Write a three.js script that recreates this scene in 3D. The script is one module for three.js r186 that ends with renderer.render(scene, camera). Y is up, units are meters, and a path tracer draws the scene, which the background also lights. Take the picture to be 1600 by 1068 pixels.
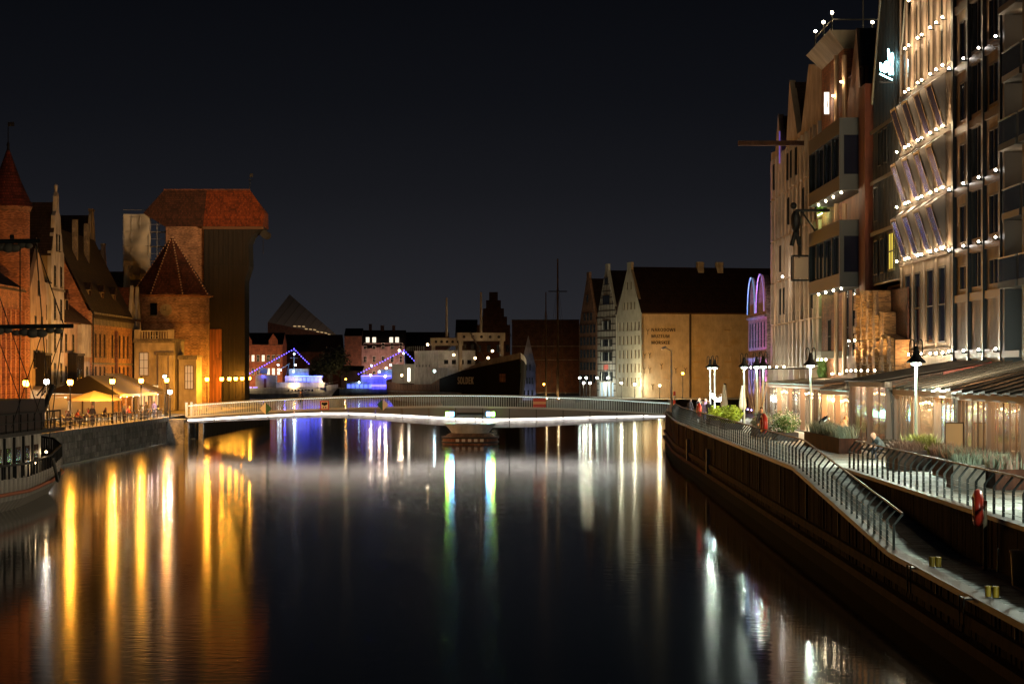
import * as THREE from 'three';
import { mergeGeometries } from 'three/addons/utils/BufferGeometryUtils.js';
import { FontLoader } from 'three/addons/loaders/FontLoader.js';
import { TextGeometry } from 'three/addons/geometries/TextGeometry.js';
import { RectAreaLightUniformsLib } from 'three/addons/lights/RectAreaLightUniformsLib.js';

// ---------- camera, sky, exposure ----------
// The harbour at night, seen along the canal from a road bridge. x = east, y = up (water at 0), -z = north along the canal.
const scene = new THREE.Scene();
const EYE = 7.3;
const camera = new THREE.PerspectiveCamera(15.21, 1600 / 1068, 1, 4000);
camera.position.set(0, EYE, 0);
camera.lookAt(0, EYE, -100);
camera.setViewOffset(1600, 1068, 0, -48, 1600, 1068);
const renderer = new THREE.WebGLRenderer({ antialias: true });
renderer.toneMapping = THREE.LinearToneMapping;
renderer.toneMappingExposure = 1;
renderer.shadowMap.enabled = true;
RectAreaLightUniformsLib.init();
{ // night sky: city glow in the air near the horizon, nearly black overhead; the same all round
  const W = 1024, H = 512, data = new Float32Array(W * H * 4);
  const stops = [[0, .0215, .0215, .0250], [1.2, .0186, .0188, .0226], [2.5, .0140, .0143, .0178], [4, .0086, .0090, .0116], [6, .0048, .0053, .0073], [8.4, .0029, .0033, .0048], [20, .0025, .0029, .0043], [90, .0022, .0026, .0040]];
  for (let r = 0; r < H; r++) {
    const e = Math.max(0, (r + .5) / H * 180 - 90);
    let k = 0; while (k < stops.length - 2 && stops[k + 1][0] < e) k++;
    const a = stops[k], b = stops[k + 1], t = Math.min(1, (e - a[0]) / (b[0] - a[0]));
    for (let c = 0; c < W; c++) { const o = (r * W + c) * 4; for (let j = 0; j < 3; j++) data[o + j] = a[j + 1] + (b[j + 1] - a[j + 1]) * t; data[o + 3] = 1; }
  }
  const t = new THREE.DataTexture(data, W, H, THREE.RGBAFormat, THREE.FloatType);
  t.mapping = THREE.EquirectangularReflectionMapping; t.magFilter = THREE.LinearFilter; t.needsUpdate = true;
  scene.background = t; scene.environment = t;
}

// ---------- toolkit ----------
let seed = 7;
const rnd = () => { seed = (seed * 1664525 + 1013904223) >>> 0; return seed / 4294967296; };
const rr = (a, b) => a + (b - a) * rnd();
const { lerp, clamp } = THREE.MathUtils;
const V = (x, y, z) => new THREE.Vector3(x, y, z);
// survey: bearing (in steps of 1/4000 east of 800) and height mark (below 582 = above the eye) measured at a distance d give a place in metres
const ex = (u, d) => (u - 800) * d / 4000, hy = (v, d) => EYE + (582 - v) * d / 4000;
const P = (u, v, d) => V(ex(u, d), hy(v, d), -d);

function noiseGrid(n) { const g = new Float32Array(n * n); for (let i = 0; i < n * n; i++) g[i] = rnd(); return g; }
const NG = 64, ng = noiseGrid(NG);
function vnoise(x, y, period) { // tileable value noise
  const xi = Math.floor(x), yi = Math.floor(y), fx = x - xi, fy = y - yi, s = fx * fx * (3 - 2 * fx), t = fy * fy * (3 - 2 * fy);
  const m = (a) => ((a % period) + period) % period, g = (a, b) => ng[(m(b) % NG) * NG + (m(a) % NG)];
  return lerp(lerp(g(xi, yi), g(xi + 1, yi), s), lerp(g(xi, yi + 1), g(xi + 1, yi + 1), s), t);
}
function fbm(u, v, base, oct = 5) { let a = .5, s = 0, n = 0, p = base; for (let i = 0; i < oct; i++) { s += a * vnoise(u * p + i * 7, v * p + i * 3, p); n += a; a *= .55; p = Math.min(p * 2, 64); } return s / n; }
function tex(n, size, fn, srgb = true, m = n) { // size: metres per repeat [x, y]
  const d = new Uint8Array(n * m * 4);
  for (let y = 0; y < m; y++) for (let x = 0; x < n; x++) { const c = fn((x + .5) / n, (y + .5) / m), o = (y * n + x) * 4; const a = Array.isArray(c) ? c : [c, c, c]; for (let k = 0; k < 3; k++) d[o + k] = clamp(a[k], 0, 1) * 255; d[o + 3] = 255; }
  const t = new THREE.DataTexture(d, n, m, THREE.RGBAFormat, THREE.UnsignedByteType);
  t.wrapS = t.wrapT = THREE.RepeatWrapping; t.magFilter = THREE.LinearFilter; t.minFilter = THREE.LinearMipmapLinearFilter; t.generateMipmaps = true;
  t.repeat.set(1 / size[0], 1 / size[1]); if (srgb) t.colorSpace = THREE.SRGBColorSpace; t.needsUpdate = true; return t;
}
const hash = (a, b) => { const s = Math.sin(a * 127.1 + b * 311.7) * 43758.5453; return s - Math.floor(s); };
const T = {
  plaster: tex(512, [9, 9], (u, v) => { const f = fbm(u, v, 6, 6), g = fbm(u + .37, v * .25, 24, 4); return .55 + .38 * f + .22 * (g - .5) ; }),
  brick: tex(512, [4.16, 4.16], (u, v) => { const row = Math.floor(v * 52), x = u * 16 + (row % 2) * .5, i = Math.floor(x) % 16, h = hash(i, row), mortar = (v * 52 - row < .14 || x - Math.floor(x) < .05) ? 1 : 0; const f = .55 + .35 * h + .45 * (fbm(u, v, 5, 5) - .5); return mortar ? [.72, .7, .66] : [f + .05, f * .92, f * .86]; }),
  tile: tex(512, [4, 4], (u, v) => { const row = Math.floor(v * 14), fr = v * 14 - row, c = Math.floor(u * 18 + (row % 2) * .5), fx = u * 18 + (row % 2) * .5 - c; const h = hash(c % 18, row); return clamp((.62 + .3 * h + .3 * (fbm(u, v, 4) - .5)) * (fr < .16 ? .55 : 1) * (fx < .12 ? .72 : 1), 0, 1); }),
  tileBump: tex(256, [4, 4], (u, v) => { const row = Math.floor(v * 14), fr = v * 14 - row, fx = u * 18 + (row % 2) * .5; const w = Math.abs(Math.sin(fx * Math.PI)); return (1 - fr) * .6 + w * .4; }, false),
  plank: tex(512, [3.2, 6.4], (u, v) => { const c = Math.floor(u * 16), fx = u * 16 - c, h = hash(c, Math.floor(v * 2 + h2(c))); return (.5 + .35 * h + .35 * (fbm(u * 1, v * .12, 32, 4) - .5)) * (fx < .08 ? .45 : 1); }),
  stone: tex(512, [5, 5], (u, v) => { const f = fbm(u, v, 8, 6), g = fbm(u * 1 + .2, v + .6, 40, 3); return .42 + .5 * f + .28 * (g - .5); }),
  pave: tex(512, [4, 4], (u, v) => { const r = Math.floor(v * 8), x = u * 4 + (r % 2) * .5, c = Math.floor(x) % 4, fx = x - Math.floor(x), fy = v * 8 - r; return (.62 + .25 * hash(c, r) + .3 * (fbm(u, v, 6) - .5)) * (fx < .03 || fy < .06 ? .6 : 1); }),
  smooth: tex(512, [7, 7], (u, v) => .80 + .16 * (fbm(u, v, 5, 6) - .5) + .12 * (fbm(u + .3, v * .3, 30, 4) - .5)),
  wood: tex(256, [1.2, 2.4], (u, v) => .55 + .5 * (fbm(u, v * .1, 40, 4) - .5) + .4 * (fbm(u, v, 3, 3) - .5)),
  rust: tex(512, [3, 3], (u, v) => { const f = fbm(u, v, 5, 6), g = fbm(u, v * .12, 32, 4); const k = clamp(.4 + .8 * (f - .5) + .7 * (g - .5), 0, 1); return [.45 + .5 * k, .32 + .46 * k, .24 + .42 * k]; }),
};
function h2(c) { return hash(c, 91); }
const mats = {};
function M(key, r, g, b, o = {}) { // linear base colour
  if (mats[key]) return mats[key];
  const m = new THREE.MeshPhysicalMaterial({ roughness: o.rough ?? .85, metalness: o.metal ?? 0 });
  m.name = key; m.color.setRGB(r, g, b);
  if (o.tex) m.map = o.tex;
  if (o.bump) { m.bumpMap = o.bump; m.bumpScale = o.bumpScale ?? .02; }
  if (o.glow) { m.emissive.setRGB(...o.glow); m.emissiveIntensity = o.power ?? 1; }
  if (o.through) { m.transmission = o.through; m.thickness = o.thick ?? 0; }
  if (o.ior) m.ior = o.ior; if (o.spec !== undefined) m.specularIntensity = o.spec; if (o.coat) m.clearcoat = o.coat;
  m.side = THREE.DoubleSide;
  return mats[key] = m;
}
const taken = {};
const numbered = (n) => { const k = taken[n] = (taken[n] ?? -1) + 1; return k ? n + '_' + String(k).padStart(3, '0') : n; };
function tag(o, label, category, group, kind) { o.userData.label = label; if (category) o.userData.category = category; if (group) o.userData.group = group; if (kind) o.userData.kind = kind; return o; }
function thing(name, label, category, pos = [0, 0, 0], turn = 0, group) {
  const g = new THREE.Group(); g.name = numbered(name); g.position.set(...pos); g.rotation.y = turn; scene.add(g); return tag(g, label, category, group);
}
function addMesh(name, geo, mat, parent) { const m = new THREE.Mesh(geo, mat); m.castShadow = m.receiveShadow = true; m.name = parent === scene ? numbered(name) : name; parent.add(m); return m; }
function metreUV(g) {
  const p = g.attributes.position, n = g.attributes.normal, uv = new Float32Array(p.count * 2);
  for (let i = 0; i < p.count; i += 3) {
    let ax = 0, ay = 0, az = 0; for (let k = 0; k < 3; k++) { ax += n.getX(i + k); ay += n.getY(i + k); az += n.getZ(i + k); }
    ax = Math.abs(ax); ay = Math.abs(ay); az = Math.abs(az);
    for (let k = 0; k < 3; k++) { const x = p.getX(i + k), y = p.getY(i + k), z = p.getZ(i + k), j = (i + k) * 2; if (ay > ax * 1.6 && ay > az * 1.6) { uv[j] = x; uv[j + 1] = z; } else if (ax > az) { uv[j] = z; uv[j + 1] = y; } else { uv[j] = x; uv[j + 1] = y; } }
  }
  g.setAttribute('uv', new THREE.BufferAttribute(uv, 2)); return g;
}
class B { // collects shapes; mesh() joins them into one named part
  constructor() { this.l = []; }
  geo(g, m) { if (g.index) g = g.toNonIndexed(); if (m) g.applyMatrix4(m); for (const k of Object.keys(g.attributes)) if (!['position', 'normal'].includes(k)) g.deleteAttribute(k); if (!g.attributes.normal) g.computeVertexNormals(); this.l.push(g); return this; }
  box(x0, y0, z0, x1, y1, z1) { const g = new THREE.BoxGeometry(Math.abs(x1 - x0), Math.abs(y1 - y0), Math.abs(z1 - z0)); g.translate((x0 + x1) / 2, (y0 + y1) / 2, (z0 + z1) / 2); return this.geo(g); }
  boxR(cx, cy, cz, w, h, d, rx = 0, ry = 0, rz = 0) { const m = new THREE.Matrix4().compose(V(cx, cy, cz), new THREE.Quaternion().setFromEuler(new THREE.Euler(rx, ry, rz)), V(1, 1, 1)); return this.geo(new THREE.BoxGeometry(w, h, d), m); }
  cyl(x, y0, z, r0, y1, r1 = r0, seg = 10, open = false) { const g = new THREE.CylinderGeometry(r1, r0, y1 - y0, seg, 1, open); g.translate(x, (y0 + y1) / 2, z); return this.geo(g); }
  sph(x, y, z, r, sx = 1, sy = 1, sz = 1, seg = 10) { const g = new THREE.SphereGeometry(r, seg, Math.max(6, seg * .7 | 0)); g.scale(sx, sy, sz); g.translate(x, y, z); return this.geo(g); }
  bar(a, b, r, seg = 6) { a = Array.isArray(a) ? V(...a) : a; b = Array.isArray(b) ? V(...b) : b; const d = b.clone().sub(a), l = d.length(); const g = new THREE.CylinderGeometry(r, r, l, seg); const q = new THREE.Quaternion().setFromUnitVectors(V(0, 1, 0), d.normalize()); return this.geo(g, new THREE.Matrix4().compose(a.clone().add(b).multiplyScalar(.5), q, V(1, 1, 1))); }
  tube(pts, r, seg = 6, n) { const c = new THREE.CatmullRomCurve3(pts.map((p) => Array.isArray(p) ? V(...p) : p)); return this.geo(new THREE.TubeGeometry(c, n ?? pts.length * 4, r, seg)); }
  lathe(prof, x, y, z, seg = 16) { const g = new THREE.LatheGeometry(prof.map(([r, h]) => new THREE.Vector2(r, h)), seg); g.translate(x, y, z); return this.geo(g); }
  tri(...pts) { // fans of flat faces: each arg is an array of 3+ points
    const a = []; for (const f of pts) for (let i = 1; i < f.length - 1; i++) a.push(...f[0], ...f[i], ...f[i + 1]);
    const g = new THREE.BufferGeometry(); g.setAttribute('position', new THREE.BufferAttribute(new Float32Array(a), 3)); g.computeVertexNormals(); return this.geo(g);
  }
  slab(poly, y0, y1) { // plan polygon [[x, z]...] extruded upward
    const s = new THREE.Shape(poly.map(([x, z]) => new THREE.Vector2(x, -z))), g = new THREE.ExtrudeGeometry(s, { depth: y1 - y0, bevelEnabled: false }); g.rotateX(-Math.PI / 2); g.translate(0, y0, 0); return this.geo(g);
  }
  wall(outline, holes, z1, t) { // upright sheet in the xy plane with openings; front face at z1
    const s = new THREE.Shape(outline.map(([x, y]) => new THREE.Vector2(x, y)));
    for (const [x, y, w, h] of holes || []) { const p = new THREE.Path(); p.moveTo(x, y); p.lineTo(x, y + h); p.lineTo(x + w, y + h); p.lineTo(x + w, y); p.closePath(); s.holes.push(p); }
    const g = new THREE.ExtrudeGeometry(s, { depth: t, bevelEnabled: false }); g.translate(0, 0, z1 - t); return this.geo(g);
  }
  get() { const g = metreUV(mergeGeometries(this.l)); return g; }
  mesh(name, mat, parent) { return addMesh(name, this.get(), mat, parent); }
}
const cache = {};
const memo = (k, f) => cache[k] ??= f();
function struct(name, b, mat) { const m = b.mesh(name, mat, scene); m.userData.kind = 'structure'; return m; }
// a lamp's own light, the size of its bulb
function pointLight(parent, x, y, z, color, power, radius = .1) { const l = new THREE.PointLight(new THREE.Color().setRGB(...color), power, 0, 2); l.position.set(x, y, z); l.castShadow = true; l.shadow.radius = radius / .02; l.name = 'lamp_light'; parent.add(l); return l; }
function spotLight(parent, x, y, z, tx, ty, tz, color, power, angle, radius = .08, pen = .5) { const l = new THREE.SpotLight(new THREE.Color().setRGB(...color), power, 0, angle, pen, 2); l.position.set(x, y, z); l.target.position.set(tx, ty, tz); l.castShadow = true; l.shadow.radius = radius / .02; l.name = 'spot_light'; parent.add(l); parent.add(l.target); return l; }
function bulb(parent, x, y, z, r, mat, color, power, name = 'bulb') { const g = memo('bulb' + r, () => new THREE.SphereGeometry(r, 12, 8)); const m = addMesh(name, g, mat, parent); m.position.set(x, y, z); if (power) pointLight(parent, x, y, z, color, power, r); return m; }
const SODIUM = [1, .385, .032], WARM = [1, .72, .38], WHITE = [1, .93, .82], COOL = [.85, 1, .83], BLUE = [.06, .09, 1];
M('dark_metal', .02, .022, .022, { rough: .5, metal: .6 });
M('black_iron', .012, .012, .012, { rough: .55, metal: .3 });
M('glass_dark', .008, .009, .011, { rough: .08, spec: 1 });
M('sodium_glow', .9, .7, .4, { glow: SODIUM, power: 45 });
M('warm_glow', .9, .8, .6, { glow: WARM, power: 16 });
M('white_glow', .9, .9, .85, { glow: WHITE, power: 22 });
M('cool_glow', .9, .9, .9, { glow: COOL, power: 18 });
const loader = new FontLoader();
const font = await loader.loadAsync('fonts/droid/droid_sans_bold.typeface.json');
function lettering(text, size, depth, f = font) { const g = new TextGeometry(text, { font: f, size, depth, curveSegments: 3, bevelEnabled: false }); return g; }
// a window part: pane with a frame; front of the frame at z
function win(parent, x, y, z, w, h, o = {}) {
  const nx = o.nx ?? 2, ny = o.ny ?? 2, fw = o.fw ?? .07, key = [w.toFixed(2), h.toFixed(2), nx, ny, fw].join();
  const pg = memo('pane' + key, () => metreUV(new THREE.BoxGeometry(w, h, .03).toNonIndexed()));
  const p = addMesh(o.glow ? 'lit_window' : 'window', pg, o.pane ?? mats.glass_dark, parent); p.position.set(x + w / 2, y + h / 2, z - .08);
  const fg = memo('frame' + key, () => { const b = new B(); b.box(-w / 2, -h / 2, -.03, -w / 2 + fw, h / 2, .07).box(w / 2 - fw, -h / 2, -.03, w / 2, h / 2, .07).box(-w / 2 + fw, -h / 2, -.03, w / 2 - fw, -h / 2 + fw, .07).box(-w / 2 + fw, h / 2 - fw, -.03, w / 2 - fw, h / 2, .07);
    for (let i = 1; i < nx; i++) { const c = -w / 2 + w * i / nx; b.box(c - fw * .4, -h / 2 + fw, .016, c + fw * .4, h / 2 - fw, .06); }
    for (let i = 1; i < ny; i++) { const c = -h / 2 + h * i / ny; b.box(-w / 2 + fw, c - fw * .35, .017, w / 2 - fw, c + fw * .35, .055); } return b.get(); });
  if (o.frame !== null) addMesh('frame', fg, o.frame ?? mats.dark_metal, p);
  return p;
}
// ---------- the setting: water, quays, banks ----------
const qx = (d) => 10.14 + .016 * d + Math.max(0, d - 209) * .027;          // east quay edge
const rx2 = (d) => 12.3 + .015 * d;      // inner retaining wall and second railing
const UP = 3.33, LOW = 1.9;
const rampY = (d) => d >= 107.3 ? UP : d <= 76.7 ? LOW : lerp(LOW, UP, (d - 76.7) / 30.6);
{
  const g = new THREE.PlaneGeometry(900, 2400, 1, 1); g.rotateX(-Math.PI / 2); g.translate(0, 0, -1000);
  const p = g.attributes.position, uv = g.attributes.uv; for (let i = 0; i < p.count; i++) uv.setXY(i, p.getX(i), p.getZ(i));
  const rip = tex(1024, [11, 5], (u, v) => .5 * fbm(u, v, 14, 3) + .5 * fbm(u + .3, v * .5 + .1, 40, 3), false);
  const w = M('canal_water', .0016, .0034, .0030, { rough: .072, ior: 1.33, bump: rip, bumpScale: .0035 });
  const m = addMesh('water', g, w, scene); m.userData.kind = 'structure';
}
M('quay_stone', .20, .19, .17, { tex: T.stone, rough: .9 });
M('paving', .42, .42, .38, { tex: T.pave, rough: .75 });
M('cobble', .17, .15, .13, { tex: T.pave, rough: .8 });
M('earth', .06, .055, .05, { tex: T.stone, rough: .95 });
struct('pavement_west_quay', new B().slab([[-35.6, -110], [-35.6, -372], [-160, -372], [-160, -110]], 1.0, 2.62), mats.cobble);
struct('pavement_east_quay', new B().slab([[rx2(30), -30], [rx2(107.3), -107.3], [qx(107.3) + .3, -107.3], [qx(209) + .3, -209], [qx(262) + .3, -262], [17.2, -285], [60, -310], [90, -310], [90, -30]], 1.0, UP), mats.paving);
struct('ground_far_bank', new B().slab([[-300, -372], [-35.6, -372], [-50, -480], [-98, -800], [-22, -800], [-15, -565], [15, -470], [60, -466], [400, -470], [400, -2200], [-500, -2200], [-500, -372]], -1, 2.4), mats.earth);
// west embankment wall of squared stone blocks with a pale coping
{
  const t = thing('embankment_wall', 'grey stone block embankment wall along the west quay left of the footbridge', 'wall', [-35.6, 0, -120]);
  new B().box(-.4, -1.5, -252, .02, 2.3, 10).mesh('backing', M('wall_core', .03, .028, .025), t);
  const tones = [0, 1, 2, 3].map((k) => M('block_' + k, .26 + .07 * k, .24 + .065 * k, .21 + .06 * k, { tex: T.stone, rough: .92 }));
  const rows = [[-.35, .55], [.57, 1.15], [1.17, 1.72], [1.74, 2.3]];
  let n = 0; const rest = [[], [], [], []];
  for (let r = 0; r < rows.length; r++) for (let z = -10; z < 165;) {
    const w = rr(1.1, 2.9), k = Math.floor(rnd() * 4), dz = Math.min(w, 165 - z), p = rr(.05, .13), geo = new B().box(.02, rows[r][0], -z - dz + .03, .02 + p, rows[r][1] - .02, -z);
    if (z > 55 && n < 290) { geo.mesh('stone_block', tones[k], t); n++; } else rest[k].push(geo.l[0]);
    z += w;
  }
  rest.forEach((l, k) => { if (!l.length) return; const b = new B(); b.l = l; b.mesh('stone_block', tones[k], t).userData.kind = 'stuff'; });
  for (let z = -10; z < 160; z += 3.4) new B().box(-.6, 2.3, -z - 3.37, .28, 2.72, -z).mesh('coping_stone', M('coping', .36, .34, .31, { tex: T.stone }), t);
  new B().box(.02, -.5, -165, .35, .12, 10).mesh('footing_ledge', M('wet_stone', .05, .048, .042, { rough: .5 }), t);
}
// bank beyond the footbridge on the west side
struct('wall_far_west_quay', new B().box(-35.7, -1, -372, -35.2, 2.6, -285), mats.quay_stone);
// east quay: timber clad sheet wall, wale beams, lower landing, ramp
{
  const t = thing('quay_wall', 'long brown timber clad quay wall along the right side of the water', 'wall', [qx(50), 0, -50]);
  const L = (d) => [qx(d) - qx(50), 50 - d];
  const tones = [0, 1, 2].map((k) => M('cladding_' + k, .075 + .026 * k, .036 + .012 * k, .018 + .006 * k, { tex: T.wood, rough: .95, spec: .2 }));
  const planks = (d0, d1, st, each) => { const bs = [new B(), new B(), new B()]; let i = 0;
    for (let d = d0; d < d1 - .01; d += st, i++) { const k = Math.floor(rnd() * 3), [x, z] = L(d), yt = rampY(d + st / 2) - .12, o = rr(0, .05), b = each ? new B() : bs[k]; b.box(x - .03 - o, .6, z - st + .04, x + .1, yt, z); if (each) b.mesh('plank', tones[k], t); }
    if (!each) bs.forEach((b, k) => { if (b.l.length) b.mesh('plank', tones[k], t).userData.kind = 'stuff'; }); };
  planks(42, 110, .25, true); planks(110, 262, .4, false);
  const strip = (name, y0, y1, out, mat, d0 = 34, d1 = 262) => { const b = new B(); for (let d = d0; d < d1; d += 12) { const e = Math.min(d + 12, d1), [x, z] = L(d), [x2, z2] = L(e); b.tri([[x - out, y0, z], [x2 - out, y0, z2], [x2 - out, y1, z2], [x - out, y1, z]], [[x - out, y1, z], [x2 - out, y1, z2], [x2 + .3, y1, z2], [x + .3, y1, z]], [[x - out, y0, z], [x + .3, y0, z], [x2 + .3, y0, z2], [x2 - out, y0, z2]]); } return b.mesh(name, mat, t); };
  strip('wale_beam', 1.22, 1.5, .24, M('wale', .10, .05, .026, { tex: T.rust, rough: .9, spec: .2 }));
  strip('lower_wale_beam', .68, .92, .34, M('wale_low', .13, .068, .036, { tex: T.rust, rough: .9, spec: .2 }));
  strip('footing', -1, .68, .1, M('wet_timber', .012, .008, .006, { tex: T.rust, rough: .95, spec: .1 }));
  { const b = new B(); let p = null; for (let d = 34; d <= 262; d += 1.5) { const [x, z] = L(d), y = rampY(d); if (p) b.tri([[p[0] - .1, p[1] - .12, p[2]], [x - .1, y - .12, z], [x - .1, y + .04, z], [p[0] - .1, p[1] + .04, p[2]]], [[p[0] - .1, p[1] + .04, p[2]], [x - .1, y + .04, z], [x + .34, y + .04, z], [p[0] + .34, p[1] + .04, p[2]]]); p = [x, y, z]; } b.mesh('cap_rail', M('cap_steel', .05, .035, .025, { tex: T.rust, rough: .6, metal: .3 }), t); }
  for (let d = 44; d < 262; d += 11.5) { const [x, z] = L(d); new B().box(x - .12, 1.51, z - .05, x - .04, rampY(d) - .14, z + .05).mesh('joint_post', M('post_dark', .04, .022, .014, { rough: .7 }), t); }
  for (const d of [163, 187]) { const [x, z] = L(d); new B().box(x - .38, .9, z - .25, x - .14, 2.45, z + .25).mesh('marker_board', M('white_marker', .6, .58, .55), t); }
}
// lower landing and ramp paved with cross slabs
{
  const t = thing('landing_walkway', 'sloping ramp and narrow lower landing paved with grey slabs beside the water', 'walkway', [qx(50), 0, -50]);
  t.userData.kind = 'structure';
  const tones = [0, 1, 2].map((k) => M('slab_' + k, .27 + .04 * k, .28 + .04 * k, .25 + .035 * k, { tex: T.stone, rough: .85 }));
  const b0 = new B();
  for (let d = 34; d < 107.2; d += 1) { const e = d + 1, y0 = rampY(d), y1 = rampY(e), q = (dd, f) => lerp(qx(dd) + .34, rx2(dd), f) - qx(50);
    b0.tri([[q(d, 0), y0 - .03, 50 - d], [q(e, 0), y1 - .03, 50 - e], [q(e, 1), y1 - .03, 50 - e], [q(d, 1), y0 - .03, 50 - d]]);
    for (const [f0, f1] of [[0, .34], [.345, .67], [.675, 1]]) { const k = Math.floor(rnd() * 3), dy = rr(-.006, .006), A = [q(d + .02, f0), y0 + dy, 50 - d - .02], Bq = [q(e - .02, f0), y1 + dy, 50 - e + .02], C = [q(e - .02, f1), y1 + dy, 50 - e + .02], D = [q(d + .02, f1), y0 + dy, 50 - d - .02], dn = (a) => [a[0], a[1] - .03, a[2]];
      new B().tri([A, D, C, Bq], [A, Bq, dn(Bq), dn(A)], [D, dn(D), dn(C), C], [A, dn(A), dn(D), D]).mesh('slab', tones[k], t); }
  }
  b0.mesh('bedding', M('bedding', .06, .06, .055), t);
}
// inner retaining wall of upright boards
{
  const t = thing('retaining_wall', 'brown upright board retaining wall between ramp and upper promenade', 'wall', [rx2(60), 0, -60]);
  const tones = [0, 1, 2].map((k) => mats['cladding_' + k]);
  for (let d = 34; d < 107; d += .3) { const x = rx2(d) - rx2(60), k = Math.floor(rnd() * 3), o = rr(0, .03); new B().box(x - .1 - o, rampY(d) - .3, 60 - d - .27, x - .02, UP - .06, 60 - d).mesh('board', tones[k], t); }
  const b = new B(); for (let d = 34; d < 105.5; d += 1.5) { const x = rx2(d) - rx2(60), x2 = rx2(d + 1.5) - rx2(60); b.tri([[x - .16, UP - .1, 60 - d], [x2 - .16, UP - .1, 58.5 - d], [x2 - .16, UP + .03, 58.5 - d], [x - .16, UP + .03, 60 - d]], [[x - .16, UP + .03, 60 - d], [x2 - .16, UP + .03, 58.5 - d], [x2 + .2, UP + .03, 58.5 - d], [x + .2, UP + .03, 60 - d]]); }
  b.mesh('edge_beam', mats.cap_steel, t);
}
// railings: flat steel uprights that lean landward at the top, tube handrail, thin cables
function railing(name, label, xs, d0, d1, st, yOf) {
  const t = thing(name, label, 'railing', [xs(d0), yOf(d0), -d0]);
  const bx = xs(d0), by = yOf(d0), loc = (d, h, o = 0) => [xs(d) - bx + o, yOf(d) - by + h, d0 - d];
  const pg = memo('upright', () => { const w = .075, th = .03, pts = [[0, 0], [0, .78], [.26, 1.12]]; const b = new B();
    b.box(-w / 2, 0, -th / 2, w / 2, .8, th / 2); b.tri([[-w / 2, .8, th / 2], [w / 2, .8, th / 2], [.30, 1.12, th / 2], [.23, 1.14, th / 2]], [[-w / 2, .8, -th / 2], [.23, 1.14, -th / 2], [.30, 1.12, -th / 2], [w / 2, .8, -th / 2]], [[-w / 2, .8, th / 2], [.23, 1.14, th / 2], [.23, 1.14, -th / 2], [-w / 2, .8, -th / 2]], [[w / 2, .8, -th / 2], [.30, 1.12, -th / 2], [.30, 1.12, th / 2], [w / 2, .8, th / 2]]); return b.get(); });
  for (let d = d0; d <= d1 + .01; d += st) { const m = addMesh('upright', pg, M('rail_steel', .02, .022, .02, { rough: .6, metal: 0, spec: .5 }), t); m.position.set(...loc(d, 0)); }
  const path = []; for (let d = d0; d <= d1 + .01; d += st) path.push(loc(d, 1.15, .27));
  new B().tube(path, .035, 6, path.length * 2).mesh('handrail', M('handrail_wood', .09, .045, .022, { rough: .5 }), t);
  for (const h of [.16, .34, .52, .70]) { const b = new B(); for (let d = d0; d < d1 - st / 2; d += st) b.bar(loc(d, h), loc(d + st, h), .006, 4); b.mesh('cable', M('cable_steel', .25, .25, .24, { rough: .4, metal: .8 }), t); }
  return t;
}
railing('quay_railing', 'long railing with bent uprights along the water edge down the ramp', (d) => qx(d) + .12, 77, 236, 1.55, rampY);
railing('promenade_railing', 'railing on the retaining wall above the ramp behind the life ring', (d) => rx2(d) + .1, 40, 106.2, 1.5, () => UP);
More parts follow.
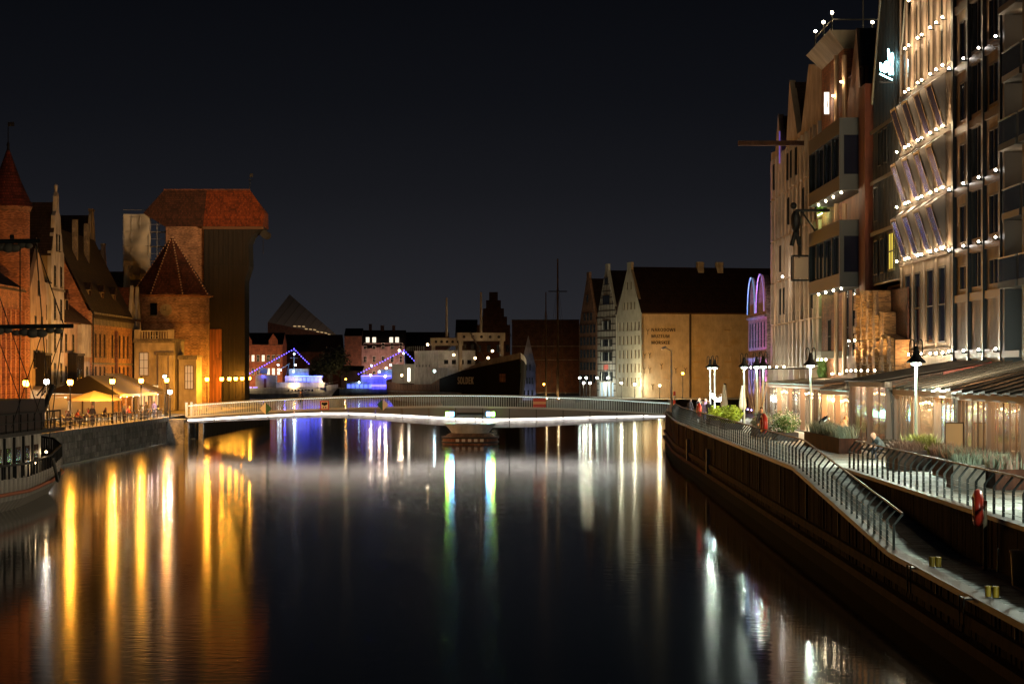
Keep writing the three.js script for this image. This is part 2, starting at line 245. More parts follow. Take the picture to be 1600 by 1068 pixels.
// ---------- swing footbridge ----------
{
  const D = 265, t = thing('footbridge', 'low white swing footbridge with glowing edge strip spanning the canal', 'bridge', [0, -.19, -D]);
  const cur = (tab) => (x) => { let k = 0; while (k < tab.length - 2 && tab[k + 1][0] < x) k++; const [a, b] = [tab[k], tab[k + 1]], s = clamp((x - a[0]) / (b[0] - a[0]), 0, 1), p0 = tab[Math.max(0, k - 1)], p3 = tab[Math.min(tab.length - 1, k + 2)]; const m1 = (b[1] - p0[1]) / (b[0] - p0[0]) * (b[0] - a[0]), m2 = (p3[1] - a[1]) / (p3[0] - a[0]) * (b[0] - a[0]); const s2 = s * s, s3 = s2 * s; return a[1] * (2 * s3 - 3 * s2 + 1) + m1 * (s3 - 2 * s2 + s) + b[1] * (3 * s2 - 2 * s3) + m2 * (s3 - s2); };
  const deck = (x) => 3.98 - .00149 * (x + 7) ** 2;
  const led = cur([[-33.4, 2.62], [-26, 3.06], [-18.6, 3.34], [-12, 3.14], [-4.3, 2.74], [2, 2.76], [9, 2.96], [16.3, 3.1]]);
  const bot = cur([[-33.4, 2.28], [-26, 2.62], [-18.6, 2.84], [-12, 2.42], [-7, 2.02], [-4.3, 1.9], [1, 1.84], [7.6, 2.2], [16.3, 2.78]]);
  const X0 = -33.4, X1 = 16.3, N = 18, step = (X1 - X0) / N;
  const white = M('bridge_white', .62, .61, .60, { rough: .5, tex: T.plaster }), grey = M('bridge_fascia', .16, .165, .16, { rough: .55 }), deckM = M('bridge_deck', .13, .12, .11, { tex: T.wood, rough: .8 });
  const ledM = M('led_strip_glow', .9, .9, .9, { glow: [1, .95, .88], power: 2.5 });
  for (let i = 0; i < N; i++) { // welded plate sections
    const a = X0 + i * step + .025, b = X0 + (i + 1) * step - .025;
    const q = (x, y, z) => [x, y, z];
    new B().tri([q(a, led(a) + .04, 1.9), q(b, led(b) + .04, 1.9), q(b, deck(b) - .1, 2.0), q(a, deck(a) - .1, 2.0)]).mesh('fascia_panel', grey, t);
    new B().tri([q(a, bot(a), 1.15), q(b, bot(b), 1.15), q(b, led(b) - .04, 1.72), q(a, led(a) - .04, 1.72)], [q(a, bot(a), -1.15), q(b, bot(b), -1.15), q(b, bot(b), 1.15), q(a, bot(a), 1.15)], [q(a, bot(a), -1.15), q(a, led(a), -1.8), q(b, led(b), -1.8), q(b, bot(b), -1.15)]).mesh('girder_panel', white, t);
    new B().tri([q(a, led(a) + .04, 1.9), q(a, led(a) + .04, 1.6), q(b, led(b) + .04, 1.6), q(b, led(b) + .04, 1.9)]).mesh('drip_edge', grey, t);
    const s = new B().tri([q(a + .02, led(a) - .13, 1.88), q(b - .02, led(b) - .13, 1.88), q(b - .02, led(b) + .06, 1.93), q(a + .02, led(a) + .06, 1.93)], [q(a + .02, led(a) - .13, 1.88), q(a + .02, led(a) + .06, 1.85), q(b - .02, led(b) + .06, 1.85), q(b - .02, led(b) - .13, 1.88)]).mesh('led_strip', ledM, t);
    const l = new THREE.RectAreaLight(new THREE.Color().setRGB(1, .95, .88), 42, step - .1, .07); const mx = (a + b) / 2; l.position.set(mx, led(mx) - .16, 1.86); l.name = 'led_strip_light'; t.add(l); l.rotation.set(-1.0, 0, 0);
  }
  { const b = new B(), c = new B(); for (let i = 0; i < 60; i++) { const a = X0 + (X1 - X0) * i / 60, e = X0 + (X1 - X0) * (i + 1) / 60; b.tri([[a, deck(a), 2.1], [e, deck(e), 2.1], [e, deck(e), -2.1], [a, deck(a), -2.1]]); c.tri([[a, deck(a) - .1, 2.1], [e, deck(e) - .1, 2.1], [e, deck(e) + .03, 2.12], [a, deck(a) + .03, 2.12]], [[a, deck(a) - .1, -2.1], [a, deck(a) + .03, -2.1], [e, deck(e) + .03, -2.1], [e, deck(e) - .1, -2.1]], [[a, deck(a) - .1, 2.1], [a, deck(a) - .1, -2.1], [e, deck(e) - .1, -2.1], [e, deck(e) - .1, 2.1]]); } b.mesh('deck', deckM, t); c.mesh('deck_edge', M('deck_edge', .45, .46, .44, { rough: .5 }), t); }
  const bg = memo('bal', () => new B().box(-.018, .02, -.03, .018, 1.14, .03).get()), railM = M('rail_pale', .55, .60, .57, { rough: .4, metal: .4 });
  for (let x = X0 + .1; x < X1; x += .182) { const m = addMesh('baluster', bg, railM, t); m.position.set(x, deck(x), 2.0); }
  { const b = new B(); for (let x = X0 + .1; x < X1; x += .182) b.box(x - .015, deck(x) + .02, -2.03, x + .015, deck(x) + 1.14, -1.97); const m = b.mesh('baluster', railM, t); m.userData.kind = 'stuff'; }
  const rail = (z, y, r, name) => { const pts = []; for (let i = 0; i <= 24; i++) { const x = lerp(X0, X1, i / 24); pts.push([x, deck(x) + y, z]); } return new B().tube(pts, r, 6, 48).mesh(name, railM, t); };
  rail(2.0, 1.2, .06, 'handrail'); rail(-2.0, 1.2, .06, 'handrail'); rail(2.0, .06, .03, 'bottom_rail');
  // light under the handrail
  const hl = M('handrail_led', .9, .9, .9, { glow: [.80, 1, .92], power: 2.2 });
  { const pts = []; for (let i = 0; i <= 24; i++) { const x = lerp(X0, X1, i / 24); pts.push([x, deck(x) + 1.125, 1.93]); } new B().tube(pts, .016, 5, 48).mesh('handrail_led_strip', hl, t); }
  for (let i = 0; i < 12; i++) { const x = lerp(X0, X1, (i + .5) / 12), l = new THREE.RectAreaLight(new THREE.Color().setRGB(.72, 1, .95), 17, 4, .05); l.position.set(x, deck(x) + 1.10, 1.9); l.rotation.set(-Math.PI / 2, 0, 0); l.name = 'handrail_led_light'; t.add(l); }
  // end post frames
  for (const x of [X0 - .05, X1 + .1]) new B().box(x - .12, deck(x), 1.85, x + .12, deck(x) + 1.5, 2.15).box(x - .12, deck(x), -2.15, x + .12, deck(x) + 1.5, -1.85).mesh('end_post', M('end_post_grey', .3, .33, .32, { rough: .5, metal: .3 }), t);
  // lamp housings over the pier, green outside and blue white inside
  new B().box(-5.7, 3.15, 2.02, -2.9, 3.42, 2.3).mesh('control_box', mats.black_iron, t);
  for (const s of [-1, 1]) {
    const cx = -4.3 + s * 2.1; const hb = new B().box(cx - .45, 2.98, 2.02, cx + .45, 3.5, 2.16).mesh('signal_housing', M('housing', .1, .1, .1), t);
    new B().box(cx + s * .02, 3.02, 2.16, cx + s * .42, 3.46, 2.19).mesh('green_signal_lamp', M('green_lamp', .3, .9, .3, { glow: [.42, 1, .10], power: 26 }), hb);
    new B().box(cx - s * .02, 3.02, 2.16, cx - s * .42, 3.46, 2.19).mesh('blue_signal_lamp', M('blue_lamp', .3, .5, .9, { glow: [.18, .55, 1], power: 26 }), hb);
    for (const [k, c] of [[1, [.42, 1, .10]], [-1, [.18, .55, 1]]]) { const l = new THREE.RectAreaLight(new THREE.Color().setRGB(...c), 120, .4, .44); l.position.set(cx + s * k * .22, 3.24, 2.24); l.rotation.y = Math.PI; l.name = 'signal_light'; t.add(l); }
  }
}
{ // river pier
  const t = thing('bridge_pier', 'boat shaped pier with pale capital under the middle of the footbridge', 'pier', [-4.3, 0, -263.2]);
  const ring = (w, l, y) => { const p = []; for (let i = 0; i < 28; i++) { const a = i / 28 * Math.PI * 2, c = Math.cos(a), s = Math.sin(a); p.push([Math.sign(c) * Math.abs(c) ** .55 * w, y, Math.sign(s) * Math.abs(s) ** .9 * l]); } return p; };
  const loft = (rs) => { const b = new B(); for (let k = 0; k < rs.length - 1; k++) for (let i = 0; i < 28; i++) { const j = (i + 1) % 28; b.tri([rs[k][i], rs[k][j], rs[k + 1][j], rs[k + 1][i]]); } b.tri(rs[rs.length - 1].slice().reverse()); return b; };
  loft([ring(1.8, 1.9, 1.0), ring(2.15, 2.5, 1.5), ring(2.75, 3.1, 2.1)]).mesh('capital', M('pier_concrete', .75, .75, .72, { tex: T.plaster }), t);
  loft([ring(2.62, 3.4, .75), ring(2.3, 2.6, 1.0), ring(1.75, 1.5, 1.2)]).mesh('shoulder', M('pier_timber', .42, .25, .14, { tex: T.wood }), t);
  loft([ring(2.72, 3.7, -.8), ring(2.85, 3.9, .05), ring(2.8, 3.8, .75)]).mesh('body', M('pier_body', .34, .23, .16, { tex: T.rust }), t);
  for (const y of [.12, .58]) loft([ring(2.86, 3.95, y), ring(2.97, 4.02, y + .02), ring(2.97, 4.02, y + .16), ring(2.86, 3.95, y + .18)]).mesh('fender_band', M('fender_dark', .03, .024, .02), t);
  for (let k = -2; k <= 2; k++) new B().box(k * .62 - .17, .3, 3.9 - Math.abs(k) * .12, k * .62 + .17, .58, 4.06 - Math.abs(k) * .1).mesh('fender_block', M('fender_pale', .5, .42, .36), t);
  new B().bar([.55, 2.1, 2.5], [.55, 2.75, 2.5], .03).bar([.55, 2.75, 2.5], [-1.5, 2.6, 2.45], .02).mesh('mooring_stanchion', mats.dark_metal, t);
}
// navigation boards hung on the bridge railing
function board(name, label, x, y, fn) { const t = thing(name, label, 'sign', [x, y, -262.85]); fn(t); new B().box(-.3, -.1, -.12, .3, .1, -.05).mesh('bracket', mats.dark_metal, t); return t; }
const GREEN = M('sign_green', .012, .11, .055, { rough: .5 }), SWHITE = M('sign_white', .72, .66, .52, { rough: .5 }), SRED = M('sign_red', .55, .05, .025, { rough: .5 });
for (const [u, v, s, lab] of [[415, 638, 1, 'diamond board on the bridge railing, white left half, green right half'], [598, 632, -1, 'diamond board on the bridge railing, green left half, white right half']])
  board('diamond_sign', lab, ex(u, 263), hy(v, 263), (t) => { const r = .62; new B().tri([[0, -r, 0], [r, 0, 0], [0, r, 0]], [[0, -r, -.05], [0, r, -.05], [r, 0, -.05]]).mesh('half_panel', s > 0 ? GREEN : SWHITE, t); new B().tri([[0, -r, 0], [0, r, 0], [-r, 0, 0]], [[0, -r, -.05], [-r, 0, -.05], [0, r, -.05]]).mesh('half_panel', s > 0 ? SWHITE : GREEN, t); });
board('channel_sign', 'square red framed board with black marks on the footbridge railing', ex(507, 263), hy(633, 263), (t) => {
  new B().box(-.46, -.46, -.05, .46, .46, 0).mesh('panel', SWHITE, t);
  new B().box(-.46, -.46, .004, .46, -.36, .02).box(-.46, .36, .004, .46, .46, .02).box(-.46, -.36, .004, -.36, .36, .02).box(.36, -.36, .004, .46, .36, .02).mesh('border', SRED, t);
  const k = M('sign_black', .01, .01, .01); new B().tri([[-.3, .3, .01], [-.3, .1, .01], [-.02, -.05, .01]], [[.3, .3, .01], [.02, -.05, .01], [.3, .1, .01]], [[-.3, .3, .01], [-.02, -.05, .01], [.02, -.05, .01], [.3, .3, .01], [0, .12, .01]]).box(-.16, -.28, .004, -.06, -.14, .02).box(.06, -.28, .004, .16, -.14, .02).mesh('marks', k, t);
});
board('stripe_sign', 'red board with a pale middle stripe on the footbridge railing', ex(843, 263), hy(629, 263), (t) => { new B().box(-.66, -.46, -.05, .66, .46, 0).mesh('panel', SRED, t); new B().box(-.66, -.14, .002, .66, .13, .015).mesh('stripe', M('sign_stripe', .75, .42, .2), t); });
{ // abutments
  const a = thing('bridge_abutment', 'pale concrete abutment at the left end of the footbridge', 'abutment', [-34.6, 0, -265]);
  new B().box(-1.2, -1, -2.4, .9, 2.5, 2.4).mesh('block', M('abut', .4, .39, .37, { tex: T.stone }), a); new B().box(.9, -1, 1.2, 1.35, 2.2, 2.2).box(2.4, -1, 1.2, 2.85, 2.1, 2.2).mesh('pile', mats.abut, a);
  const b = thing('bridge_abutment', 'concrete abutment where the footbridge meets the right quay', 'abutment', [16.6, 0, -265]);
  new B().box(-.3, -1, -2.4, 1.6, 2.9, 2.4).mesh('block', mats.abut, b); new B().box(-.6, .4, 2.4, .2, 1.9, 2.8).mesh('fender', M('fender_red', .3, .1, .06), b);
}
// ---------- street lamps ----------
function sodiumLamp(label, x, z, base, h, group, power = 210) {
  const t = thing('street_lamp', label, 'street lamp', [x, base, z], 0, group);
  new B().cyl(0, 0, 0, .13, .5, .1, 10).cyl(0, .5, 0, .06, h - .35, .045, 8).mesh('post', mats.black_iron, t);
  new B().lathe([[.02, -.34], [.16, -.30], [.2, -.26]], 0, h, 0, 12).mesh('lantern_holder', mats.black_iron, t);
  new B().lathe([[.27, .18], [.2, .28], [.05, .36], [.02, .46]], 0, h, 0, 12).mesh('lantern_cap', mats.black_iron, t);
  const g = memo('lant', () => new THREE.LatheGeometry([[.17, -.24], [.24, -.05], [.24, .08], [.2, .2]].map((p) => new THREE.Vector2(...p)), 14));
  const m = addMesh('lantern_glass', g, mats.sodium_glow, t); m.position.y = h;
  pointLight(t, 0, h, 0, SODIUM, power, .2);
  return t;
}
const sl = [[40, 'beside the moored ship'], [109, 'second along the west quay from the moored ship'], [175, 'third from the moored ship, before the brick facade'], [220, 'fourth along the west quay, before the dark awning'], [260, 'last on the west quay before the footbridge'], [323, 'first beyond the footbridge, below the round tower'], [346, 'below the timber crane, second beyond the footbridge'], [358, 'below the timber crane, third beyond the footbridge'], [368, 'below the timber crane, fourth beyond the footbridge'], [378, 'below the timber crane, fifth beyond the footbridge'], [389, 'farthest of the row beyond the footbridge']];
sl.forEach(([u, s], i) => { const X = -36.6, d = 4000 * -X / (800 - u); sodiumLamp('orange glowing street lamp ' + s, X, -d, 2.62, 3.9, 'orange lamps along the west quay', i < 6 ? 560 : 300); });
// modern promenade lamps: black bell head, light falls along the pale post
const pl = [[1717, 75, 'just outside the frame beside the life ring'], [2160, 50, 'outside the frame toward the road bridge'], [1432, 110, 'nearest the glass restaurant front'], [1267, 147, 'second from the glass restaurant front'], [1193, 175, 'beside the red life ring'], [1183, 182, 'behind the one at the life ring'], [1163, 190, 'before the purple lit house'], [1117, 217, 'before the museum wall, nearer of two'], [1110, 222, 'before the museum wall, farther of two']];
pl.forEach(([u, d, s], i) => {
  const x = ex(u, d), H = 4.9, t = thing('promenade_lamp', 'bell headed promenade lamp with lit pale post ' + s, 'street lamp', [x, UP, -d], 0, 'promenade lamps on the east quay');
  new B().cyl(0, 0, 0, .075, H - .48, .065, 10).mesh('post', M('lamp_post_pale', .42, .5, .46, { rough: .45, metal: .2 }), t);
  new B().lathe([[.42, -.5], [.40, -.42], [.28, -.32], [.15, -.18], [.12, .1], [.08, .2], [.0, .22]], 0, H, 0, 16).mesh('bell_head', mats.black_iron, t);
  new B().tube([[.06, H + .1, 0], [.14, H + .5, 0], [.24, H + .45, 0], [.27, H - .2, 0]], .03).tube([[-.06, H + .1, 0], [-.14, H + .5, 0], [-.24, H + .45, 0], [-.27, H - .2, 0]], .03).mesh('scroll_bracket', mats.black_iron, t);
  const g = memo('ringlamp', () => { const r = new THREE.TorusGeometry(.17, .05, 8, 18); r.rotateX(Math.PI / 2); return r; });
  const m = addMesh('ring_lamp', g, mats.cool_glow, t); m.position.y = H - .56;
  for (const a of [-2.2, .9]) pointLight(t, Math.cos(a) * .17, H - .56, -Math.sin(a) * .17, COOL, i < 3 ? 230 : 48, .06);
});
// ---------- buildings ----------
M('brick_red', .46, .24, .13, { tex: T.brick }); M('brick_brown', .34, .20, .12, { tex: T.brick }); M('brick_dark', .14, .06, .035, { tex: T.brick });
M('plaster_cream', .66, .57, .43, { tex: T.plaster }); M('plaster_white', .74, .69, .61, { tex: T.plaster }); M('plaster_pink', .62, .45, .33, { tex: T.plaster }); M('plaster_ochre', .45, .32, .14, { tex: T.plaster });
M('tile_red', .15, .045, .022, { tex: T.tile, bump: T.tileBump, bumpScale: .05 }); M('tile_dark', .05, .024, .017, { tex: T.tile, bump: T.tileBump, bumpScale: .05 }); M('tile_new', .34, .075, .02, { tex: T.tile, bump: T.tileBump, bumpScale: .05 });
M('trim_stone', .42, .36, .28, { tex: T.stone }); M('timber_black', .022, .016, .012, { tex: T.plank }); M('frame_white', .55, .52, .46); M('frame_brown', .06, .035, .02);
M('lit_warm', .5, .4, .25, { glow: [1, .66, .28], power: .9, rough: .3 }); M('lit_dim', .3, .25, .2, { glow: [1, .7, .36], power: .28, rough: .3 }); M('lit_white', .5, .5, .45, { glow: [1, .9, .7], power: 1.1, rough: .3 });
function grid(x0, x1, n, y, w, h, o) { const r = []; for (let i = 0; i < n; i++) r.push([lerp(x0, x1, n === 1 ? .5 : i / (n - 1)) - w / 2, y, w, h, o]); return r; }
function house(name, label, o) {
  const { W, D, H, A = H, wall, roof = mats.tile_dark, ridge = 'side' } = o, t = thing(name, label, o.category ?? 'house', o.pos, o.turn ?? 0, o.group);
  const wins = o.wins ?? [], out = o.outline ?? (ridge === 'front' ? [[0, 0], [W, 0], [W, H], [W / 2, A], [0, H]] : [[0, 0], [W, 0], [W, H], [0, H]]);
  const fw = new B().wall(out, wins.map((w) => w.slice(0, 4)), 0, .4).mesh('front_wall', wall, t);
  const sideOut = ridge === 'side' && A > H ? [[0, 0], [D - .4, 0], [D - .4, H], [(D - .4) / 2, A - .15], [0, H]] : [[0, 0], [D - .4, 0], [D - .4, H], [0, H]];
  for (const s of [0, 1]) { const b = new B().wall(sideOut, s ? o.holesR : o.holesL, 0, .35); const g = b.l[0]; g.rotateY(Math.PI / 2); g.translate(s ? W : .35, 0, -.4); b.mesh('side_wall', o.sideWall ?? wall, t); }
  new B().box(.35, 0, -D + .001, W - .35, H, -D + .35).mesh('rear_wall', wall, t);
  if (A > H) { const e = o.eave ?? .35, th = .18, r = new B();
    if (ridge === 'side') { const m = -D / 2; for (const s of [1, -1]) { const ze = m + s * (D / 2 + e), ye = H - e * (A - H) / (D / 2); r.tri([[-.15, ye, ze], [W + .15, ye, ze], [W + .15, A, m], [-.15, A, m]], [[-.15, ye - th, ze], [-.15, A - th, m], [W + .15, A - th, m], [W + .15, ye - th, ze]], [[-.15, ye - th, ze], [W + .15, ye - th, ze], [W + .15, ye, ze], [-.15, ye, ze]]); for (const x of [-.15, W + .15]) r.tri([[x, ye, ze], [x, A, m], [x, A - th, m], [x, ye - th, ze]]); } }
    else { const f = o.roofFront ?? -.05, RA = o.roofApex ?? A; for (const s of [-1, 1]) { const xe = W / 2 + s * (W / 2 + e), ye = H - e * (RA - H) / (W / 2); r.tri([[xe, ye, f], [W / 2, RA, f], [W / 2, RA, -D - .1], [xe, ye, -D - .1]], [[xe, ye - th, f], [xe, ye - th, -D - .1], [W / 2, RA - th, -D - .1], [W / 2, RA - th, f]], [[xe, ye, f], [xe, ye, -D - .1], [xe, ye - th, -D - .1], [xe, ye - th, f]]); for (const z of [f, -D - .1]) r.tri([[xe, ye, z], [xe, ye - th, z], [W / 2, RA - th, z], [W / 2, RA, z]]); } r.tri([[.35, H, -D + .1], [W - .35, H, -D + .1], [W / 2, RA - .2, -D + .1]]); }
    r.mesh('roof', roof, t);
  } else new B().box(-.1, H - .02, -D - .1, W + .1, H + .18, .08).mesh('roof', roof, t);
  for (const [x, y, w, h, q = {}] of wins) { const p = win(t, x, y, .07, w, h, { frame: o.frame, ...q }); if (o.sills) addMesh('sill', memo('sill' + w.toFixed(2), () => new B().box(-w / 2 - .1, -.12, .02, w / 2 + .1, 0, .2).get()), o.sillMat ?? mats.trim_stone, p).position.set(0, -h / 2, 0); }
  for (const y of o.bands ?? []) new B().box(-.06, y, .005, W + .06, y + .22, .12).mesh('string_course', o.bandMat ?? mats.trim_stone, t);
  if (o.cornice) new B().box(-.12, H - .35, .005, W + .12, H - .02, .28).mesh('cornice', o.corniceMat ?? mats.trim_stone, t);
  for (const [x, z, w, d, y0, y1] of o.chimneys ?? []) { const c = new B().box(x, y0, z, x + w, y1, z + d).mesh('chimney', o.chimneyMat ?? mats.brick_dark, t); new B().box(x - .1, y1, z - .1, x + w + .1, y1 + .15, z + d + .1).mesh('chimney_cap', mats.trim_stone, c); }
  o.extra?.(t); return t;
}
const WX = -47, WT = Math.PI / 2, G0 = 2.62; // west row: fronts face east, local x runs north
const dOf = (u, X = WX) => 4000 * -X / (800 - u);
const yG = (v, d) => hy(v, d) - G0;
function dormer(t, x, y, z, w, h, dp, mat, roof) { const p = new B().box(x, y, z - dp, x + w, y + h, z).mesh('dormer', mat, t); new B().tri([[x - .15, y + h, z + .15], [x + w / 2, y + h + w * .5, z + .15], [x + w / 2, y + h + w * .5, z - dp - .8], [x - .15, y + h, z - dp - .8]], [[x + w + .15, y + h, z + .15], [x + w + .15, y + h, z - dp - .8], [x + w / 2, y + h + w * .5, z - dp - .8], [x + w / 2, y + h + w * .5, z + .15]], [[x, y + h, z], [x + w, y + h, z], [x + w / 2, y + h + w * .45, z]]).mesh('dormer_roof', roof, p); new B().box(x + w * .2, y + .15, z + .005, x + w * .8, y + h - .1, z + .04).mesh('dormer_window', mats.glass_dark, p); }
function oriel(t, x, y, w, h, dp, wallM, glow) { const p = new B().box(x, y - .25, .01, x + w, y, dp).box(x, y + h, .01, x + w, y + h + .25, dp + .1).box(x, y, .01, x + .12, y + h, dp).box(x + w - .12, y, .01, x + w, y + h, dp).mesh('oriel_window', wallM, t); const n = 4; for (let i = 1; i < n; i++) new B().box(x + w * i / n - .04, y, dp - .1, x + w * i / n + .04, y + h, dp).mesh('mullion', wallM, p); new B().box(x + .13, y + .01, dp - .16, x + w - .13, y + h - .01, dp - .11).mesh('pane', glow ?? mats.glass_dark, p); for (const k of [.15, .85]) new B().bar([x + w * k, y - 1.2, .05], [x + w * k, y - .25, dp - .1], .08).mesh('bracket', wallM, p); }
{ // brick gate house with tall niches
  const d0 = 222, d1 = 243.5, H = yG(447, 238);
  house('gate_house', 'brick gate house with tall upright niches at the left edge', { category: 'building', pos: [WX + .4, G0, -d0], turn: WT, W: d1 - d0, D: 10, H, A: H + 3.5, wall: mats.brick_red, roof: mats.tile_dark, cornice: true, corniceMat: mats.brick_brown,
    wins: grid(3, 19.6, 3, 8.8, .7, 1.5, { nx: 1, frame: mats.frame_brown }),
    extra: (t) => { for (let i = 0; i < 9; i++) { const x = 2 + i * 2.3; new B().box(x, .2, .02, x + .55, 10.6, .42).mesh('pilaster', mats.brick_red, t); } } });
}
{ // octagonal brick turret with spire
  const d = 247.5, x = ex(12, d), H = yG(323, d), r = 2.1, t = thing('turret', 'octagonal brick turret with tall dark red spire at the left edge', 'tower', [x, G0, -d]);
  new B().cyl(0, 0, 0, r, H, r, 8).mesh('shaft', mats.brick_red, t);
  new B().cyl(0, H - .5, 0, r + .05, H, r + .28, 8).mesh('corbel_band', mats.brick_brown, t);
  new B().lathe([[r + .32, H], [r * .62, H + 2.4], [r * .28, H + 4.3], [.16, H + 5.5]], 0, 0, 0, 8).mesh('spire', M('tile_spire', .22, .035, .018, { tex: T.tile, bump: T.tileBump, bumpScale: .04 }), t);
  new B().lathe([[.16, H + 5.5], [.1, H + 5.8], [.17, H + 6], [.05, H + 6.3], [.04, H + 8]], 0, 0, 0, 8).box(-.02, H + 7.8, -.02, .6, H + 8.2, .02).mesh('finial', mats.black_iron, t);
  for (const y of [7, 12, 16.6]) new B().box(.55, y, r * .924 - .06, .95, y + 1.3, r * .924 + .02).mesh('slit_window', mats.glass_dark, t);
}
{ // small stepped gable with oriel
  const d0 = 249.6, d1 = 258.2, W = d1 - d0, H = yG(452, 254), A = yG(388, 254);
  house('gabled_house', 'narrow orange lit house with pointed gable beside the turret', { pos: [WX, G0, -d0], turn: WT, W, D: 9, H, A, ridge: 'front', wall: mats.plaster_pink, roof: mats.tile_dark, eave: .1, roofApex: A - .6,
    wins: [...grid(2, W - 2, 3, 5.2, .8, 1.7, {}), ...grid(2.6, W - 2.6, 2, 8.6, .8, 1.7, {}), [W / 2 - .4, 12.4, .8, 1.4, {}]], sills: true,
    extra: (t) => { oriel(t, W * .3, 3.6, W * .45, 2.8, .9, mats.timber_black); new B().cyl(W / 2, A - .1, -.2, .16, A + 1.1, .03, 8).mesh('pinnacle', mats.trim_stone, t); } });
  house('lean_to_house', 'small grey plastered house under a low roof beside the tall white gable', { pos: [WX - .3, G0, -258.3], turn: WT, W: 2.6, D: 7, H: yG(437, 259), A: yG(437, 259) + 1.6, wall: mats.plaster_white, wins: [[.9, 6.5, .7, 1.6, {}], [.9, 10, .7, 1.6, {}]] });
}
{ // tall white gable
  const d0 = 261, d1 = 268.4, W = d1 - d0, d = 265, H = yG(398, d), A = yG(300, d), s1 = yG(362, d), s2 = yG(338, d);
  house('white_gable_house', 'tall white fronted house with curved stepped gable near the turret', { pos: [WX, G0, -d0], turn: WT, W, D: 14, H, A: yG(316, d), roofApex: yG(316, d), ridge: 'front', wall: mats.plaster_white, sideWall: mats.plaster_ochre, eave: .05,
    outline: [[0, 0], [W, 0], [W, H + .2], [W * .9, H + .5], [W * .82, s1 - .3], [W * .76, s1], [W * .72, s2], [W * .6, s2 + .5], [W * .57, A - .5], [W * .5, A], [W * .43, A - .5], [W * .4, s2 + .5], [W * .28, s2], [W * .24, s1], [W * .18, s1 - .3], [W * .1, H + .5], [0, H + .2]],
    wins: [...[3.6, 6.9, 10.2, 13.6].flatMap((y) => grid(1.9, W - 1.9, 2, y, .85, 2.1, { ny: 3 })), [W * .36, H + .4, .6, 1.7, { nx: 1 }], [W * .56, H + .4, .6, 1.7, { nx: 1 }]], sills: true, bands: [13.1],
    chimneys: [[1, -11, .8, .8, H + 2, yG(310, d)]],
    extra: (t) => { new B().box(1.2, yG(316, d), -9, 1.25, yG(290, d), -8.95).box(.4, yG(297, d), -8.99, 2, yG(297, d) + .05, -8.95).mesh('aerial', mats.black_iron, t); new B().cyl(W / 2, A, -.2, .14, A + .5, .2, 8).sph(W / 2, A + .6, -.2, .22).mesh('gable_ball', mats.plaster_white, t); } });
}
{ // lower house with red roof and half-timber oriel
  const d0 = 268.6, d1 = 286, W = d1 - d0, d = 277, H = yG(500, d), A = yG(432, d);
  house('red_roof_house', 'low pink house with steep red roof and dark hanging oriel', { pos: [WX - .2, G0, -d0], turn: WT, W, D: 11, H, A, wall: mats.plaster_pink, roof: mats.tile_red,
    wins: [...grid(2, W - 2, 4, 6.9, .95, 1.9, {}), ...grid(2, W - 2, 4, 3.4, 1, 2, {})], sills: true,
    extra: (t) => { dormer(t, 3.2, H + .6, -1.4, 2.2, 1.7, 2.4, mats.plaster_ochre, mats.tile_red); dormer(t, 9.5, H + .6, -1.4, 2.2, 1.7, 2.4, mats.plaster_ochre, mats.tile_red); oriel(t, 3, 3.9, 4.6, 2.6, 1, mats.timber_black); new B().box(9.2, 6.4, .02, 15.6, H - .4, .45).mesh('white_bay', mats.plaster_white, t); } });
}
{ // long brick house with two rows of windows
  const d0 = 286.2, d1 = 316.5, W = d1 - d0, H = yG(486, 288), A = H + 9.5;
  house('long_brick_house', 'long pale brick house with rows of narrow windows and dark dormered roof', { pos: [WX, G0, -d0], turn: WT, W, D: 9.5, H, A, wall: M('brick_pale', .55, .37, .22, { tex: T.brick }), sideWall: mats.brick_red, roof: mats.tile_dark, cornice: false,
    wins: [...[1.9, 5.1, 8.2, 14, 19.5, 22.8, 26].flatMap((x) => [[x, 2.0 + 1.0, .95, 2.4, { ny: 3, frame: mats.frame_brown }], [x, 6.5, .95, 2.6, { ny: 3, frame: mats.frame_brown }]])], sills: true,
    bands: [5.6],
    extra: (t) => { new B().box(.05, H - 1.5, .01, W - .05, H - .1, .16).mesh('frieze', M('frieze_grey', .36, .32, .27, { tex: T.stone }), t); for (const x of [3.5, 12.5, 21.5]) dormer(t, x, H + 1.0, -.95, 1.7, 1.5, 1.6, mats.plaster_ochre, mats.tile_dark); new B().cyl(.1, 0, .12, .09, H, .09, 8).mesh('downpipe', mats.black_iron, t); for (const x of [8, 16]) new B().box(x, H + 5.2, -3.6, x + .6, A + 1.2, -3.0).mesh('chimney', mats.trim_stone, t); new B().box(16.4, 2.5, .05, 17.2, H - 2, .35).mesh('lightning_conduit', mats.brick_brown, t); } });
}
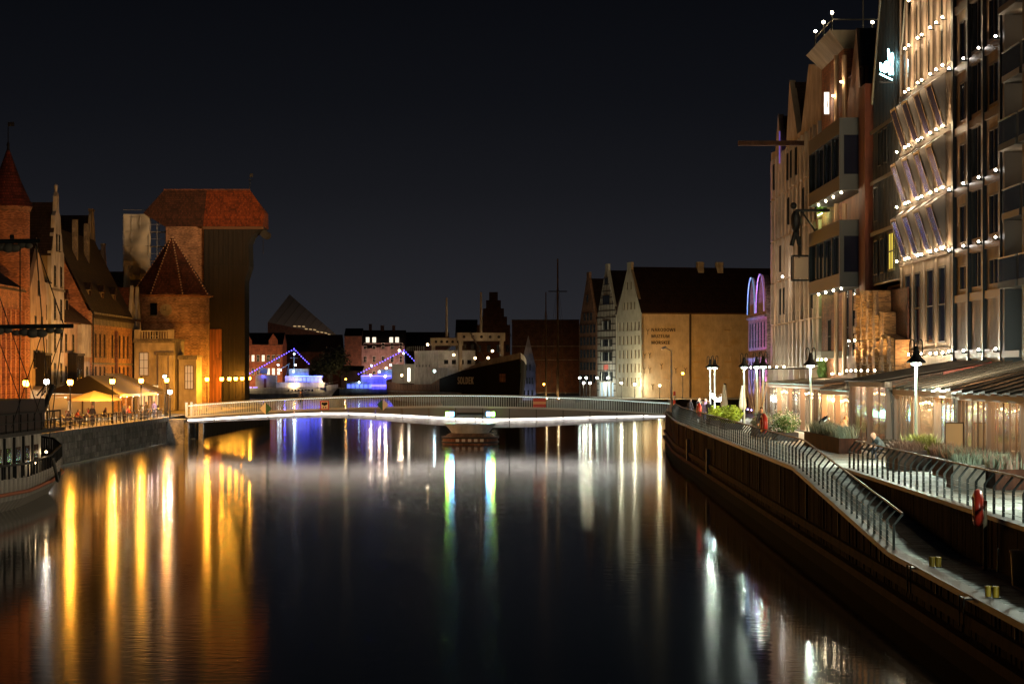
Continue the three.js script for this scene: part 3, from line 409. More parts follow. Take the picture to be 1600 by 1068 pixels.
{ // houses behind, their gables above the roofs
  const g = (name, label, X, u0, u1, vA, vS, D, wall, roof, extra) => { const d0 = dOf(u0, X), d1 = dOf(u1, X), W = d1 - d0, d = (d0 + d1) / 2, A = yG(vA, d), S = yG(vS, d), H = S - 2.5;
    house(name, label, { pos: [X, G0, -d0], turn: WT, W, D, H, A: A - .8, roofApex: A - .5, ridge: 'front', wall, roof, eave: .1, outline: [[0, 0], [W, 0], [W, H + .2], [W * .84, S - .4], [W * .76, S], [W * .68, lerp(S, A, .55)], [W * .6, A - .4], [W * .55, A], [W * .45, A], [W * .4, A - .4], [W * .32, lerp(S, A, .55)], [W * .24, S], [W * .16, S - .4], [0, H + .2]], wins: [...grid(W * .32, W * .68, 2, S - 2.2, .8, 1.6, {}), ...grid(W * .25, W * .75, 3, H - 3.4, .8, 1.8, {})], sills: true, extra: (t) => { new B().box(W * .42, A, -.5, W * .58, A + .3, .1).mesh('gable_cap', mats.trim_stone, t); extra?.(t, W, H, A); } }); };
  g('ornate_gable_house', 'dark roofed house with ornate pale gable rising behind the red roof', -54, 136, 153, 330, 384, 22, mats.plaster_cream, mats.tile_dark, (t, W, H, A) => { for (const s of [.2, .8]) new B().cyl(W * s, H + 2.2, -.2, .2, H + 4, .05, 8).mesh('obelisk', mats.trim_stone, t); });
  g('brown_gable_house', 'smaller brown gable just behind the long brick house', -53.5, 157, 169, 384, 415, 14, mats.plaster_pink, mats.tile_dark, (t, W, H, A) => { new B().box(1.4, A - 1, -6, 1.45, A + 4, -5.95).box(-.4, A + 3.4, -6, 3.6, A + 3.45, -5.95).mesh('aerial', mats.black_iron, t); });
  g('tower_gable_house', 'slim cream gable with pinnacles beside the wrapped scaffold', -50.5, 193, 206, 418, 455, 12, mats.plaster_cream, mats.tile_dark, (t, W, H, A) => { for (const s of [.12, .88]) new B().cyl(W * s, H, -.1, .3, H + 2.4, .06, 6).mesh('pinnacle', mats.trim_stone, t); });
}
{ // white twin gables
  const d0 = 318, W = 9, d = 325, H = yG(500, d), A = yG(448, d);
  house('twin_gable_house', 'white house with two sharp pointed gables beside the round tower', { pos: [WX - .4, G0, -d0], turn: WT, W, D: 8, H, A: H + .01, wall: mats.plaster_white, roof: mats.tile_red, outline: [[0, 0], [W, 0], [W, H - 1], [W * .76, A], [W * .52, H - 1], [W * .48, H - 1], [W * .26, A], [0, H - 1]], wins: [...grid(W * .25, W * .75, 2, 8.2, .7, 1.5, {}), ...grid(W * .2, W * .8, 3, 4, .8, 1.8, { pane: mats.lit_dim, glow: 1 })],
    extra: (t) => { for (const c of [.26, .76]) new B().tri([[W * (c - .25), H - 1, -.3], [W * c, A - .2, -.3], [W * c, A - .2, -6], [W * (c - .25), H - 1, -6]], [[W * (c + .24), H - 1, -.3], [W * (c + .24), H - 1, -6], [W * c, A - .2, -6], [W * c, A - .2, -.3]]).mesh('gable_roof', mats.tile_red, t); } });
}
{ // cream terrace pavilion that projects to the river, faces south
  const d = 317, x0 = -46.8, W = 4.9, H = yG(531, d);
  house('terrace_house', 'cream terrace house with balustrade and pilasters before the round tower', { pos: [x0, G0, -d], W, D: 10, H, A: H, wall: mats.plaster_cream, roof: mats.trim_stone, frame: mats.frame_brown,
    wins: [[.6, 4.3, 1.15, 2.9, { ny: 3, pane: mats.lit_dim, glow: 1 }], [.6, .6, 1.15, 2.6, { pane: mats.lit_warm, glow: 1 }], [2.2, .6, 1.0, 2.6, { pane: mats.lit_warm, glow: 1 }]], cornice: true,
    extra: (t) => { for (const x of [3.0, 4.3]) new B().box(x, 0, .02, x + .42, H - 1.9, .35).mesh('pilaster', mats.plaster_cream, t); new B().box(2.8, H - 1.9, .02, W + .1, H - 1.5, .5).mesh('entablature', mats.trim_stone, t); for (const x of [0, W - .75]) new B().box(x, H + .18, -.3, x + .75, H + 1.3, .1).mesh('parapet_pier', mats.plaster_cream, t); for (let x = .9; x < W - .9; x += .33) new B().box(x, H + .18, -.1, x + .14, H + 1.05, .04).mesh('baluster', mats.plaster_cream, t); new B().box(.7, H + 1.05, -.15, W - .8, H + 1.2, .09).mesh('balustrade_rail', mats.plaster_cream, t); } });
  house('bay_house', 'low cream bay with tall window right of the terrace house', { pos: [-41.7, G0, -320], W: 2.2, D: 6, H: yG(557, 320), A: yG(557, 320), wall: mats.plaster_cream, roof: mats.trim_stone, frame: mats.frame_brown, wins: [[.75, 2.6, 1.1, 3.0, { ny: 3, nx: 3, pane: mats.lit_dim, glow: 1 }]], cornice: true });
}
{ // wrapped scaffold
  const d = 351, x0 = ex(192, d), x1 = ex(258, d), y1 = yG(337, d), t = thing('scaffold', 'scaffold tower half wrapped in pale sheeting behind the round tower', 'scaffold', [x0, G0, -d]), W = x1 - x0;
  const b = new B(); for (let i = 0; i <= 5; i++) for (const z of [0, -2]) b.bar([W * i / 5, 0, z], [W * i / 5, y1, z], .045); b.mesh('standards', M('scaffold_tube', .3, .29, .27, { metal: .6, rough: .5 }), t);
  for (let y = 2; y <= y1 + .1; y += 2) { new B().bar([0, y, 0], [W, y, 0], .045).bar([0, y, -2], [W, y, -2], .045).bar([0, y + 1, 0], [W, y + 1, 0], .03).mesh('ledger', mats.scaffold_tube, t); new B().box(0, y, -1.9, W, y + .05, -.1).mesh('deck_board', M('scaffold_board', .2, .14, .08, { tex: T.wood }), t); }
  const g = new THREE.PlaneGeometry(W * .62, y1 + .2, 24, 60), p = g.attributes.position; for (let i = 0; i < p.count; i++) { const x = p.getX(i), y = p.getY(i); p.setZ(i, .3 * Math.sin(x * 1.7 + Math.sin(y * .9) * 1.4) + .5 * Math.abs(Math.sin(y * 1.57)) + .1 * fbm(x * .05 + .5, y * .02 + .5, 16)); } g.computeVertexNormals(); g.translate(W * .34, (y1 + .2) / 2, .18);
  for (let y = 2; y < y1; y += 2) new B().bar([0, y, .62], [W * .66, y, .62], .05).mesh('guard_rail', mats.scaffold_tube, t); for (let k = 0; k < 4; k++) new B().bar([W * .2 * k + .1, 0, .64], [W * .2 * k + .1, y1, .64], .05).mesh('outer_standard', mats.scaffold_tube, t);
  const m = addMesh('sheeting', g, M('sheeting', .55, .50, .42, { rough: .7, tex: T.plaster }), t);
}
{ // round brick tower with cone roof
  const d = 336, R = 4.9, x = ex(268, d), H = yG(459, d), A = yG(369, d), n = 8, t = thing('round_tower', 'stout round brick tower with red tiled cone roof and a clock', 'tower', [x, G0, -d]);
  new B().cyl(0, 0, 0, R, H, R, 40).mesh('shaft', M('brick_tower', .42, .33, .25, { tex: T.brick }), t);
  new B().cyl(0, H - .5, 0, R + .05, H - .1, R + .22, 40).cyl(0, H - 3.9, 0, R + .06, H - 3.72, R + .06, 40).mesh('string_course', mats.brick_brown, t);
  const rp = (i, r, y) => { const a = (i + .5) / n * Math.PI * 2; return [Math.sin(a) * r, y, Math.cos(a) * r]; };
  const b = new B(); for (let i = 0; i < n; i++) b.tri([rp(i, R + .55, H - .25), rp(i + 1, R + .55, H - .25), rp(i + 1, .05, A), rp(i, .05, A)]); const roof = b.mesh('roof', M('tile_tower', .17, .05, .026, { tex: T.tile, bump: T.tileBump, bumpScale: .06 }), t);
  new B().cyl(0, H - .4, 0, R + .5, H - .25, R + .56, 12).mesh('eave', mats.brick_brown, roof);
  for (let i = 0; i < n; i++) for (let k = 0; k < 22; k++) { if (Math.cos((i + .5) / n * 2 * Math.PI) < -.1) continue; const s = (k + .5) / 22, p = rp(i, lerp(R + .55, .05, s), lerp(H - .25, A, s) + .06); const m = addMesh('hip_tile', memo('hip', () => new THREE.SphereGeometry(.12, 6, 5)), M('hip_pale', .45, .28, .18), roof); m.position.set(...p); }
  const at = (a, y, w, h, name, mat, o = .02) => { const m = new B().box(-w / 2, -h / 2, -.06, w / 2, h / 2, .06).mesh(name, mat, t); m.position.set(Math.sin(a) * (R + o), y, Math.cos(a) * (R + o)); m.rotation.y = a; return m; };
  at(-.36, H - 2.1, .95, 1.6, 'window', mats.glass_dark); at(-.36, H - 2.95, 1.15, .14, 'window_sill', mats.trim_stone, .06);
  at(-.33, H - 5.6, 1.2, 1.5, 'barred_window', mats.frame_white); for (const dx of [-.3, .3]) for (const dy of [-.35, .35]) at(-.33 + dx / R, H - 5.6 + dy, .48, .58, 'pane', mats.glass_dark, .07);
  const c = new B().geo(new THREE.CylinderGeometry(.78, .78, .12, 24).rotateX(Math.PI / 2)).mesh('clock_face', M('clock_pale', .5, .42, .3, { tex: T.plaster }), t); c.position.set(Math.sin(-.02) * (R + .04), H - 2.2, R + .04);
  new B().box(-.03, 0, .06, .03, .5, .09).box(-.35, -.03, .06, 0, .03, .09).mesh('clock_hand', mats.black_iron, c);
  new B().bar([-R * .77, H - 1, R * .68], [-R * .77, 0, R * .68], .09).mesh('downpipe', mats.black_iron, t);
}
{ // harbour crane: brick towers and great timber hood
  const d = 349, t = thing('harbour_crane', 'huge old harbour crane with dark timber hood and red tiled roof', 'building', [0, G0, -d]);
  const X = (u) => ex(u, d), Y = (v) => yG(v, d), Dp = 7;
  new B().box(X(258), 0, -Dp, X(318), Y(352), -.6).mesh('brick_tower', M('brick_crane', .38, .26, .17, { tex: T.brick }), t);
  const wood = M('crane_timber', .013, .007, .004, { tex: T.plank, rough: .85 });
  const prof = [[X(318), 0], [X(382), 0], [X(382), Y(438)], [X(389), Y(415)], [X(388), Y(380)], [X(393), Y(368)], [X(403), Y(360)], [X(411), Y(356)], [X(411), Y(350)], [X(318), Y(350)]];
  new B().wall(prof, [], 0, Dp - 1).mesh('timber_body', wood, t);
  for (let i = 1; i < 5; i++) { const y = lerp(0, Y(360), i / 5); new B().box(X(318), y, .005, X(382), y + .22, .12).mesh('ledger_beam', wood, t); }
  for (let i = 0; i < 9; i++) { const x = lerp(X(319.5), X(380), i / 8); new B().box(x - .07, 0, .005, x + .07, Y(352), .09).mesh('batten', wood, t); }
  new B().box(X(326), 0, .13, X(346), Y(514), .3).mesh('door_panel', M('door_rust', .34, .12, .045, { tex: T.plank }), t);
  // roof: ridge runs toward the water, hipped at both ends
  const ye = Y(354), yr = Y(294), a = X(250), b = X(386), l = X(216), r = X(412), zf = .7, zb = -Dp - .6, zm = -Dp / 2, s = X(318), yl = Y(332), xl = X(222), zAt = (y) => lerp(.7, -Dp / 2, (y - Y(354)) / (Y(294) - Y(354))), zl = zAt(yl), zr = zAt(Y(330)), zl2 = -Dp - zl, zr2 = -Dp - zr;
  const roof = new B().tri([[X(258), ye, zf], [s, ye, zf], [s, yr, zm], [a, yr, zm], [xl, yl, zl]], [[xl, yl, zl], [a, yr, zm], [xl, yl, zl2]], [[X(258), ye, zb], [xl, yl, zl2], [a, yr, zm], [s, yr, zm], [s, ye, zb]]).mesh('old_roof', M('tile_crane_old', .13, .042, .020, { tex: T.tile, bump: T.tileBump, bumpScale: .05 }), t);
  new B().tri([[s, ye, zf + .05], [X(411), ye, zf + .05], [X(412), Y(330), zr], [b, yr + .02, zm], [s, yr + .02, zm]], [[X(411), ye, zf], [X(411), ye, zb], [X(412), Y(330), zr2], [X(412), Y(330), zr]], [[X(412), Y(330), zr], [X(412), Y(330), zr2], [b, yr + .02, zm]], [[s, ye, zb], [s, yr, zm], [b, yr, zm], [X(412), Y(330), zr2], [X(411), ye, zb]]).mesh('new_roof', M('tile_crane_new', .42, .078, .014, { tex: T.tile, bump: T.tileBump, bumpScale: .05 }), t);
  new B().box(s - .1, ye - .35, zf - .6, X(412), ye - .02, zf + .12).mesh('eave_board', M('eave_board', .10, .045, .02), t);
  new B().box(a, yr - .05, zm - .15, b, yr + .15, zm + .15).mesh('ridge_tiles', mats.tile_red, t);
  new B().bar([X(386), yr, zm], [X(386), yr + 2.3, zm], .04).bar([X(383), yr + 1.4, zm], [X(390), yr + 1.4, zm], .03).box(X(386), yr + 1.8, zm - .03, X(391), yr + 2.3, zm + .03).mesh('weather_vane', mats.black_iron, t);
  new B().box(X(250), Y(331) - .3, zf - 3, X(262), Y(345), -Dp + 2).mesh('loft_wall', mats.timber_black, t);
  for (const z of [-2.5, -6.5]) new B().geo(new THREE.CylinderGeometry(.55, .55, .25, 14).rotateX(Math.PI / 2).translate(X(410), Y(364), z)).mesh('pulley_wheel', mats.black_iron, t);
  new B().bar([X(408), Y(364), -2.5], [X(408), Y(395), -2.5], .04).mesh('hoist_rope', mats.black_iron, t);
}
{ // floodlight on the far quay that reaches the crane roof and the high gables
  const t = thing('floodlight_mast', 'tall slim floodlight mast on the promenade beside the footbridge end', 'floodlight', [ex(1049, 259), UP, -259]);
  new B().cyl(0, 0, 0, .11, 6.2, .07, 8).bar([0, 6.2, 0], [-.7, 6.55, 0], .05).bar([0, 3.1, 0], [-.6, 3.3, 0], .03).mesh('mast', M('mast_pale', .5, .5, .48, { rough: .5 }), t);
  new B().boxR(-.75, 6.5, 0, .5, .18, .4, 0, 0, .5).mesh('lamp_head', M('mast_head', .2, .2, .2), t);
  new B().boxR(-.80, 6.41, 0, .36, .03, .3, 0, 0, .5).mesh('floodlight_glass', M('flood_glow', .9, .8, .6, { glow: [1, .74, .42], power: 6 }), t);
  spotLight(t, -.9, 6.5, 0, ex(322, 349) - t.position.x, 31, -349 + 259, [1, .62, .30], 52000, .17, .2, 1);
}
// ---------- east row: fronts face west, local x runs south (toward the viewer), local z outward over the promenade ----------
const EX = 23.5, ET = -Math.PI / 2, dE = (u, X = EX) => 4000 * X / (u - 800);
M('facade_beige', .52, .40, .30, { tex: T.plaster, rough: .7 }); M('facade_tan', .44, .28, .16, { tex: T.plaster, rough: .65 }); M('facade_pale', .64, .51, .38, { tex: T.plaster, rough: .7 });
M('metal_bronze', .05, .035, .026, { rough: .45, metal: .5 }); M('metal_grey', .05, .054, .056, { rough: .5, metal: .3 }); M('metal_black', .014, .014, .015, { rough: .4, metal: .4 }); M('terracotta', .27, .062, .028, { tex: T.plaster, rough: .75 });
M('glass_blue', .012, .014, .03, { rough: .06, metal: .0, spec: 1 }); M('spot_glow', .9, .85, .7, { glow: [1, .82, .55], power: 60 }); M('spot_white', .9, .9, .9, { glow: [1, .93, .85], power: 40 });
M('curtain_lit', .6, .3, .1, { glow: [1, .42, .1], power: .55, rough: .8 }); M('window_yellow', .5, .45, .1, { glow: [1, .78, .10], power: .75, rough: .4 }); M('rod_gold', .60, .40, .24, { rough: .4, metal: .3 });
function eastBlock(name, label, d0, d1, base, X = EX) { // d0 near, d1 far
  const t = thing(name, label, 'building', [X, base, -d1], ET); t.W = d1 - d0; t.d1 = d1; t.base = base; return t; }
const sAt = (t, u, X = EX) => t.d1 - dE(u, X), yAt = (t, u, v, X = EX) => hy(v, dE(u, X)) - t.base;
{ // facade with leaning bay windows and rows of small lamps
  const t = eastBlock('lamp_row_hotel', 'beige hotel front with leaning bay windows and rows of bright lamps', 136.1, 154.4, UP), W = t.W, H = 32;
  const tall = []; for (const [a, b] of [[1.6, 3.6], [5.2, 7.2], [9.6, 11.8], [13.6, 15.8]]) tall.push([a, 5.6, b - a, 4.2]);
  const up = []; for (let k = 0; k < 4; k++) for (const y of [20.8, 23.4, 26]) up.push([1.5 + k * 4.3, y, 1.4, 1.9]);
  new B().wall([[0, 0], [W, 0], [W, H], [W * .62, H + 9], [W * .3, H], [0, 22.4]], [...tall, ...up], 0, .5).mesh('front_wall', mats.facade_beige, t);
  new B().box(0, 0, -14, .3, 22.2, -.5).mesh('side_wall', mats.facade_beige, t); new B().box(.3, 0, -14, W, 22.2, -13.6).mesh('rear_wall', mats.facade_beige, t);
  new B().tri([[0, 22.4, -.3], [W * .62, H + 9, -.3], [W * .62, H + 9, -14], [0, 22.4, -14]], [[W, 31, -.3], [W, 31, -14], [W * .62, H + 9, -14], [W * .62, H + 9, -.3]]).mesh('roof', mats.metal_grey, t);
  new B().tube([[0, 22.5, .06], [W * .3, H + .1, .06]], .06).mesh('verge_light', M('verge_pale', .5, .5, .48, { rough: .4 }), t);
  for (const [x, y, w, h] of tall) win(t, x, y, .04, w, h, { nx: 1, ny: 2, pane: mats.glass_blue, fw: .1 });
  for (const [x, y, w, h] of up) win(t, x, y, .04, w, h, { nx: 1, ny: 1, fw: .08 });
  for (let k = 0; k < 9; k++) { const x = .25 + k * (W - .5) / 8; new B().box(x - .14, 20.6, .01, x + .14, 29, .14).mesh('pilaster', mats.facade_beige, t); }
  for (const x of [.3, 4.4, 8.6, 12.8, 17.6]) new B().box(x - .22, 5, .01, x + .22, 10.3, .1).mesh('lower_pilaster', mats.facade_beige, t);
  for (const y of [5.0, 10.35, 13.6, 16.9, 20.15]) new B().box(0, y, .005, W, y + .32, .16).mesh('floor_band', M('band_brown', .2, .13, .085, { tex: T.plaster }), t);
  // leaning bays
  const fl = [10.75, 14.0, 17.3];
  fl.forEach((y, fi) => { for (let k = 0; k < 4; k++) { const x = 1.2 + k * 4.3, w = 2.0, h = 2.35, o = .8;
    const p = new B().tri([[x, y, .06], [x + w, y, .06], [x + w, y + .12, .1], [x, y + .12, .1]], [[x, y, .05], [x, y + h, o], [x, y + h + .55, .05]], [[x + w, y, .05], [x + w, y + h + .55, .05], [x + w, y + h, o]], [[x - .1, y + h, o + .06], [x + w + .1, y + h, o + .06], [x + w + .1, y + h + .6, .05], [x - .1, y + h + .6, .05]], [[x - .1, y + h - .12, o + .02], [x + w + .1, y + h - .12, o + .02], [x + w + .1, y + h, o + .06], [x - .1, y + h, o + .06]]).mesh('bay_window', M('bay_metal', .10, .09, .085, { rough: .35, metal: .6 }), t);
    const e = (s, f) => [s, lerp(y + .15, y + h - .12, f), lerp(.14, o, f) + .02]; new B().tri([e(x + .18, 0), e(x + w - .18, 0), e(x + w - .18, .97), e(x + .18, .97)]).mesh('pane', M('bay_glass', .03, .03, .075, { rough: .12, metal: .2 }), p);
    const fr = new B(); for (const [a, b] of [[x + .02, x + .17], [x + w - .17, x + w - .02]]) fr.tri([e(a, 0), e(b, 0), e(b, 1), e(a, 1)].map((q) => [q[0], q[1], q[2] + .03])); fr.mesh('frame', M('bay_frame', .26, .2, .15, { rough: .4, metal: .4 }), p); } });
  for (const [y, n] of [[4.95, 7], [10.55, 8], [13.8, 8], [17.1, 8], [20.35, 7], [22.9, 7], [25.5, 6], [28, 5]]) for (const u of [1413, 1426, 1432, 1446.5, 1452.6, 1466.5, 1476, 1486].slice(8 - n)) { const x = sAt(t, u); new B().cyl(x, y - .06, .42, .08, y + .02, .1, 8).bar([x, y - .02, .22], [x, y - .02, .42], .03).mesh('lamp_cup', mats.dark_metal, t); bulb(t, x, y + .08, .44, .065, mats.spot_glow, [1, .70, .40], 10, 'facade_lamp'); }
}
{ // dark framed hotel with uplit piers
  const t = eastBlock('dark_frame_hotel', 'dark framed hotel with big black windows and small uplights on its piers', 122.3, 136, UP), W = t.W, H = 34;
  const px = [1494, 1517, 1541, 1568].map((u) => sAt(t, u)), floors = [5.0, 10.35, 13.55, 19.95, 26.3, 32.6], bands = [5.0, 7.9, 10.35, 13.5, 16.7, 19.9, 23.1, 26.3];
  const holes = []; for (let k = 0; k < 3; k++) for (let f = 0; f < bands.length - 1; f++) { if (f === 0) continue; const a = px[k] + (k === 1 ? .35 : k === 2 ? .9 : 1.3), b = px[k + 1] - (k === 2 ? .9 : .35), y0 = bands[f] + .3, y1 = bands[f + 1] - (k === 1 ? .2 : .75); holes.push([a, y0, b - a, y1 - y0]); }
  new B().wall([[0, 0], [W, 0], [W, H], [0, H]], holes, 0, .4).mesh('front_wall', mats.facade_tan, t);
  new B().box(0, H - .4, -12, W, H, -.4).mesh('roof', mats.metal_black, t); new B().box(0, 0, -12, .3, H, -.4).mesh('side_wall', mats.metal_black, t); new B().box(.3, 0, -12, W, H - .4, -11.7).mesh('rear_wall', mats.metal_black, t);
  for (const [x, y, w, h] of holes) win(t, x, y, .04, w, h, { nx: w > 2.6 ? 2 : 1, ny: 1, fw: .12, frame: mats.metal_bronze });
  for (const x of px) new B().box(x - .26, 4.2, .01, x + .26, H, .2).mesh('pier', mats.metal_black, t);
  for (const y of bands) for (let k = 0; k < 3; k++) new B().box(px[k] + .27, y - .28, .01, px[k + 1] - .27, y + .12, .13).mesh('spandrel_beam', mats.metal_bronze, t);
  for (const y of [5.05, 10.4, 13.6, 20]) for (const x of px) { const c = new B().box(x - .1, y - .1, .2, x + .1, y, .48).mesh('uplight', mats.metal_black, t); bulb(t, x, y + .06, .36, .06, mats.spot_white, [1, .93, .85], 0, 'uplight_lamp'); spotLight(t, x, y + .12, .38, x, y + 5, .2, [1, .74, .48], 46, .9, .06, .9); }
}
{ // balcony hotel at the picture's edge
  const t = eastBlock('balcony_hotel', 'grey hotel with glass balconies and orange lit curtains at the right edge', 100, 122.2, UP), W = t.W, H = 34;
  new B().box(0, 0, -12, W, H, -1.6).mesh('core_wall', mats.facade_tan, t); new B().box(0, H, -12, W, H + .3, .4).mesh('roof', mats.metal_black, t);
  for (const x of [.35, 5.2, 10, 15]) new B().box(x - .3, 0, -1.6, x + .3, H, .1).mesh('fin_wall', M('fin_grey', .06, .055, .055, { rough: .6 }), t);
  for (let f = 0; f < 8; f++) { const y = 5 + f * 3.25; for (let k = 0; k < 3; k++) { const a = [.66, 5.51, 10.31][k], b = [4.89, 9.69, 14.69][k];
    const sl = new B().box(a, y - .3, -1.59, b, y, f % 2 ? .42 : .24).mesh('balcony_slab', f % 2 ? M('slab_grey', .16, .15, .14) : mats.metal_grey, t); if (f) { const z = f % 2 ? .42 : .24; new B().box(a, y + .02, z - .06, b, y + 1.1, z - .03).mesh('glass_guard', M('guard_glass', .5, .55, .55, { rough: .05, through: .85 }), sl); new B().box(a, y + 1.1, z - .09, b, y + 1.16, z).mesh('top_rail', M('rail_bright', .4, .4, .38, { metal: .6, rough: .4 }), sl); }
    win(t, a + .3, y + .1, -1.5, b - a - .6, 2.6, { nx: 3, ny: 1, fw: .09 });
    if (f) { new B().box(a + 1.2, y + 2.85, -.9, a + 2.6, y + 2.9, -.8).mesh('soffit_lamp', M('soffit_glow', .9, .85, .7, { glow: [1, .82, .58], power: 5 }), t); pointLight(t, a + 1.9, y + 2.75, -.85, [1, .72, .42], 2.6, .15); }
    if (f > 0 && k < 2 && (f * 3 + k) % 2 === 0) new B().box(a + 1.7, y + .2, -1.42, a + 2.25, y + 2.6, -1.34).mesh('lit_curtain_window', mats.curtain_lit, t); } }
}
{ // dark glass gable with neon script
  const t = eastBlock('dark_gable_hotel', 'black ribbed gable front with a glowing script sign', 154.6, 166.3, UP), W = t.W, e = 21.4;
  new B().wall([[0, 9.6], [W, 9.6], [W, 30], [W * .75, 36], [0, e]], [[6.2, 6.9 + 3, 2.2, 1.2]], 0, .4).mesh('front_wall', mats.metal_black, t);
  new B().box(0, 0, -13, W, 9.55, -.9).mesh('ground_floor', mats.brick_dark, t); new B().box(.3, 9.6, -13, W, 21, -12.7).mesh('rear_wall', mats.metal_black, t); new B().box(0, 9.6, -13, .3, e, -.4).mesh('side_wall', mats.metal_black, t);
  new B().tri([[0, e, 0], [W * .75, 36, 0], [W * .75, 36, -13], [0, e, -13]]).mesh('roof', mats.metal_grey, t);
  new B().tube([[0, e, .08], [W * .75, 36, .08]], .09).mesh('verge', M('verge_steel', .3, .3, .3, { metal: .6, rough: .35 }), t);
  for (let x = .4; x < W; x += .62) { const top = Math.min(30, e + (36 - e) * x / (W * .75)) - .3; new B().box(x - .05, 9.7, .01, x + .05, top, .06).mesh('rib', mats.metal_grey, t); }
  for (const y of [12.9, 16.2, 19.5]) new B().box(0, y - .12, .17, W, y + .12, .22).mesh('floor_band', mats.metal_grey, t);
  for (const [x, y] of [[2.2, 10.2], [5, 10.2], [2.2, 13.6], [6.4, 17], [4, 17]]) win(t, x, y, .32, 1.5, 2.2, { nx: 2, ny: 1 });
  win(t, 8.3, 6.6, .04 - .85, 2.1, 3.4, { pane: mats.window_yellow, glow: 1, nx: 2, ny: 2, fw: .12 });
  win(t, 8.6, 10.2, .34, 2.2, 2.4, { pane: mats.window_yellow, glow: 1, nx: 2, ny: 2, fw: .12 });
  // neon script on a stand-off bracket, set square to the front so that it reads along the quay
  const n = new B(); const zz = (pts) => n.tube(pts.map(([z, y]) => [9.6, 22.2 + y * .62, .12 + z * .34]), .05, 6, 30);
  zz([[.1, 0], [.3, 1.1], [.35, 2.2], [.1, 1.8], [.35, .6], [.6, 0]]); zz([[.75, 0], [.85, 1.5], [1.0, 2.6], [.8, 2.0], [1.0, .6], [1.2, .3]]); zz([[1.3, .3], [1.6, 1.1], [1.3, 1.3], [1.25, .6], [1.6, .2], [1.9, .9]]); zz([[1.9, 1.0], [2.1, .3], [2.4, 1.2], [2.3, .4]]); zz([[.2, -.5], [1.2, -.25], [2.5, .1]]);
  n.mesh('neon_sign_tube', M('neon_cyan', .7, .9, .9, { glow: [.45, .95, 1], power: 9 }), t);
  new B().box(9.5, 21.6, .02, 9.56, 24.2, .1).box(9.5, 21.7, .1, 9.56, 21.78, 1.0).mesh('sign_bracket', mats.metal_black, t);
  pointLight(t, 9.9, 22.9, .6, [.45, .95, 1], 10, .25);
}
{ // preserved ruin of old brick, lit from below
  const X = 22.4, t = eastBlock('brick_ruin', 'jagged old brick wall glowing gold from uplights below the dark gable', 149.5, 166, UP, X), W = t.W; t.userData.category = 'wall';
  const bm = M('brick_gold', .42, .27, .11, { tex: T.brick });
  new B().wall([[0, 0], [W, 0], [W, 5.9], [W * .72, 6.3], [W * .71, 7.6], [W * .60, 7.7], [W * .58, 9.0], [W * .02, 9.3], [0, 8]], [[1.6, 6.0, .45, 2.4], [2.9, 6.0, .5, 2.4], [4.3, 6.0, .5, 2.4], [5.6, 6.0, .4, 2.3], [1.7, 2.1, .55, 2.5], [4.3, 2.1, .6, 2.4], [6.6, 2.1, .5, 2.4], [10.6, 2.1, .6, 2.6], [13.4, 2.1, .6, 2.4]], 0, .9).mesh('masonry', bm, t);
  new B().box(.3, 1.9, -.86, W - .3, 9, -.75).mesh('backing', mats.brick_dark, t);
  for (const [x, w, y] of [[.2, 1.1, 8.8], [3.5, .6, 8.4], [5.9, 1.0, 8.6], [8.6, 1.2, 7.2], [12, 1.2, 5.6], [15, 1.2, 5.6]]) for (let k = 0; k < y / .5; k++) new B().box(x + rr(-.06, .06), k * .5, .01, x + w + rr(-.06, .06), k * .5 + .47, .22 + rr(-.06, .08)).mesh('brick_course', bm, t);
  for (let i = 0; i < 46; i++) { const x = rr(.5, W - .8), y = rr(4.6, 6.1); new B().box(x, y, .01, x + rr(.2, .35), y + rr(.1, .16), rr(.06, .2)).mesh('loose_brick', bm, t); }
  for (const [x, y, p] of [[1.3, 4.1, 90], [3.4, 4.1, 100], [5.6, 4.1, 90], [8.2, 4.1, 90], [11, 4.1, 80], [14, 4.1, 80], [2.4, 6.0, 40], [5.2, 6.0, 40]]) { bulb(t, x, y, .85, .06, mats.spot_glow, [1, .72, .30], 0, 'wall_lamp'); new B().bar([x, y - .06, .3], [x, y - .06, .9], .03).mesh('lamp_arm', mats.dark_metal, t); spotLight(t, x, y + .08, .88, x + .1, y + 4, .1, [1, .72, .30], p, .85, .06, .8); if (y < 5) spotLight(t, x, y - .1, .88, x, 0, .1, [1, .72, .30], p * .6, .8, .06, .8); }
}
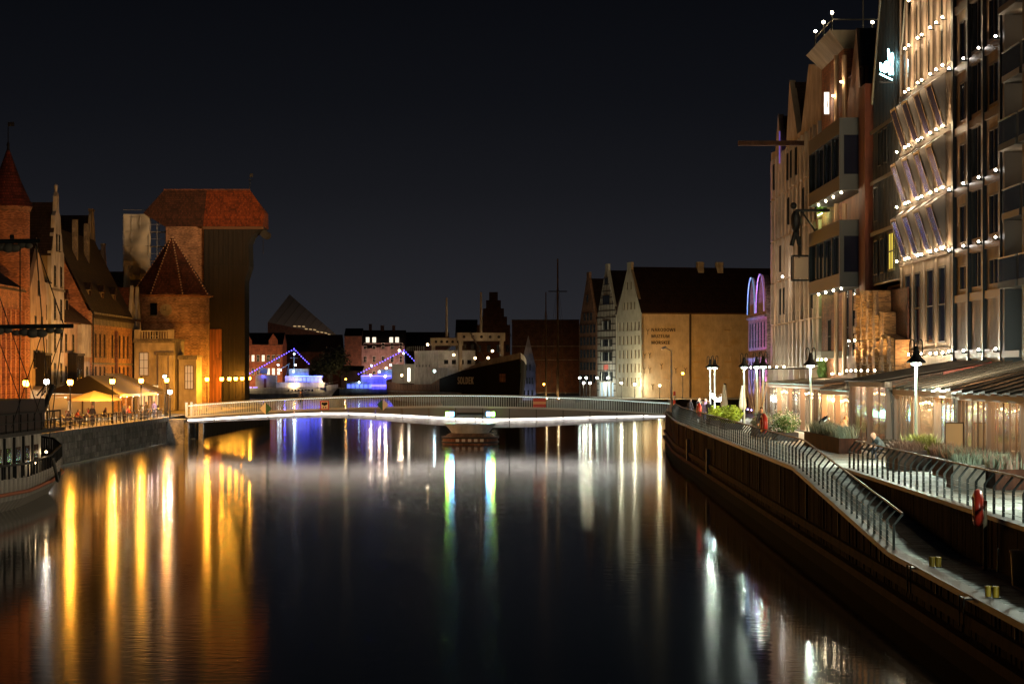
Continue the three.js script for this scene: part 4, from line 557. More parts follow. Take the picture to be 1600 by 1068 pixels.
{ // terracotta and brick house with grey glass bays and golden rods
  const t = eastBlock('gold_rod_hotel', 'terracotta gable hotel with grey glass bays and two golden rods', 166.5, 181, UP), W = t.W, H = yAt(t, 1352, 165), s = (u) => sAt(t, u), y = (u, v) => yAt(t, u, v);
  const g0 = s(1322), g1 = s(1350), A = y(1334, 48);
  new B().wall([[0, 0], [W, 0], [W, 18.5], [g1, 19.4], [lerp(g0, g1, .6), A], [g0 - 1, 20.6], [0, 18]], [[g0 + 1, 19.2, g1 - g0 - 2.3, 5.4], [s(1322), 5.0, 1.7, 6.4], [s(1333), 5.0, 1.7, 6.4], [s(1345), 5.0, 1.6, 6.4]], 0, .5).mesh('front_wall', M('facade_rust', .34, .15, .075, { tex: T.plaster }), t);
  for (const u of [1322, 1333, 1345]) win(t, s(u), 5.0, .05, u === 1345 ? 1.6 : 1.7, 6.4, { nx: 1, ny: 3, fw: .12 });
  win(t, g0 + 1, 19.2, -.15, g1 - g0 - 2.3, 5.4, { nx: 2, ny: 2, fw: .12 });
  new B().box(.3, 0, -13, W, 18, -12.6).mesh('rear_wall', mats.terracotta, t); new B().box(0, 0, -13, .3, 18, -.5).mesh('side_wall', mats.terracotta, t);
  new B().tri([[g0 - 1, 20.6, -.2], [lerp(g0, g1, .6), A, -.2], [lerp(g0, g1, .6), A, -13], [g0 - 1, 20.6, -13]], [[g1, 19.4, -.2], [g1, 19.4, -13], [lerp(g0, g1, .6), A, -13], [lerp(g0, g1, .6), A, -.2]]).mesh('roof', mats.metal_grey, t);
  new B().box(s(1354), 6.2, -.4, s(1364), y(1358, 135), .5).mesh('terracotta_pier', mats.terracotta, t);
  for (const [v0, v1] of [[205, 312], [356, 455]]) { // grey bays
    const u = 1322, y1 = y(u, v0), y0 = y(u, v1), a = s(1300), b = s(1352), z = 1.7, h = y1 - y0;
    const p = new B().box(a, y0, .01, b, y0 + h * .2, z).box(a, y1 - h * .22, .01, b, y1, z).box(a, y0 + h * .2, .01, a + .3, y1 - h * .22, z).box(b - .3, y0 + h * .2, .01, b, y1 - h * .22, z).mesh('glass_bay', mats.metal_grey, t);
    for (let k = 1; k < 4; k++) new B().box(lerp(a, b, k / 4) - .1, y0 + h * .2, z - .2, lerp(a, b, k / 4) + .1, y1 - h * .22, z - .02).mesh('mullion', mats.metal_grey, p);
    new B().box(a + .3, y0 + h * .2, z - .3, b - .3, y1 - h * .22, z - .24).mesh('pane', mats.glass_dark, p);
    new B().box(b - .02, y0 + h * .22, .3, b + .02, y1 - h * .24, z - .3).mesh('end_pane', mats.glass_blue, p);
    for (const q of [.18, .42, .66, .9]) { const x = lerp(a, b, q); bulb(t, x, y0 - .06, z - .35, .07, mats.spot_glow, [1, .78, .5], 5, 'soffit_lamp'); }
  }
  for (const [u0, z] of [[1325, .8], [1338, .8]]) for (const [v0, v1] of [[86, 204], [318, 356], [456, 585]]) { // golden rods
    const x = s(u0), ya = y(u0, v1), yb = y(u0, v0); const r = new B().cyl(x, ya, z, .16, yb, .16, 10).mesh('golden_rod', mats.rod_gold, t);
    bulb(t, x, ya + .05, z + .3, .06, mats.spot_glow, [1, .72, .42], 0, 'rod_lamp'); spotLight(t, x, ya + .1, z + .34, x, yb + 1, z + .06, [1, .72, .42], 30, .36, .05, .8); if (yb - ya > 3) spotLight(t, x, yb + .1, z + .34, x, ya - 1, z + .06, [1, .72, .42], 26, .36, .05, .8); }
  for (const v of [150, 128]) { const u = v === 150 ? 1325 : 1338; bulb(t, s(u) + .2, y(u, v), 1.05, .07, mats.spot_glow, [1, .72, .42], 2, 'rod_lamp'); }
  new B().box(s(1319), 3.6, .02, s(1350), 4.6, .3).mesh('door_band', mats.facade_rust, t);
}
{ // brick tower with flared cornice and lamp platform
  const t = eastBlock('brick_tower_house', 'tall brick house with flared cornice and lamps on its roof platform', 181.2, 194, UP), W = t.W, s = (u) => sAt(t, u), y = (u, v) => yAt(t, u, v), H = y(1300, 94);
  const bm = M('brick_orange', .36, .18, .07, { tex: T.brick });
  new B().wall([[0, 0], [W, 0], [W, H], [0, H]], [[1.5, 10.8, 1.3, 2.0], [1.5, 16.6, 1.3, 2.0], [4, 5.4, 1.6, 2.5]], 0, .5).mesh('front_wall', bm, t); for (const [x, yy, w, h] of [[1.5, 10.8, 1.3, 2], [1.5, 16.6, 1.3, 2], [4, 5.4, 1.6, 2.5]]) win(t, x, yy, .05, w, h, {});
  new B().box(W - .4, 18.6, -10, W, H, -.5).mesh('south_wall', M('brick_tower_red', .30, .09, .045, { tex: T.brick }), t); new B().box(0, 0, -10, .4, H, -.5).mesh('north_wall', bm, t); new B().box(.4, 0, -10, W - .4, H, -9.6).mesh('rear_wall', bm, t);
  new B().tri([[0, H, 0], [W, H, 0], [W + .9, H + 1.2, 1.1], [-.9, H + 1.2, 1.1]], [[W, H, 0], [W, H, -10], [W + .9, H + 1.2, -11], [W + .9, H + 1.2, 1.1]], [[-.9, H + 1.2, 1.1], [W + .9, H + 1.2, 1.1], [W + .9, H + 1.2, -11], [-.9, H + 1.2, -11]], [[0, H, 0], [-.9, H + 1.2, 1.1], [-.9, H + 1.2, -11], [0, H, -10]]).mesh('flared_cornice', M('cornice_cream', .5, .42, .3, { tex: T.plaster }), t);
  const py = H + 1.2; for (const [x, z] of [[1, .6], [1, -3], [6, .6], [6, -3], [11, .6], [11, -3]]) { new B().bar([x, py, z], [x, py + 1.5, z], .06).mesh('platform_post', mats.dark_metal, t); bulb(t, x, py + 1.6, z, .11, mats.spot_glow, WARM, 26, 'platform_lamp'); }
  new B().bar([1, py + 1.1, .6], [11, py + 1.1, .6], .04).bar([1, py + .55, .6], [11, py + .55, .6], .03).bar([11, py + 1.1, .6], [11, py + 1.1, -3], .04).mesh('platform_rail', mats.dark_metal, t); new B().bar([1, py, -3], [1, py + 9, -3], .05).mesh('flag_mast', mats.dark_metal, t);
  // blade sign with a white emblem
  const zb = .55, sx = s(1298); const bl = new B().box(sx - .1, y(1298, 178), zb - .45, sx + .1, y(1298, 144), zb - .1).mesh('blade_sign', M('sign_lit', .8, .78, .7, { glow: [1, .95, .85], power: 1.0 }), t); new B().geo(new THREE.TorusGeometry(.13, .04, 6, 16)).geo(new THREE.TorusGeometry(.1, .04, 6, 16).translate(0, .25, 0)).mesh('emblem', M('emblem_dark', .05, .04, .03), bl).position.set(sx + .12, y(1298, 165), zb - .28);
  pointLight(t, sx + .4, y(1298, 160), zb + .1, [1, .9, .75], 6, .3);
  // iron hoist figure and lantern sign
  const ya = y(1284, 336), arm = new B().bar([5.5, ya, .1], [5.5, ya, 2.6], .1).bar([5.5, ya - 3, .1], [5.5, ya, 2.2], .07).bar([5.5, ya - 2.2, 2.4], [5.5, ya, 2.4], .08).mesh('hoist_arm', mats.black_iron, t);
  new B().sph(5.5, ya - .8, 2.6, .55, .7, 1.5, .7).sph(5.5, ya + .35, 2.75, .26).bar([5.5, ya - 1.5, 2.6], [5.5, ya - 2.6, 2.9], .16).bar([5.5, ya - 1.5, 2.6], [5.5, ya - 2.6, 2.3], .16).mesh('iron_figure', mats.black_iron, arm);
  const lb = new B().box(4.9, ya - 5.2, 1.5, 6.1, ya - 5.1, 2.9).box(4.9, ya - 3.4, 1.5, 6.1, ya - 3.3, 2.9).box(4.9, ya - 5.1, 1.5, 5, ya - 3.4, 1.6).box(6, ya - 5.1, 1.5, 6.1, ya - 3.4, 1.6).box(4.9, ya - 5.1, 2.8, 5, ya - 3.4, 2.9).box(6, ya - 5.1, 2.8, 6.1, ya - 3.4, 2.9).bar([5.5, ya - 3.3, 2.2], [5.5, ya, 2.2], .05).mesh('hanging_sign_box', mats.black_iron, t); new B().box(5.1, ya - 5, 1.7, 5.9, ya - 3.5, 2.7).mesh('sign_panel', M('panel_dim', .3, .2, .1, { glow: [1, .6, .3], power: .12 }), lb);
  // planted strips
  for (const [v0, v1] of [[240, 330], [395, 440], [552, 590]]) for (let k = 0; k < 4; k++) { const x = .6 + k * .8, b = new B(); const ya0 = y(1290, v1), yb0 = y(1290, v0); for (let i = 0; i < 60; i++) { const yy = lerp(ya0, yb0, rnd()), a = rr(0, 6.28); b.boxR(x + rr(-.16, .16), yy, .16 + rr(-.08, .2), .2, .3, .02, rr(-.8, .8), a, rr(-.6, .6)); } b.mesh('climbing_foliage', M('leaf_wall', .09, .15, .025, { rough: .7 }), t); bulb(t, x, ya0 - .2, .35, .05, M('leaf_lamp', .9, .9, .6, { glow: [.8, 1, .35], power: 8 }), [.8, 1, .35], 3, 'plant_lamp'); }
  new B().box(5.5, 5.0, .01, W, 5.5, 1.6).mesh('canopy', M('canopy_pale', .4, .34, .26), t); for (const x of [6.5, 9, 11.5]) bulb(t, x, 4.9, 1.1, .07, mats.spot_glow, WARM, 12, 'canopy_lamp');
}
{ // pale pleated block with gables
  const t = eastBlock('pleated_block', 'long pale building of pleated panels with tall plain gables', 194.2, 232, UP), W = t.W, s = (u) => sAt(t, u), y = (u, v) => yAt(t, u, v);
  const eave = 20.5, hi = 23.6; new B().wall([[0, 4.4], [W, 4.4], [W, y(1289, 99)], [s(1264), y(1264, 100)], [s(1252), hi], [s(1246), hi], [s(1234), y(1234, 125)], [s(1228), hi - 1], [s(1222), hi - 1], [s(1216), y(1216, 178)], [s(1212), y(1212, 236)], [0, y(1206, 238)]], [], 0, .5).mesh('front_wall', mats.facade_pale, t);
  for (const [a, b, c, v] of [[1252, 1276, 1289.9, 100], [1228, 1235, 1246, 126], [1212, 1217, 1222, 179]]) new B().tri([[s(a), eave, -.4], [s(b), y(b, v) - .1, -.4], [s(b), y(b, v) - .1, -14], [s(a), eave, -14]], [[s(c), eave, -.4], [s(c), eave, -14], [s(b), y(b, v) - .1, -14], [s(b), y(b, v) - .1, -.4]]).mesh('gable_roof', mats.tile_dark, t);
  new B().box(0, 0, -14, .4, eave, -.5).mesh('north_wall', mats.facade_pale, t); new B().box(W - .4, 0, -14, W, eave, -.5).mesh('south_wall', mats.facade_pale, t); new B().box(.4, 0, -14, W - .4, eave, -13.6).mesh('rear_wall', mats.facade_pale, t); new B().box(0, eave, -13.9, W, eave + .1, -.5).mesh('flat_roof', mats.tile_dark, t);
  for (let f = 0; f < 5; f++) { const y0 = 4.5 + f * 3.75, n = 13; for (let k = 0; k < n; k++) { const w = W / n, x = k * w, dz = .06 + .16 * hash(k, f); const a = x + .03, b = x + w - .03, yt = y0 + 3.6, p = new B().tri([[a, y0, .05], [b, y0, dz], [b, yt, dz], [a, yt, .05]], [[b, y0, dz], [b, y0, .02], [b, yt, .02], [b, yt, dz]], [[a, yt, .05], [b, yt, dz], [b, yt, .02]], [[a, y0, .05], [b, y0, .02], [b, y0, dz]]); p.mesh('pleat_panel', mats.facade_pale, t); new B().box(b - .3, y0, dz + .003, b - .02, yt, dz + .1).mesh('upright_rib', mats.facade_pale, t); if (hash(k, f + 9) > .72) win(t, a + .7, y0 + .7, dz * .6 + .16, .9, 2.3, { nx: 1, ny: 1, fw: .06 }); } }
  new B().box(0, 0, -3, W, 4.4, -1.2).mesh('ground_floor', M('ground_grey', .2, .18, .16), t); for (let k = 0; k < 9; k++) { const x = 1 + k * 4.2; win(t, x, .4, -1, 3, 3.4, k % 3 === 1 ? { pane: M('violet_window', .3, .2, .6, { glow: [.34, .2, 1], power: .5 }), glow: 1, nx: 2, ny: 1 } : { pane: k % 3 ? mats.lit_warm : mats.lit_dim, glow: 1, nx: 2, ny: 1 }); new B().box(x - .9, 0, -1.19, x - .4, 4.4, .3).mesh('column', mats.facade_pale, t); }
  new B().box(s(1262) - .3, y(1262, 227), .1, s(1262) + .3, y(1262, 224) + .2, 5.5).mesh('cantilever_beam', M('beam_rust', .12, .07, .05, { tex: T.rust }), t);
  for (let k = 0; k < 7; k++) { const x = 2.5 + k * 5.5; new B().bar([x, 4.3, .3], [x, 4.3, 2.6], .04).mesh('washer_arm', mats.dark_metal, t); bulb(t, x, 4.42, 2.6, .07, mats.spot_glow, WARM, 0, 'wall_washer_lamp'); spotLight(t, x, 4.5, 2.6, x, 14, .2, [1, .68, .40], 160, .75, .08, .9); }
  bulb(t, s(1240), y(1240, 432), .9, .09, mats.spot_white, WHITE, 5, 'facade_lamp');
  new B().box(s(1221), y(1221, 255), .1, s(1221) + .2, y(1221, 205), .2).mesh('violet_led_strip', M('violet_glow', .4, .3, .9, { glow: [.22, .12, 1], power: .22 }), t);
}
{ // arched house lit violet
  const t = eastBlock('arched_house', 'old brick house with round arches lit violet and blue', 233, 251, UP, 23.2), W = t.W, H = 9.6;
  const out = [[0, 0], [W, 0], [W, H]]; const arch = (cx, r, top) => { for (let i = 0; i <= 12; i++) { const a = i / 12 * Math.PI; out.push([cx + Math.cos(a) * r, H + Math.sin(a) * top * .83]); } }; arch(W * .76, W * .21, 4.2); out.push([W * .53, H]); arch(W * .27, W * .21, 4.2); out.push([0, H]);
  const holes = [...grid(2, W - 2, 6, 6.3, 1, 2.4, 0), ...grid(2, W - 2, 6, 2.4, 1, 2.6, 0)].map((a) => a.slice(0, 4));
  new B().wall(out, holes, 0, .5).mesh('front_wall', M('brick_grey', .42, .36, .36, { tex: T.brick }), t); for (const [x, y, w, h] of holes) win(t, x, y, .05, w, h, { ny: 3 });
  new B().box(.3, 0, -9, W, 9.4, -8.6).box(0, 0, -9, .3, 9.4, -.5).mesh('rear_wall', mats.brick_dark, t); new B().box(0, H - .2, -9, W, H, -.5).mesh('roof', mats.tile_dark, t);
  for (const y of [5.2, H - .5]) new B().box(0, y, .01, W, y + .2, .2).mesh('string_course', mats.trim_stone, t);
  for (const c of [.27, .76]) { const led = c < .5 ? M('arch_led', .6, .7, .9, { glow: [.2, .6, 1], power: .3 }) : M('arch_led_pink', .7, .5, .9, { glow: [.5, .32, 1], power: .25 }); const pts = []; for (let i = 0; i <= 10; i++) { const a = i / 10 * Math.PI; pts.push([W * c + Math.cos(a) * W * .21, H + Math.sin(a) * 3.5, .2]); } new B().tube(pts, .06, 6, 24).mesh('arch_led_strip', led, t); }
  for (let k = 0; k < 5; k++) { const x = 1.5 + k * 3.8; bulb(t, x, .5, .9, .06, M('violet_spot', .5, .4, .9, { glow: [.4, .3, 1], power: 20 }), [.36, .28, 1], 0, 'violet_lamp'); spotLight(t, x, .6, 1.6, x, 10, .2, k > 2 ? [.65, .22, .85] : [.28, .32, 1], 420, .8, .06, .8); }
}
// ---------- far bank and island ----------
{ // museum granary: gable and long side
  const d = 500, phi = -.25, cx = ex(1003, d), t0 = [cx, 2.4, -d], Y = (v) => hy(v, d) - 2.4;
  const H = Y(487), A = Y(414), W = 34, D = 16;
  M('museum_wall', .56, .47, .35, { tex: T.smooth });
  // long side faces south; its gable faces west
  const t = thing('museum_granary', 'long ochre granary with dark roof and museum lettering on its side wall', 'building', t0, .27);
  const nw = []; for (let r = 0; r < 4; r++) for (const x of [10.7, 17.2, 25, 29.5]) if (!(r === 3 && x < 12)) nw.push([x, 4 + r * 3.1, 1.2, .9]);
  const slits = [[17, 1.2, .6, 1.6], [25.5, 1.2, .6, .9]];
  new B().wall([[0, 0], [W, 0], [W, H], [0, H]], [...nw, ...slits], 0, .5).mesh('south_wall', mats.museum_wall, t);
  for (const [x, y, w, h] of nw) { const p = new B().box(x, y, -.22, x + w, y + h, -.12).mesh('blind_window', mats.museum_wall, t); new B().box(x - .1, y - .16, .01, x + w + .1, y - .02, .16).mesh('sill', M('museum_sill', .36, .25, .12), p); }
  for (const [x, y, w, h] of slits) win(t, x, y, -.1, w, h, { nx: 1 });
  const go = [[0, 0], [D, 0], [D, H], [D * .58, A - .6], [D * .58, A + .9], [D * .42, A + .9], [D * .42, A - .6], [0, H]];
  const gw = []; for (let r = 0; r < 5; r++) for (let k = 0; k < 6; k++) gw.push([1.3 + k * 2.45, 2.2 + r * 2.75, 1.1, 1.7]); for (let k = 0; k < 4; k++) gw.push([4.2 + k * 2.2, H + .6, 1, 1.5]); for (let k = 0; k < 2; k++) gw.push([6.2 + k * 2.4, H + 4.6, 1, 1.5]);
  const gb = new B().wall(go, gw, 0, .5); gb.l[0].rotateY(-Math.PI / 2); gb.l[0].translate(0, 0, -D); gb.mesh('west_gable', mats.museum_wall, t);
  gw.forEach(([x, y, w, h]) => { const m = addMesh('shutter', memo('mshut' + h, () => new B().box(-.05, -h / 2, -w / 2, .05, h / 2, w / 2).get()), M('shutter_brown', .30, .17, .07, { tex: T.wood }), t); m.position.set(.2, y + h / 2, -D + x + w / 2); });
  new B().tri([[-.25, H - .15, .45], [W, H - .15, .45], [W, A, -D / 2], [.1, A, -D / 2]], [[-.25, H - .15, -D - .45], [.1, A, -D / 2], [W, A, -D / 2], [W, H - .15, -D - .45]]).mesh('roof', M('museum_roof', .055, .024, .015, { tex: T.tile }), t);
  new B().box(0, H - .4, .02, W, H - .12, .3).mesh('eave_gutter', mats.frame_brown, t);
  for (const x of [14.2, 18.3]) { new B().box(x, A - 1.6, -D / 2 - .5, x + 1.2, A + 1.1, -D / 2 + 1).mesh('chimney', mats.plaster_white, t); }
  new B().box(9.6 + .2, 0, .02, 9.95 + .2, H - .4, .3).mesh('downpipe', M('pipe_dark', .03, .02, .015), t);
  ['NARODOWE', 'MUZEUM', 'MORSKIE'].forEach((w, i) => { const m = new B().geo(lettering(w, .64, .06)).mesh('lettering', M('letter_dark', .02, .016, .014), t); m.position.set(1.9, H - 3.8 - i * 1.25, .02); });
  for (const [x, y] of [[1.2, H - 4], [.6, 8], [1.6, 8.1], [.5, 5.2], [1.6, 5.2], [4, 6], [7, 5.2], [9, 5.2], [2.2, 2]]) new B().boxR(x, y, .06, .08, .9, .06, 0, 0, 0).boxR(x - .16, y + .5, .07, .07, .5, .05, 0, 0, .6).boxR(x + .16, y + .5, .07, .07, .5, .05, 0, 0, -.6).mesh('wall_anchor', mats.black_iron, t);
  // two neighbours to the north, gables in line
  const neighbour = (name, label, off, W2, dv, wall, fn) => { const H2 = H - dv, A2 = A - dv * .6, g = thing(name, label, 'building', [cx - Math.sin(.27) * off, 2.4, -d - Math.cos(.27) * off], .27 - Math.PI / 2);
    // local x runs south along the gables, z outward to the west
    const out = [[0, 0], [W2, 0], [W2, H2], [W2 * .57, A2], [W2 * .57, A2 + 1.3], [W2 * .43, A2 + 1.3], [W2 * .43, A2], [0, H2]]; new B().wall(out, [], 0, .5).mesh('west_gable', wall, g);
    new B().tri([[-.2, H2, -.1], [W2 / 2, A2, -.1], [W2 / 2, A2, -24], [-.2, H2, -24]], [[W2 + .2, H2, -.1], [W2 + .2, H2, -24], [W2 / 2, A2, -24], [W2 / 2, A2, -.1]]).mesh('roof', mats.museum_roof, g); new B().box(0, 0, -24, W2, H2, -.5).mesh('body', wall, g); fn(g, W2, H2, A2); };
  neighbour('half_timber_granary', 'white half timbered granary gable left of the museum', 29, 12.5, 0.2, M('infill_pale', .66, .57, .46, { tex: T.smooth }), (g, w, h, a) => {
    const tb = M('beam_dark', .03, .015, .01); for (let y = 1.2; y < a - 1; y += 1.35) { const hw = y < h ? w / 2 : w / 2 * (a - y) / (a - h); new B().box(w / 2 - hw + .1, y, .01, w / 2 + hw - .1, y + .2, .08).mesh('timber_rail', tb, g); }
    for (let x = .1; x <= w; x += 1.02) { const top = h + (a - h) * (1 - Math.abs(x - w / 2) / (w / 2)) - .3; new B().box(x - .06, 3.6, .012, x + .06, top, .07).mesh('timber_post', tb, g); }
    for (const [y, ww, hh] of [[13.6, 5.8, 1.9], [10.2, 7.6, 1.5], [7.2, 7.6, 1.9], [3.2, 8.4, 1.9]]) { win(g, w / 2 - ww / 2, y, .18, ww, hh, { nx: 5, ny: 1, fw: .14 }); for (const s of [-.33, .27]) new B().box(w / 2 + s * ww, y + .05, .26, w / 2 + s * ww + .45, y + hh - .05, .32).mesh('white_shutter', mats.plaster_white, g); }
    win(g, w / 2 - 2.2, h + 2.2, .18, 4.4, 1.9, { nx: 3, ny: 1 }); win(g, w / 2 - 1, h + 6.2, .18, 2, 1.5, { nx: 2, ny: 1 }); new B().box(w / 2 - 1.6, 5.5, .1, w / 2 + 1.4, 6.5, .16).mesh('red_banner', M('banner_red', .35, .06, .04), g);
    for (const x of [2.6, 5, 7.4, 9.8]) new B().box(x - .25, 0, .02, x + .25, 3, .35).mesh('door_pier', mats.plaster_white, g); new B().box(1.4, .1, .01, 11, 2.9, .1).mesh('glazed_entrance_window', M('entrance_glow', .4, .5, .6, { glow: [.6, .8, 1], power: .35 }), g); });
  neighbour('brown_granary', 'brown brick granary gable farthest left of the museum gables', 42, 12.6, 2.2, mats.brick_brown, (g, w, h, a) => { for (let r = 0; r < 5; r++) for (let k = 0; k < 5; k++) win(g, 1.3 + k * 2.3, 2.8 + r * 2.6, .16, 1.2, 1.7, { nx: 1, ny: 2 }); for (let k = 0; k < 3; k++) win(g, 3.7 + k * 2.3, h + 1.2, .16, 1.1, 1.6, { nx: 1 }); win(g, w / 2 - .6, h + 5, .16, 1.2, 1.6, { nx: 1 }); });
}
function globeLamp(label, u, v, d, color, mat, power, group, base = 2.4, r = .24) { const y = hy(v, d), t = thing('quay_lamp', label, 'street lamp', [ex(u, d), base, -d], 0, group), h = y - base; new B().cyl(0, 0, 0, .09, h - r * .8, .05, 8).mesh('post', mats.black_iron, t); bulb(t, 0, h, 0, r, mat, color, power, 'globe'); new B().lathe([[r * .7, h + r * .75], [.06, h + r * 1.5], [0, h + r * 1.7]], 0, 0, 0, 10).mesh('cap', mats.black_iron, t); return t; }
globeLamp('orange street lamp against the museum side wall', 1067, 583, 486, SODIUM, mats.sodium_glow, 620);
globeLamp('white street lamp at the museum corner beside the orange one', 1031, 602, 478, [1, .82, .42], mats.warm_glow, 330);
[[906, 590, 'leftmost'], [916, 590, 'second from left'], [933, 590, 'third from left'], [950, 590, 'fourth from left']].forEach(([u, v, s]) => globeLamp(s + ' of the small white globe lamps before the granaries', u, v, 520, [.9, 1, .85], mats.cool_glow, 60, 'small globe lamps before the granaries'));
[[912, 598, 'brown granary'], [922, 598, 'brown granary'], [971, 598, 'museum gable'], [992, 600, 'museum gable']].forEach(([u, v, s], i) => globeLamp((i % 2 ? 'right' : 'left') + ' of two greenish white lamps close to the ' + s, u, v, 498, [1, .95, .62], mats.white_glow, 230, 'greenish lamps at the granary feet'));
globeLamp('far warm lamp between the two blue lit ships', 540, 592, 800, WARM, mats.sodium_glow, 150);
{ // far bank buildings
  const far = (name, label, u0, u1, vE, vR, d, wall, roof, o = {}) => { const x0 = ex(u0, d), W = ex(u1, d) - x0, H = hy(vE, d) - 2.4, A = hy(vR, d) - 2.4; return house(name, label, { category: 'building', pos: [x0, 2.4, -d], W, D: o.D ?? 16, H, A, wall, roof, ...o }); };
  const winRows = (W, n, ys, w, h, lit) => ys.flatMap((y) => grid(W * .08, W * .92, n, y, w, h).map((q) => { const l = rnd() < lit; return [q[0], q[1], w, h, l ? { pane: mats.lit_white, glow: 1 } : {}]; }));
  { const d = 850, W = ex(441, d) - ex(365, d); far('brick_office', 'red brick building with lit upper windows right of the harbour crane', 365, 441, 537, 519, d, M('brick_far', .34, .13, .07, { tex: T.brick }), mats.tile_dark, { wins: winRows(W, 9, [4.2, 8.6], 1, 2.2, .55), frame: mats.frame_white, fw: .1, sills: true, extra: (t) => { for (const x of [3, 11.6]) { const H = hy(537, d) - 2.4; new B().wall([[x, H - .1], [x + 3, H - .1], [x + 3, H + 1.2], [x + 1.5, H + 3.4], [x, H + 1.2]], [], .3, .6).mesh('dormer_gable', mats.brick_far, t); } } }); }
  far('shed_roof_block', 'dark low roofed block behind the first blue lit ship', 441, 532, 548, 522, 880, mats.brick_dark, mats.tile_dark);
  { const d = 870, W = ex(632, d) - ex(565, d); far('pink_house', 'pink plastered tenement with lit attic windows behind the second blue ship', 565, 632, 538, 515, d, M('plaster_rose', .42, .25, .24, { tex: T.plaster }), mats.tile_dark, { wins: winRows(W, 5, [3.5, 8.5, 13], 1.1, 2, .12), sills: true, frame: mats.frame_white, chimneys: [[2, -8.5, 1, 1, 15, 21.5], [6, -8.5, 1.2, 1, 15, 21], [10, -8.5, 1, 1, 15, 21]], extra: (t) => { const H = hy(538, d) - 2.4; for (const [x, l] of [[2, 1], [4.2, 1], [10, 1], [12, 1]]) new B().box(x - .6, H + .7, -.9, x + .6, H + 2.5, -.4).mesh('attic_lit_window', mats.lit_white, t); } }); far('dark_end_house', 'windowless dark house end left of the pink tenement', 538, 564.5, 524, 512, 868, mats.brick_dark, mats.tile_dark); }
  far('rose_shed', 'small rose coloured shed between the two blue lit ships', 533, 566, 578, 571, 830, mats.plaster_rose, mats.tile_dark);
  far('low_dark_block', 'low dark block behind the stern of the coal steamer', 632, 700, 540, 518, 900, mats.brick_dark, mats.tile_dark);
  { const d = 700; far('gabled_warehouse', 'dark warehouse with stepped ornate gable behind the coal steamer', 745, 797, 520, 458, d, M('brick_ware', .11, .065, .04, { tex: T.brick }), mats.tile_dark, { ridge: 'front', D: 30, wins: winRows(9.1, 4, [6, 10.5], 1, 2, 0), outline: (() => { const W = ex(797, d) - ex(745, d), H = hy(520, d) - 2.4, A = hy(456, d) - 2.4, o = [[0, 0], [W, 0], [W, H]]; for (let i = 0; i < 5; i++) { const x = W / 2 * (1 - i / 5.4), y = lerp(H, A, (i + 1) / 5); o.push([W / 2 + x, y], [W / 2 + x - W / 11, y]); } for (let i = 4; i >= 0; i--) { const x = W / 2 * (1 - i / 5.4), y = lerp(H, A, (i + 1) / 5); o.push([W / 2 - x + W / 11, y], [W / 2 - x, y]); } o.push([0, H]); return o; })() }); far('warehouse_wing', 'dark hipped roof wing left of the stepped gable', 712, 744.5, 524, 498, 705, mats.brick_ware, mats.tile_dark, { D: 18, wins: winRows(5, 3, [7, 11], .9, 1.8, 0), chimneys: [[1.5, -9, 1.6, 1.6, 12, 17.5]] }); }
  { const d = 640; far('concert_block', 'long dark flat roofed block behind the tall masts', 800, 905, 500, 500, d, mats.brick_ware, mats.metal_black, { D: 26, bands: [11.4, 8]}); }
  { const d = 455, x0 = ex(814, d), W = ex(837, d) - x0, H = hy(572, d) - 2.4, A = hy(524, d) - 2.4; house('spire_house', 'slim white steep gabled kiosk with slit windows beside the steamer bow', { category: 'building', pos: [x0, .3, -d], W, D: 5, H: H + 2.1, A: A + 2.1, ridge: 'front', wall: M('plaster_cool', .55, .55, .58, { tex: T.plaster }), roof: mats.plaster_cool, eave: .02, wins: [...grid(.6, W - .6, 3, 2.6, .3, 1.3, { nx: 1, ny: 1 }), ...grid(.6, W - .6, 4, 5.0, .22, 1.1, { nx: 1, ny: 1 }), ...grid(1, W - 1, 2, 7.4, .2, 1.1, { nx: 1, ny: 1 })], extra: (t) => { bulb(t, -.8, 1.5, .9, .15, M('green_flood', .4, .9, .4, { glow: [.2, 1, .25], power: 10 }), [.2, 1, .25], 4, 'green_lamp'); bulb(t, W * .5, .5, 2.6, .12, M('blue_flood', .5, .5, .9, { glow: [.5, .55, 1], power: 10 }), [.55, .6, 1], 26, 'blue_lamp'); new B().box(-1.6, -.6, -5, W + 1, 0, 3.2).mesh('pontoon', mats.wet_timber, t); } }); }
  // glass tower museum: leaning pyramid
  { const d = 1300, p = (u, v, z) => [ex(u, d) - ex(418, d), hy(v, d) - 2.4, z], t = thing('leaning_pyramid', 'tall leaning glass pyramid rising behind the brick building', 'building', [ex(418, d), 2.4, -d]);
    const a = p(450, 459, -8), b = p(418, 503, 0), c = p(530, 526, 4), e = [b[0], 0, 0], f = [c[0], 0, 4], k = p(470, 505, -34);
    new B().tri([b, c, a]).mesh('glass_face', M('pyramid_glass', .24, .2, .18, { rough: .3 }), t); new B().tri([a, k, b], [a, c, k], [b, k, c]).mesh('metal_faces', M('pyramid_metal', .26, .2, .18, { rough: .5 }), t); new B().tri([e, f, c, b], [e, b, k, [k[0], 0, k[2]]], [f, [k[0], 0, k[2]], k, c]).mesh('base_walls', mats.brick_dark, t);
    const q = (s, r) => { const l = V(...b).lerp(V(...c), s), m = V(...a).lerp(V(...c), s); return l.lerp(m, r); }; for (let i = 1; i < 9; i++) new B().bar(q(i / 9, 0).add(V(0, 0, .15)), q(i / 9, 1).add(V(0, 0, .15)), .18, 4).mesh('mullion', M('mullion_pale', .2, .17, .13), t);
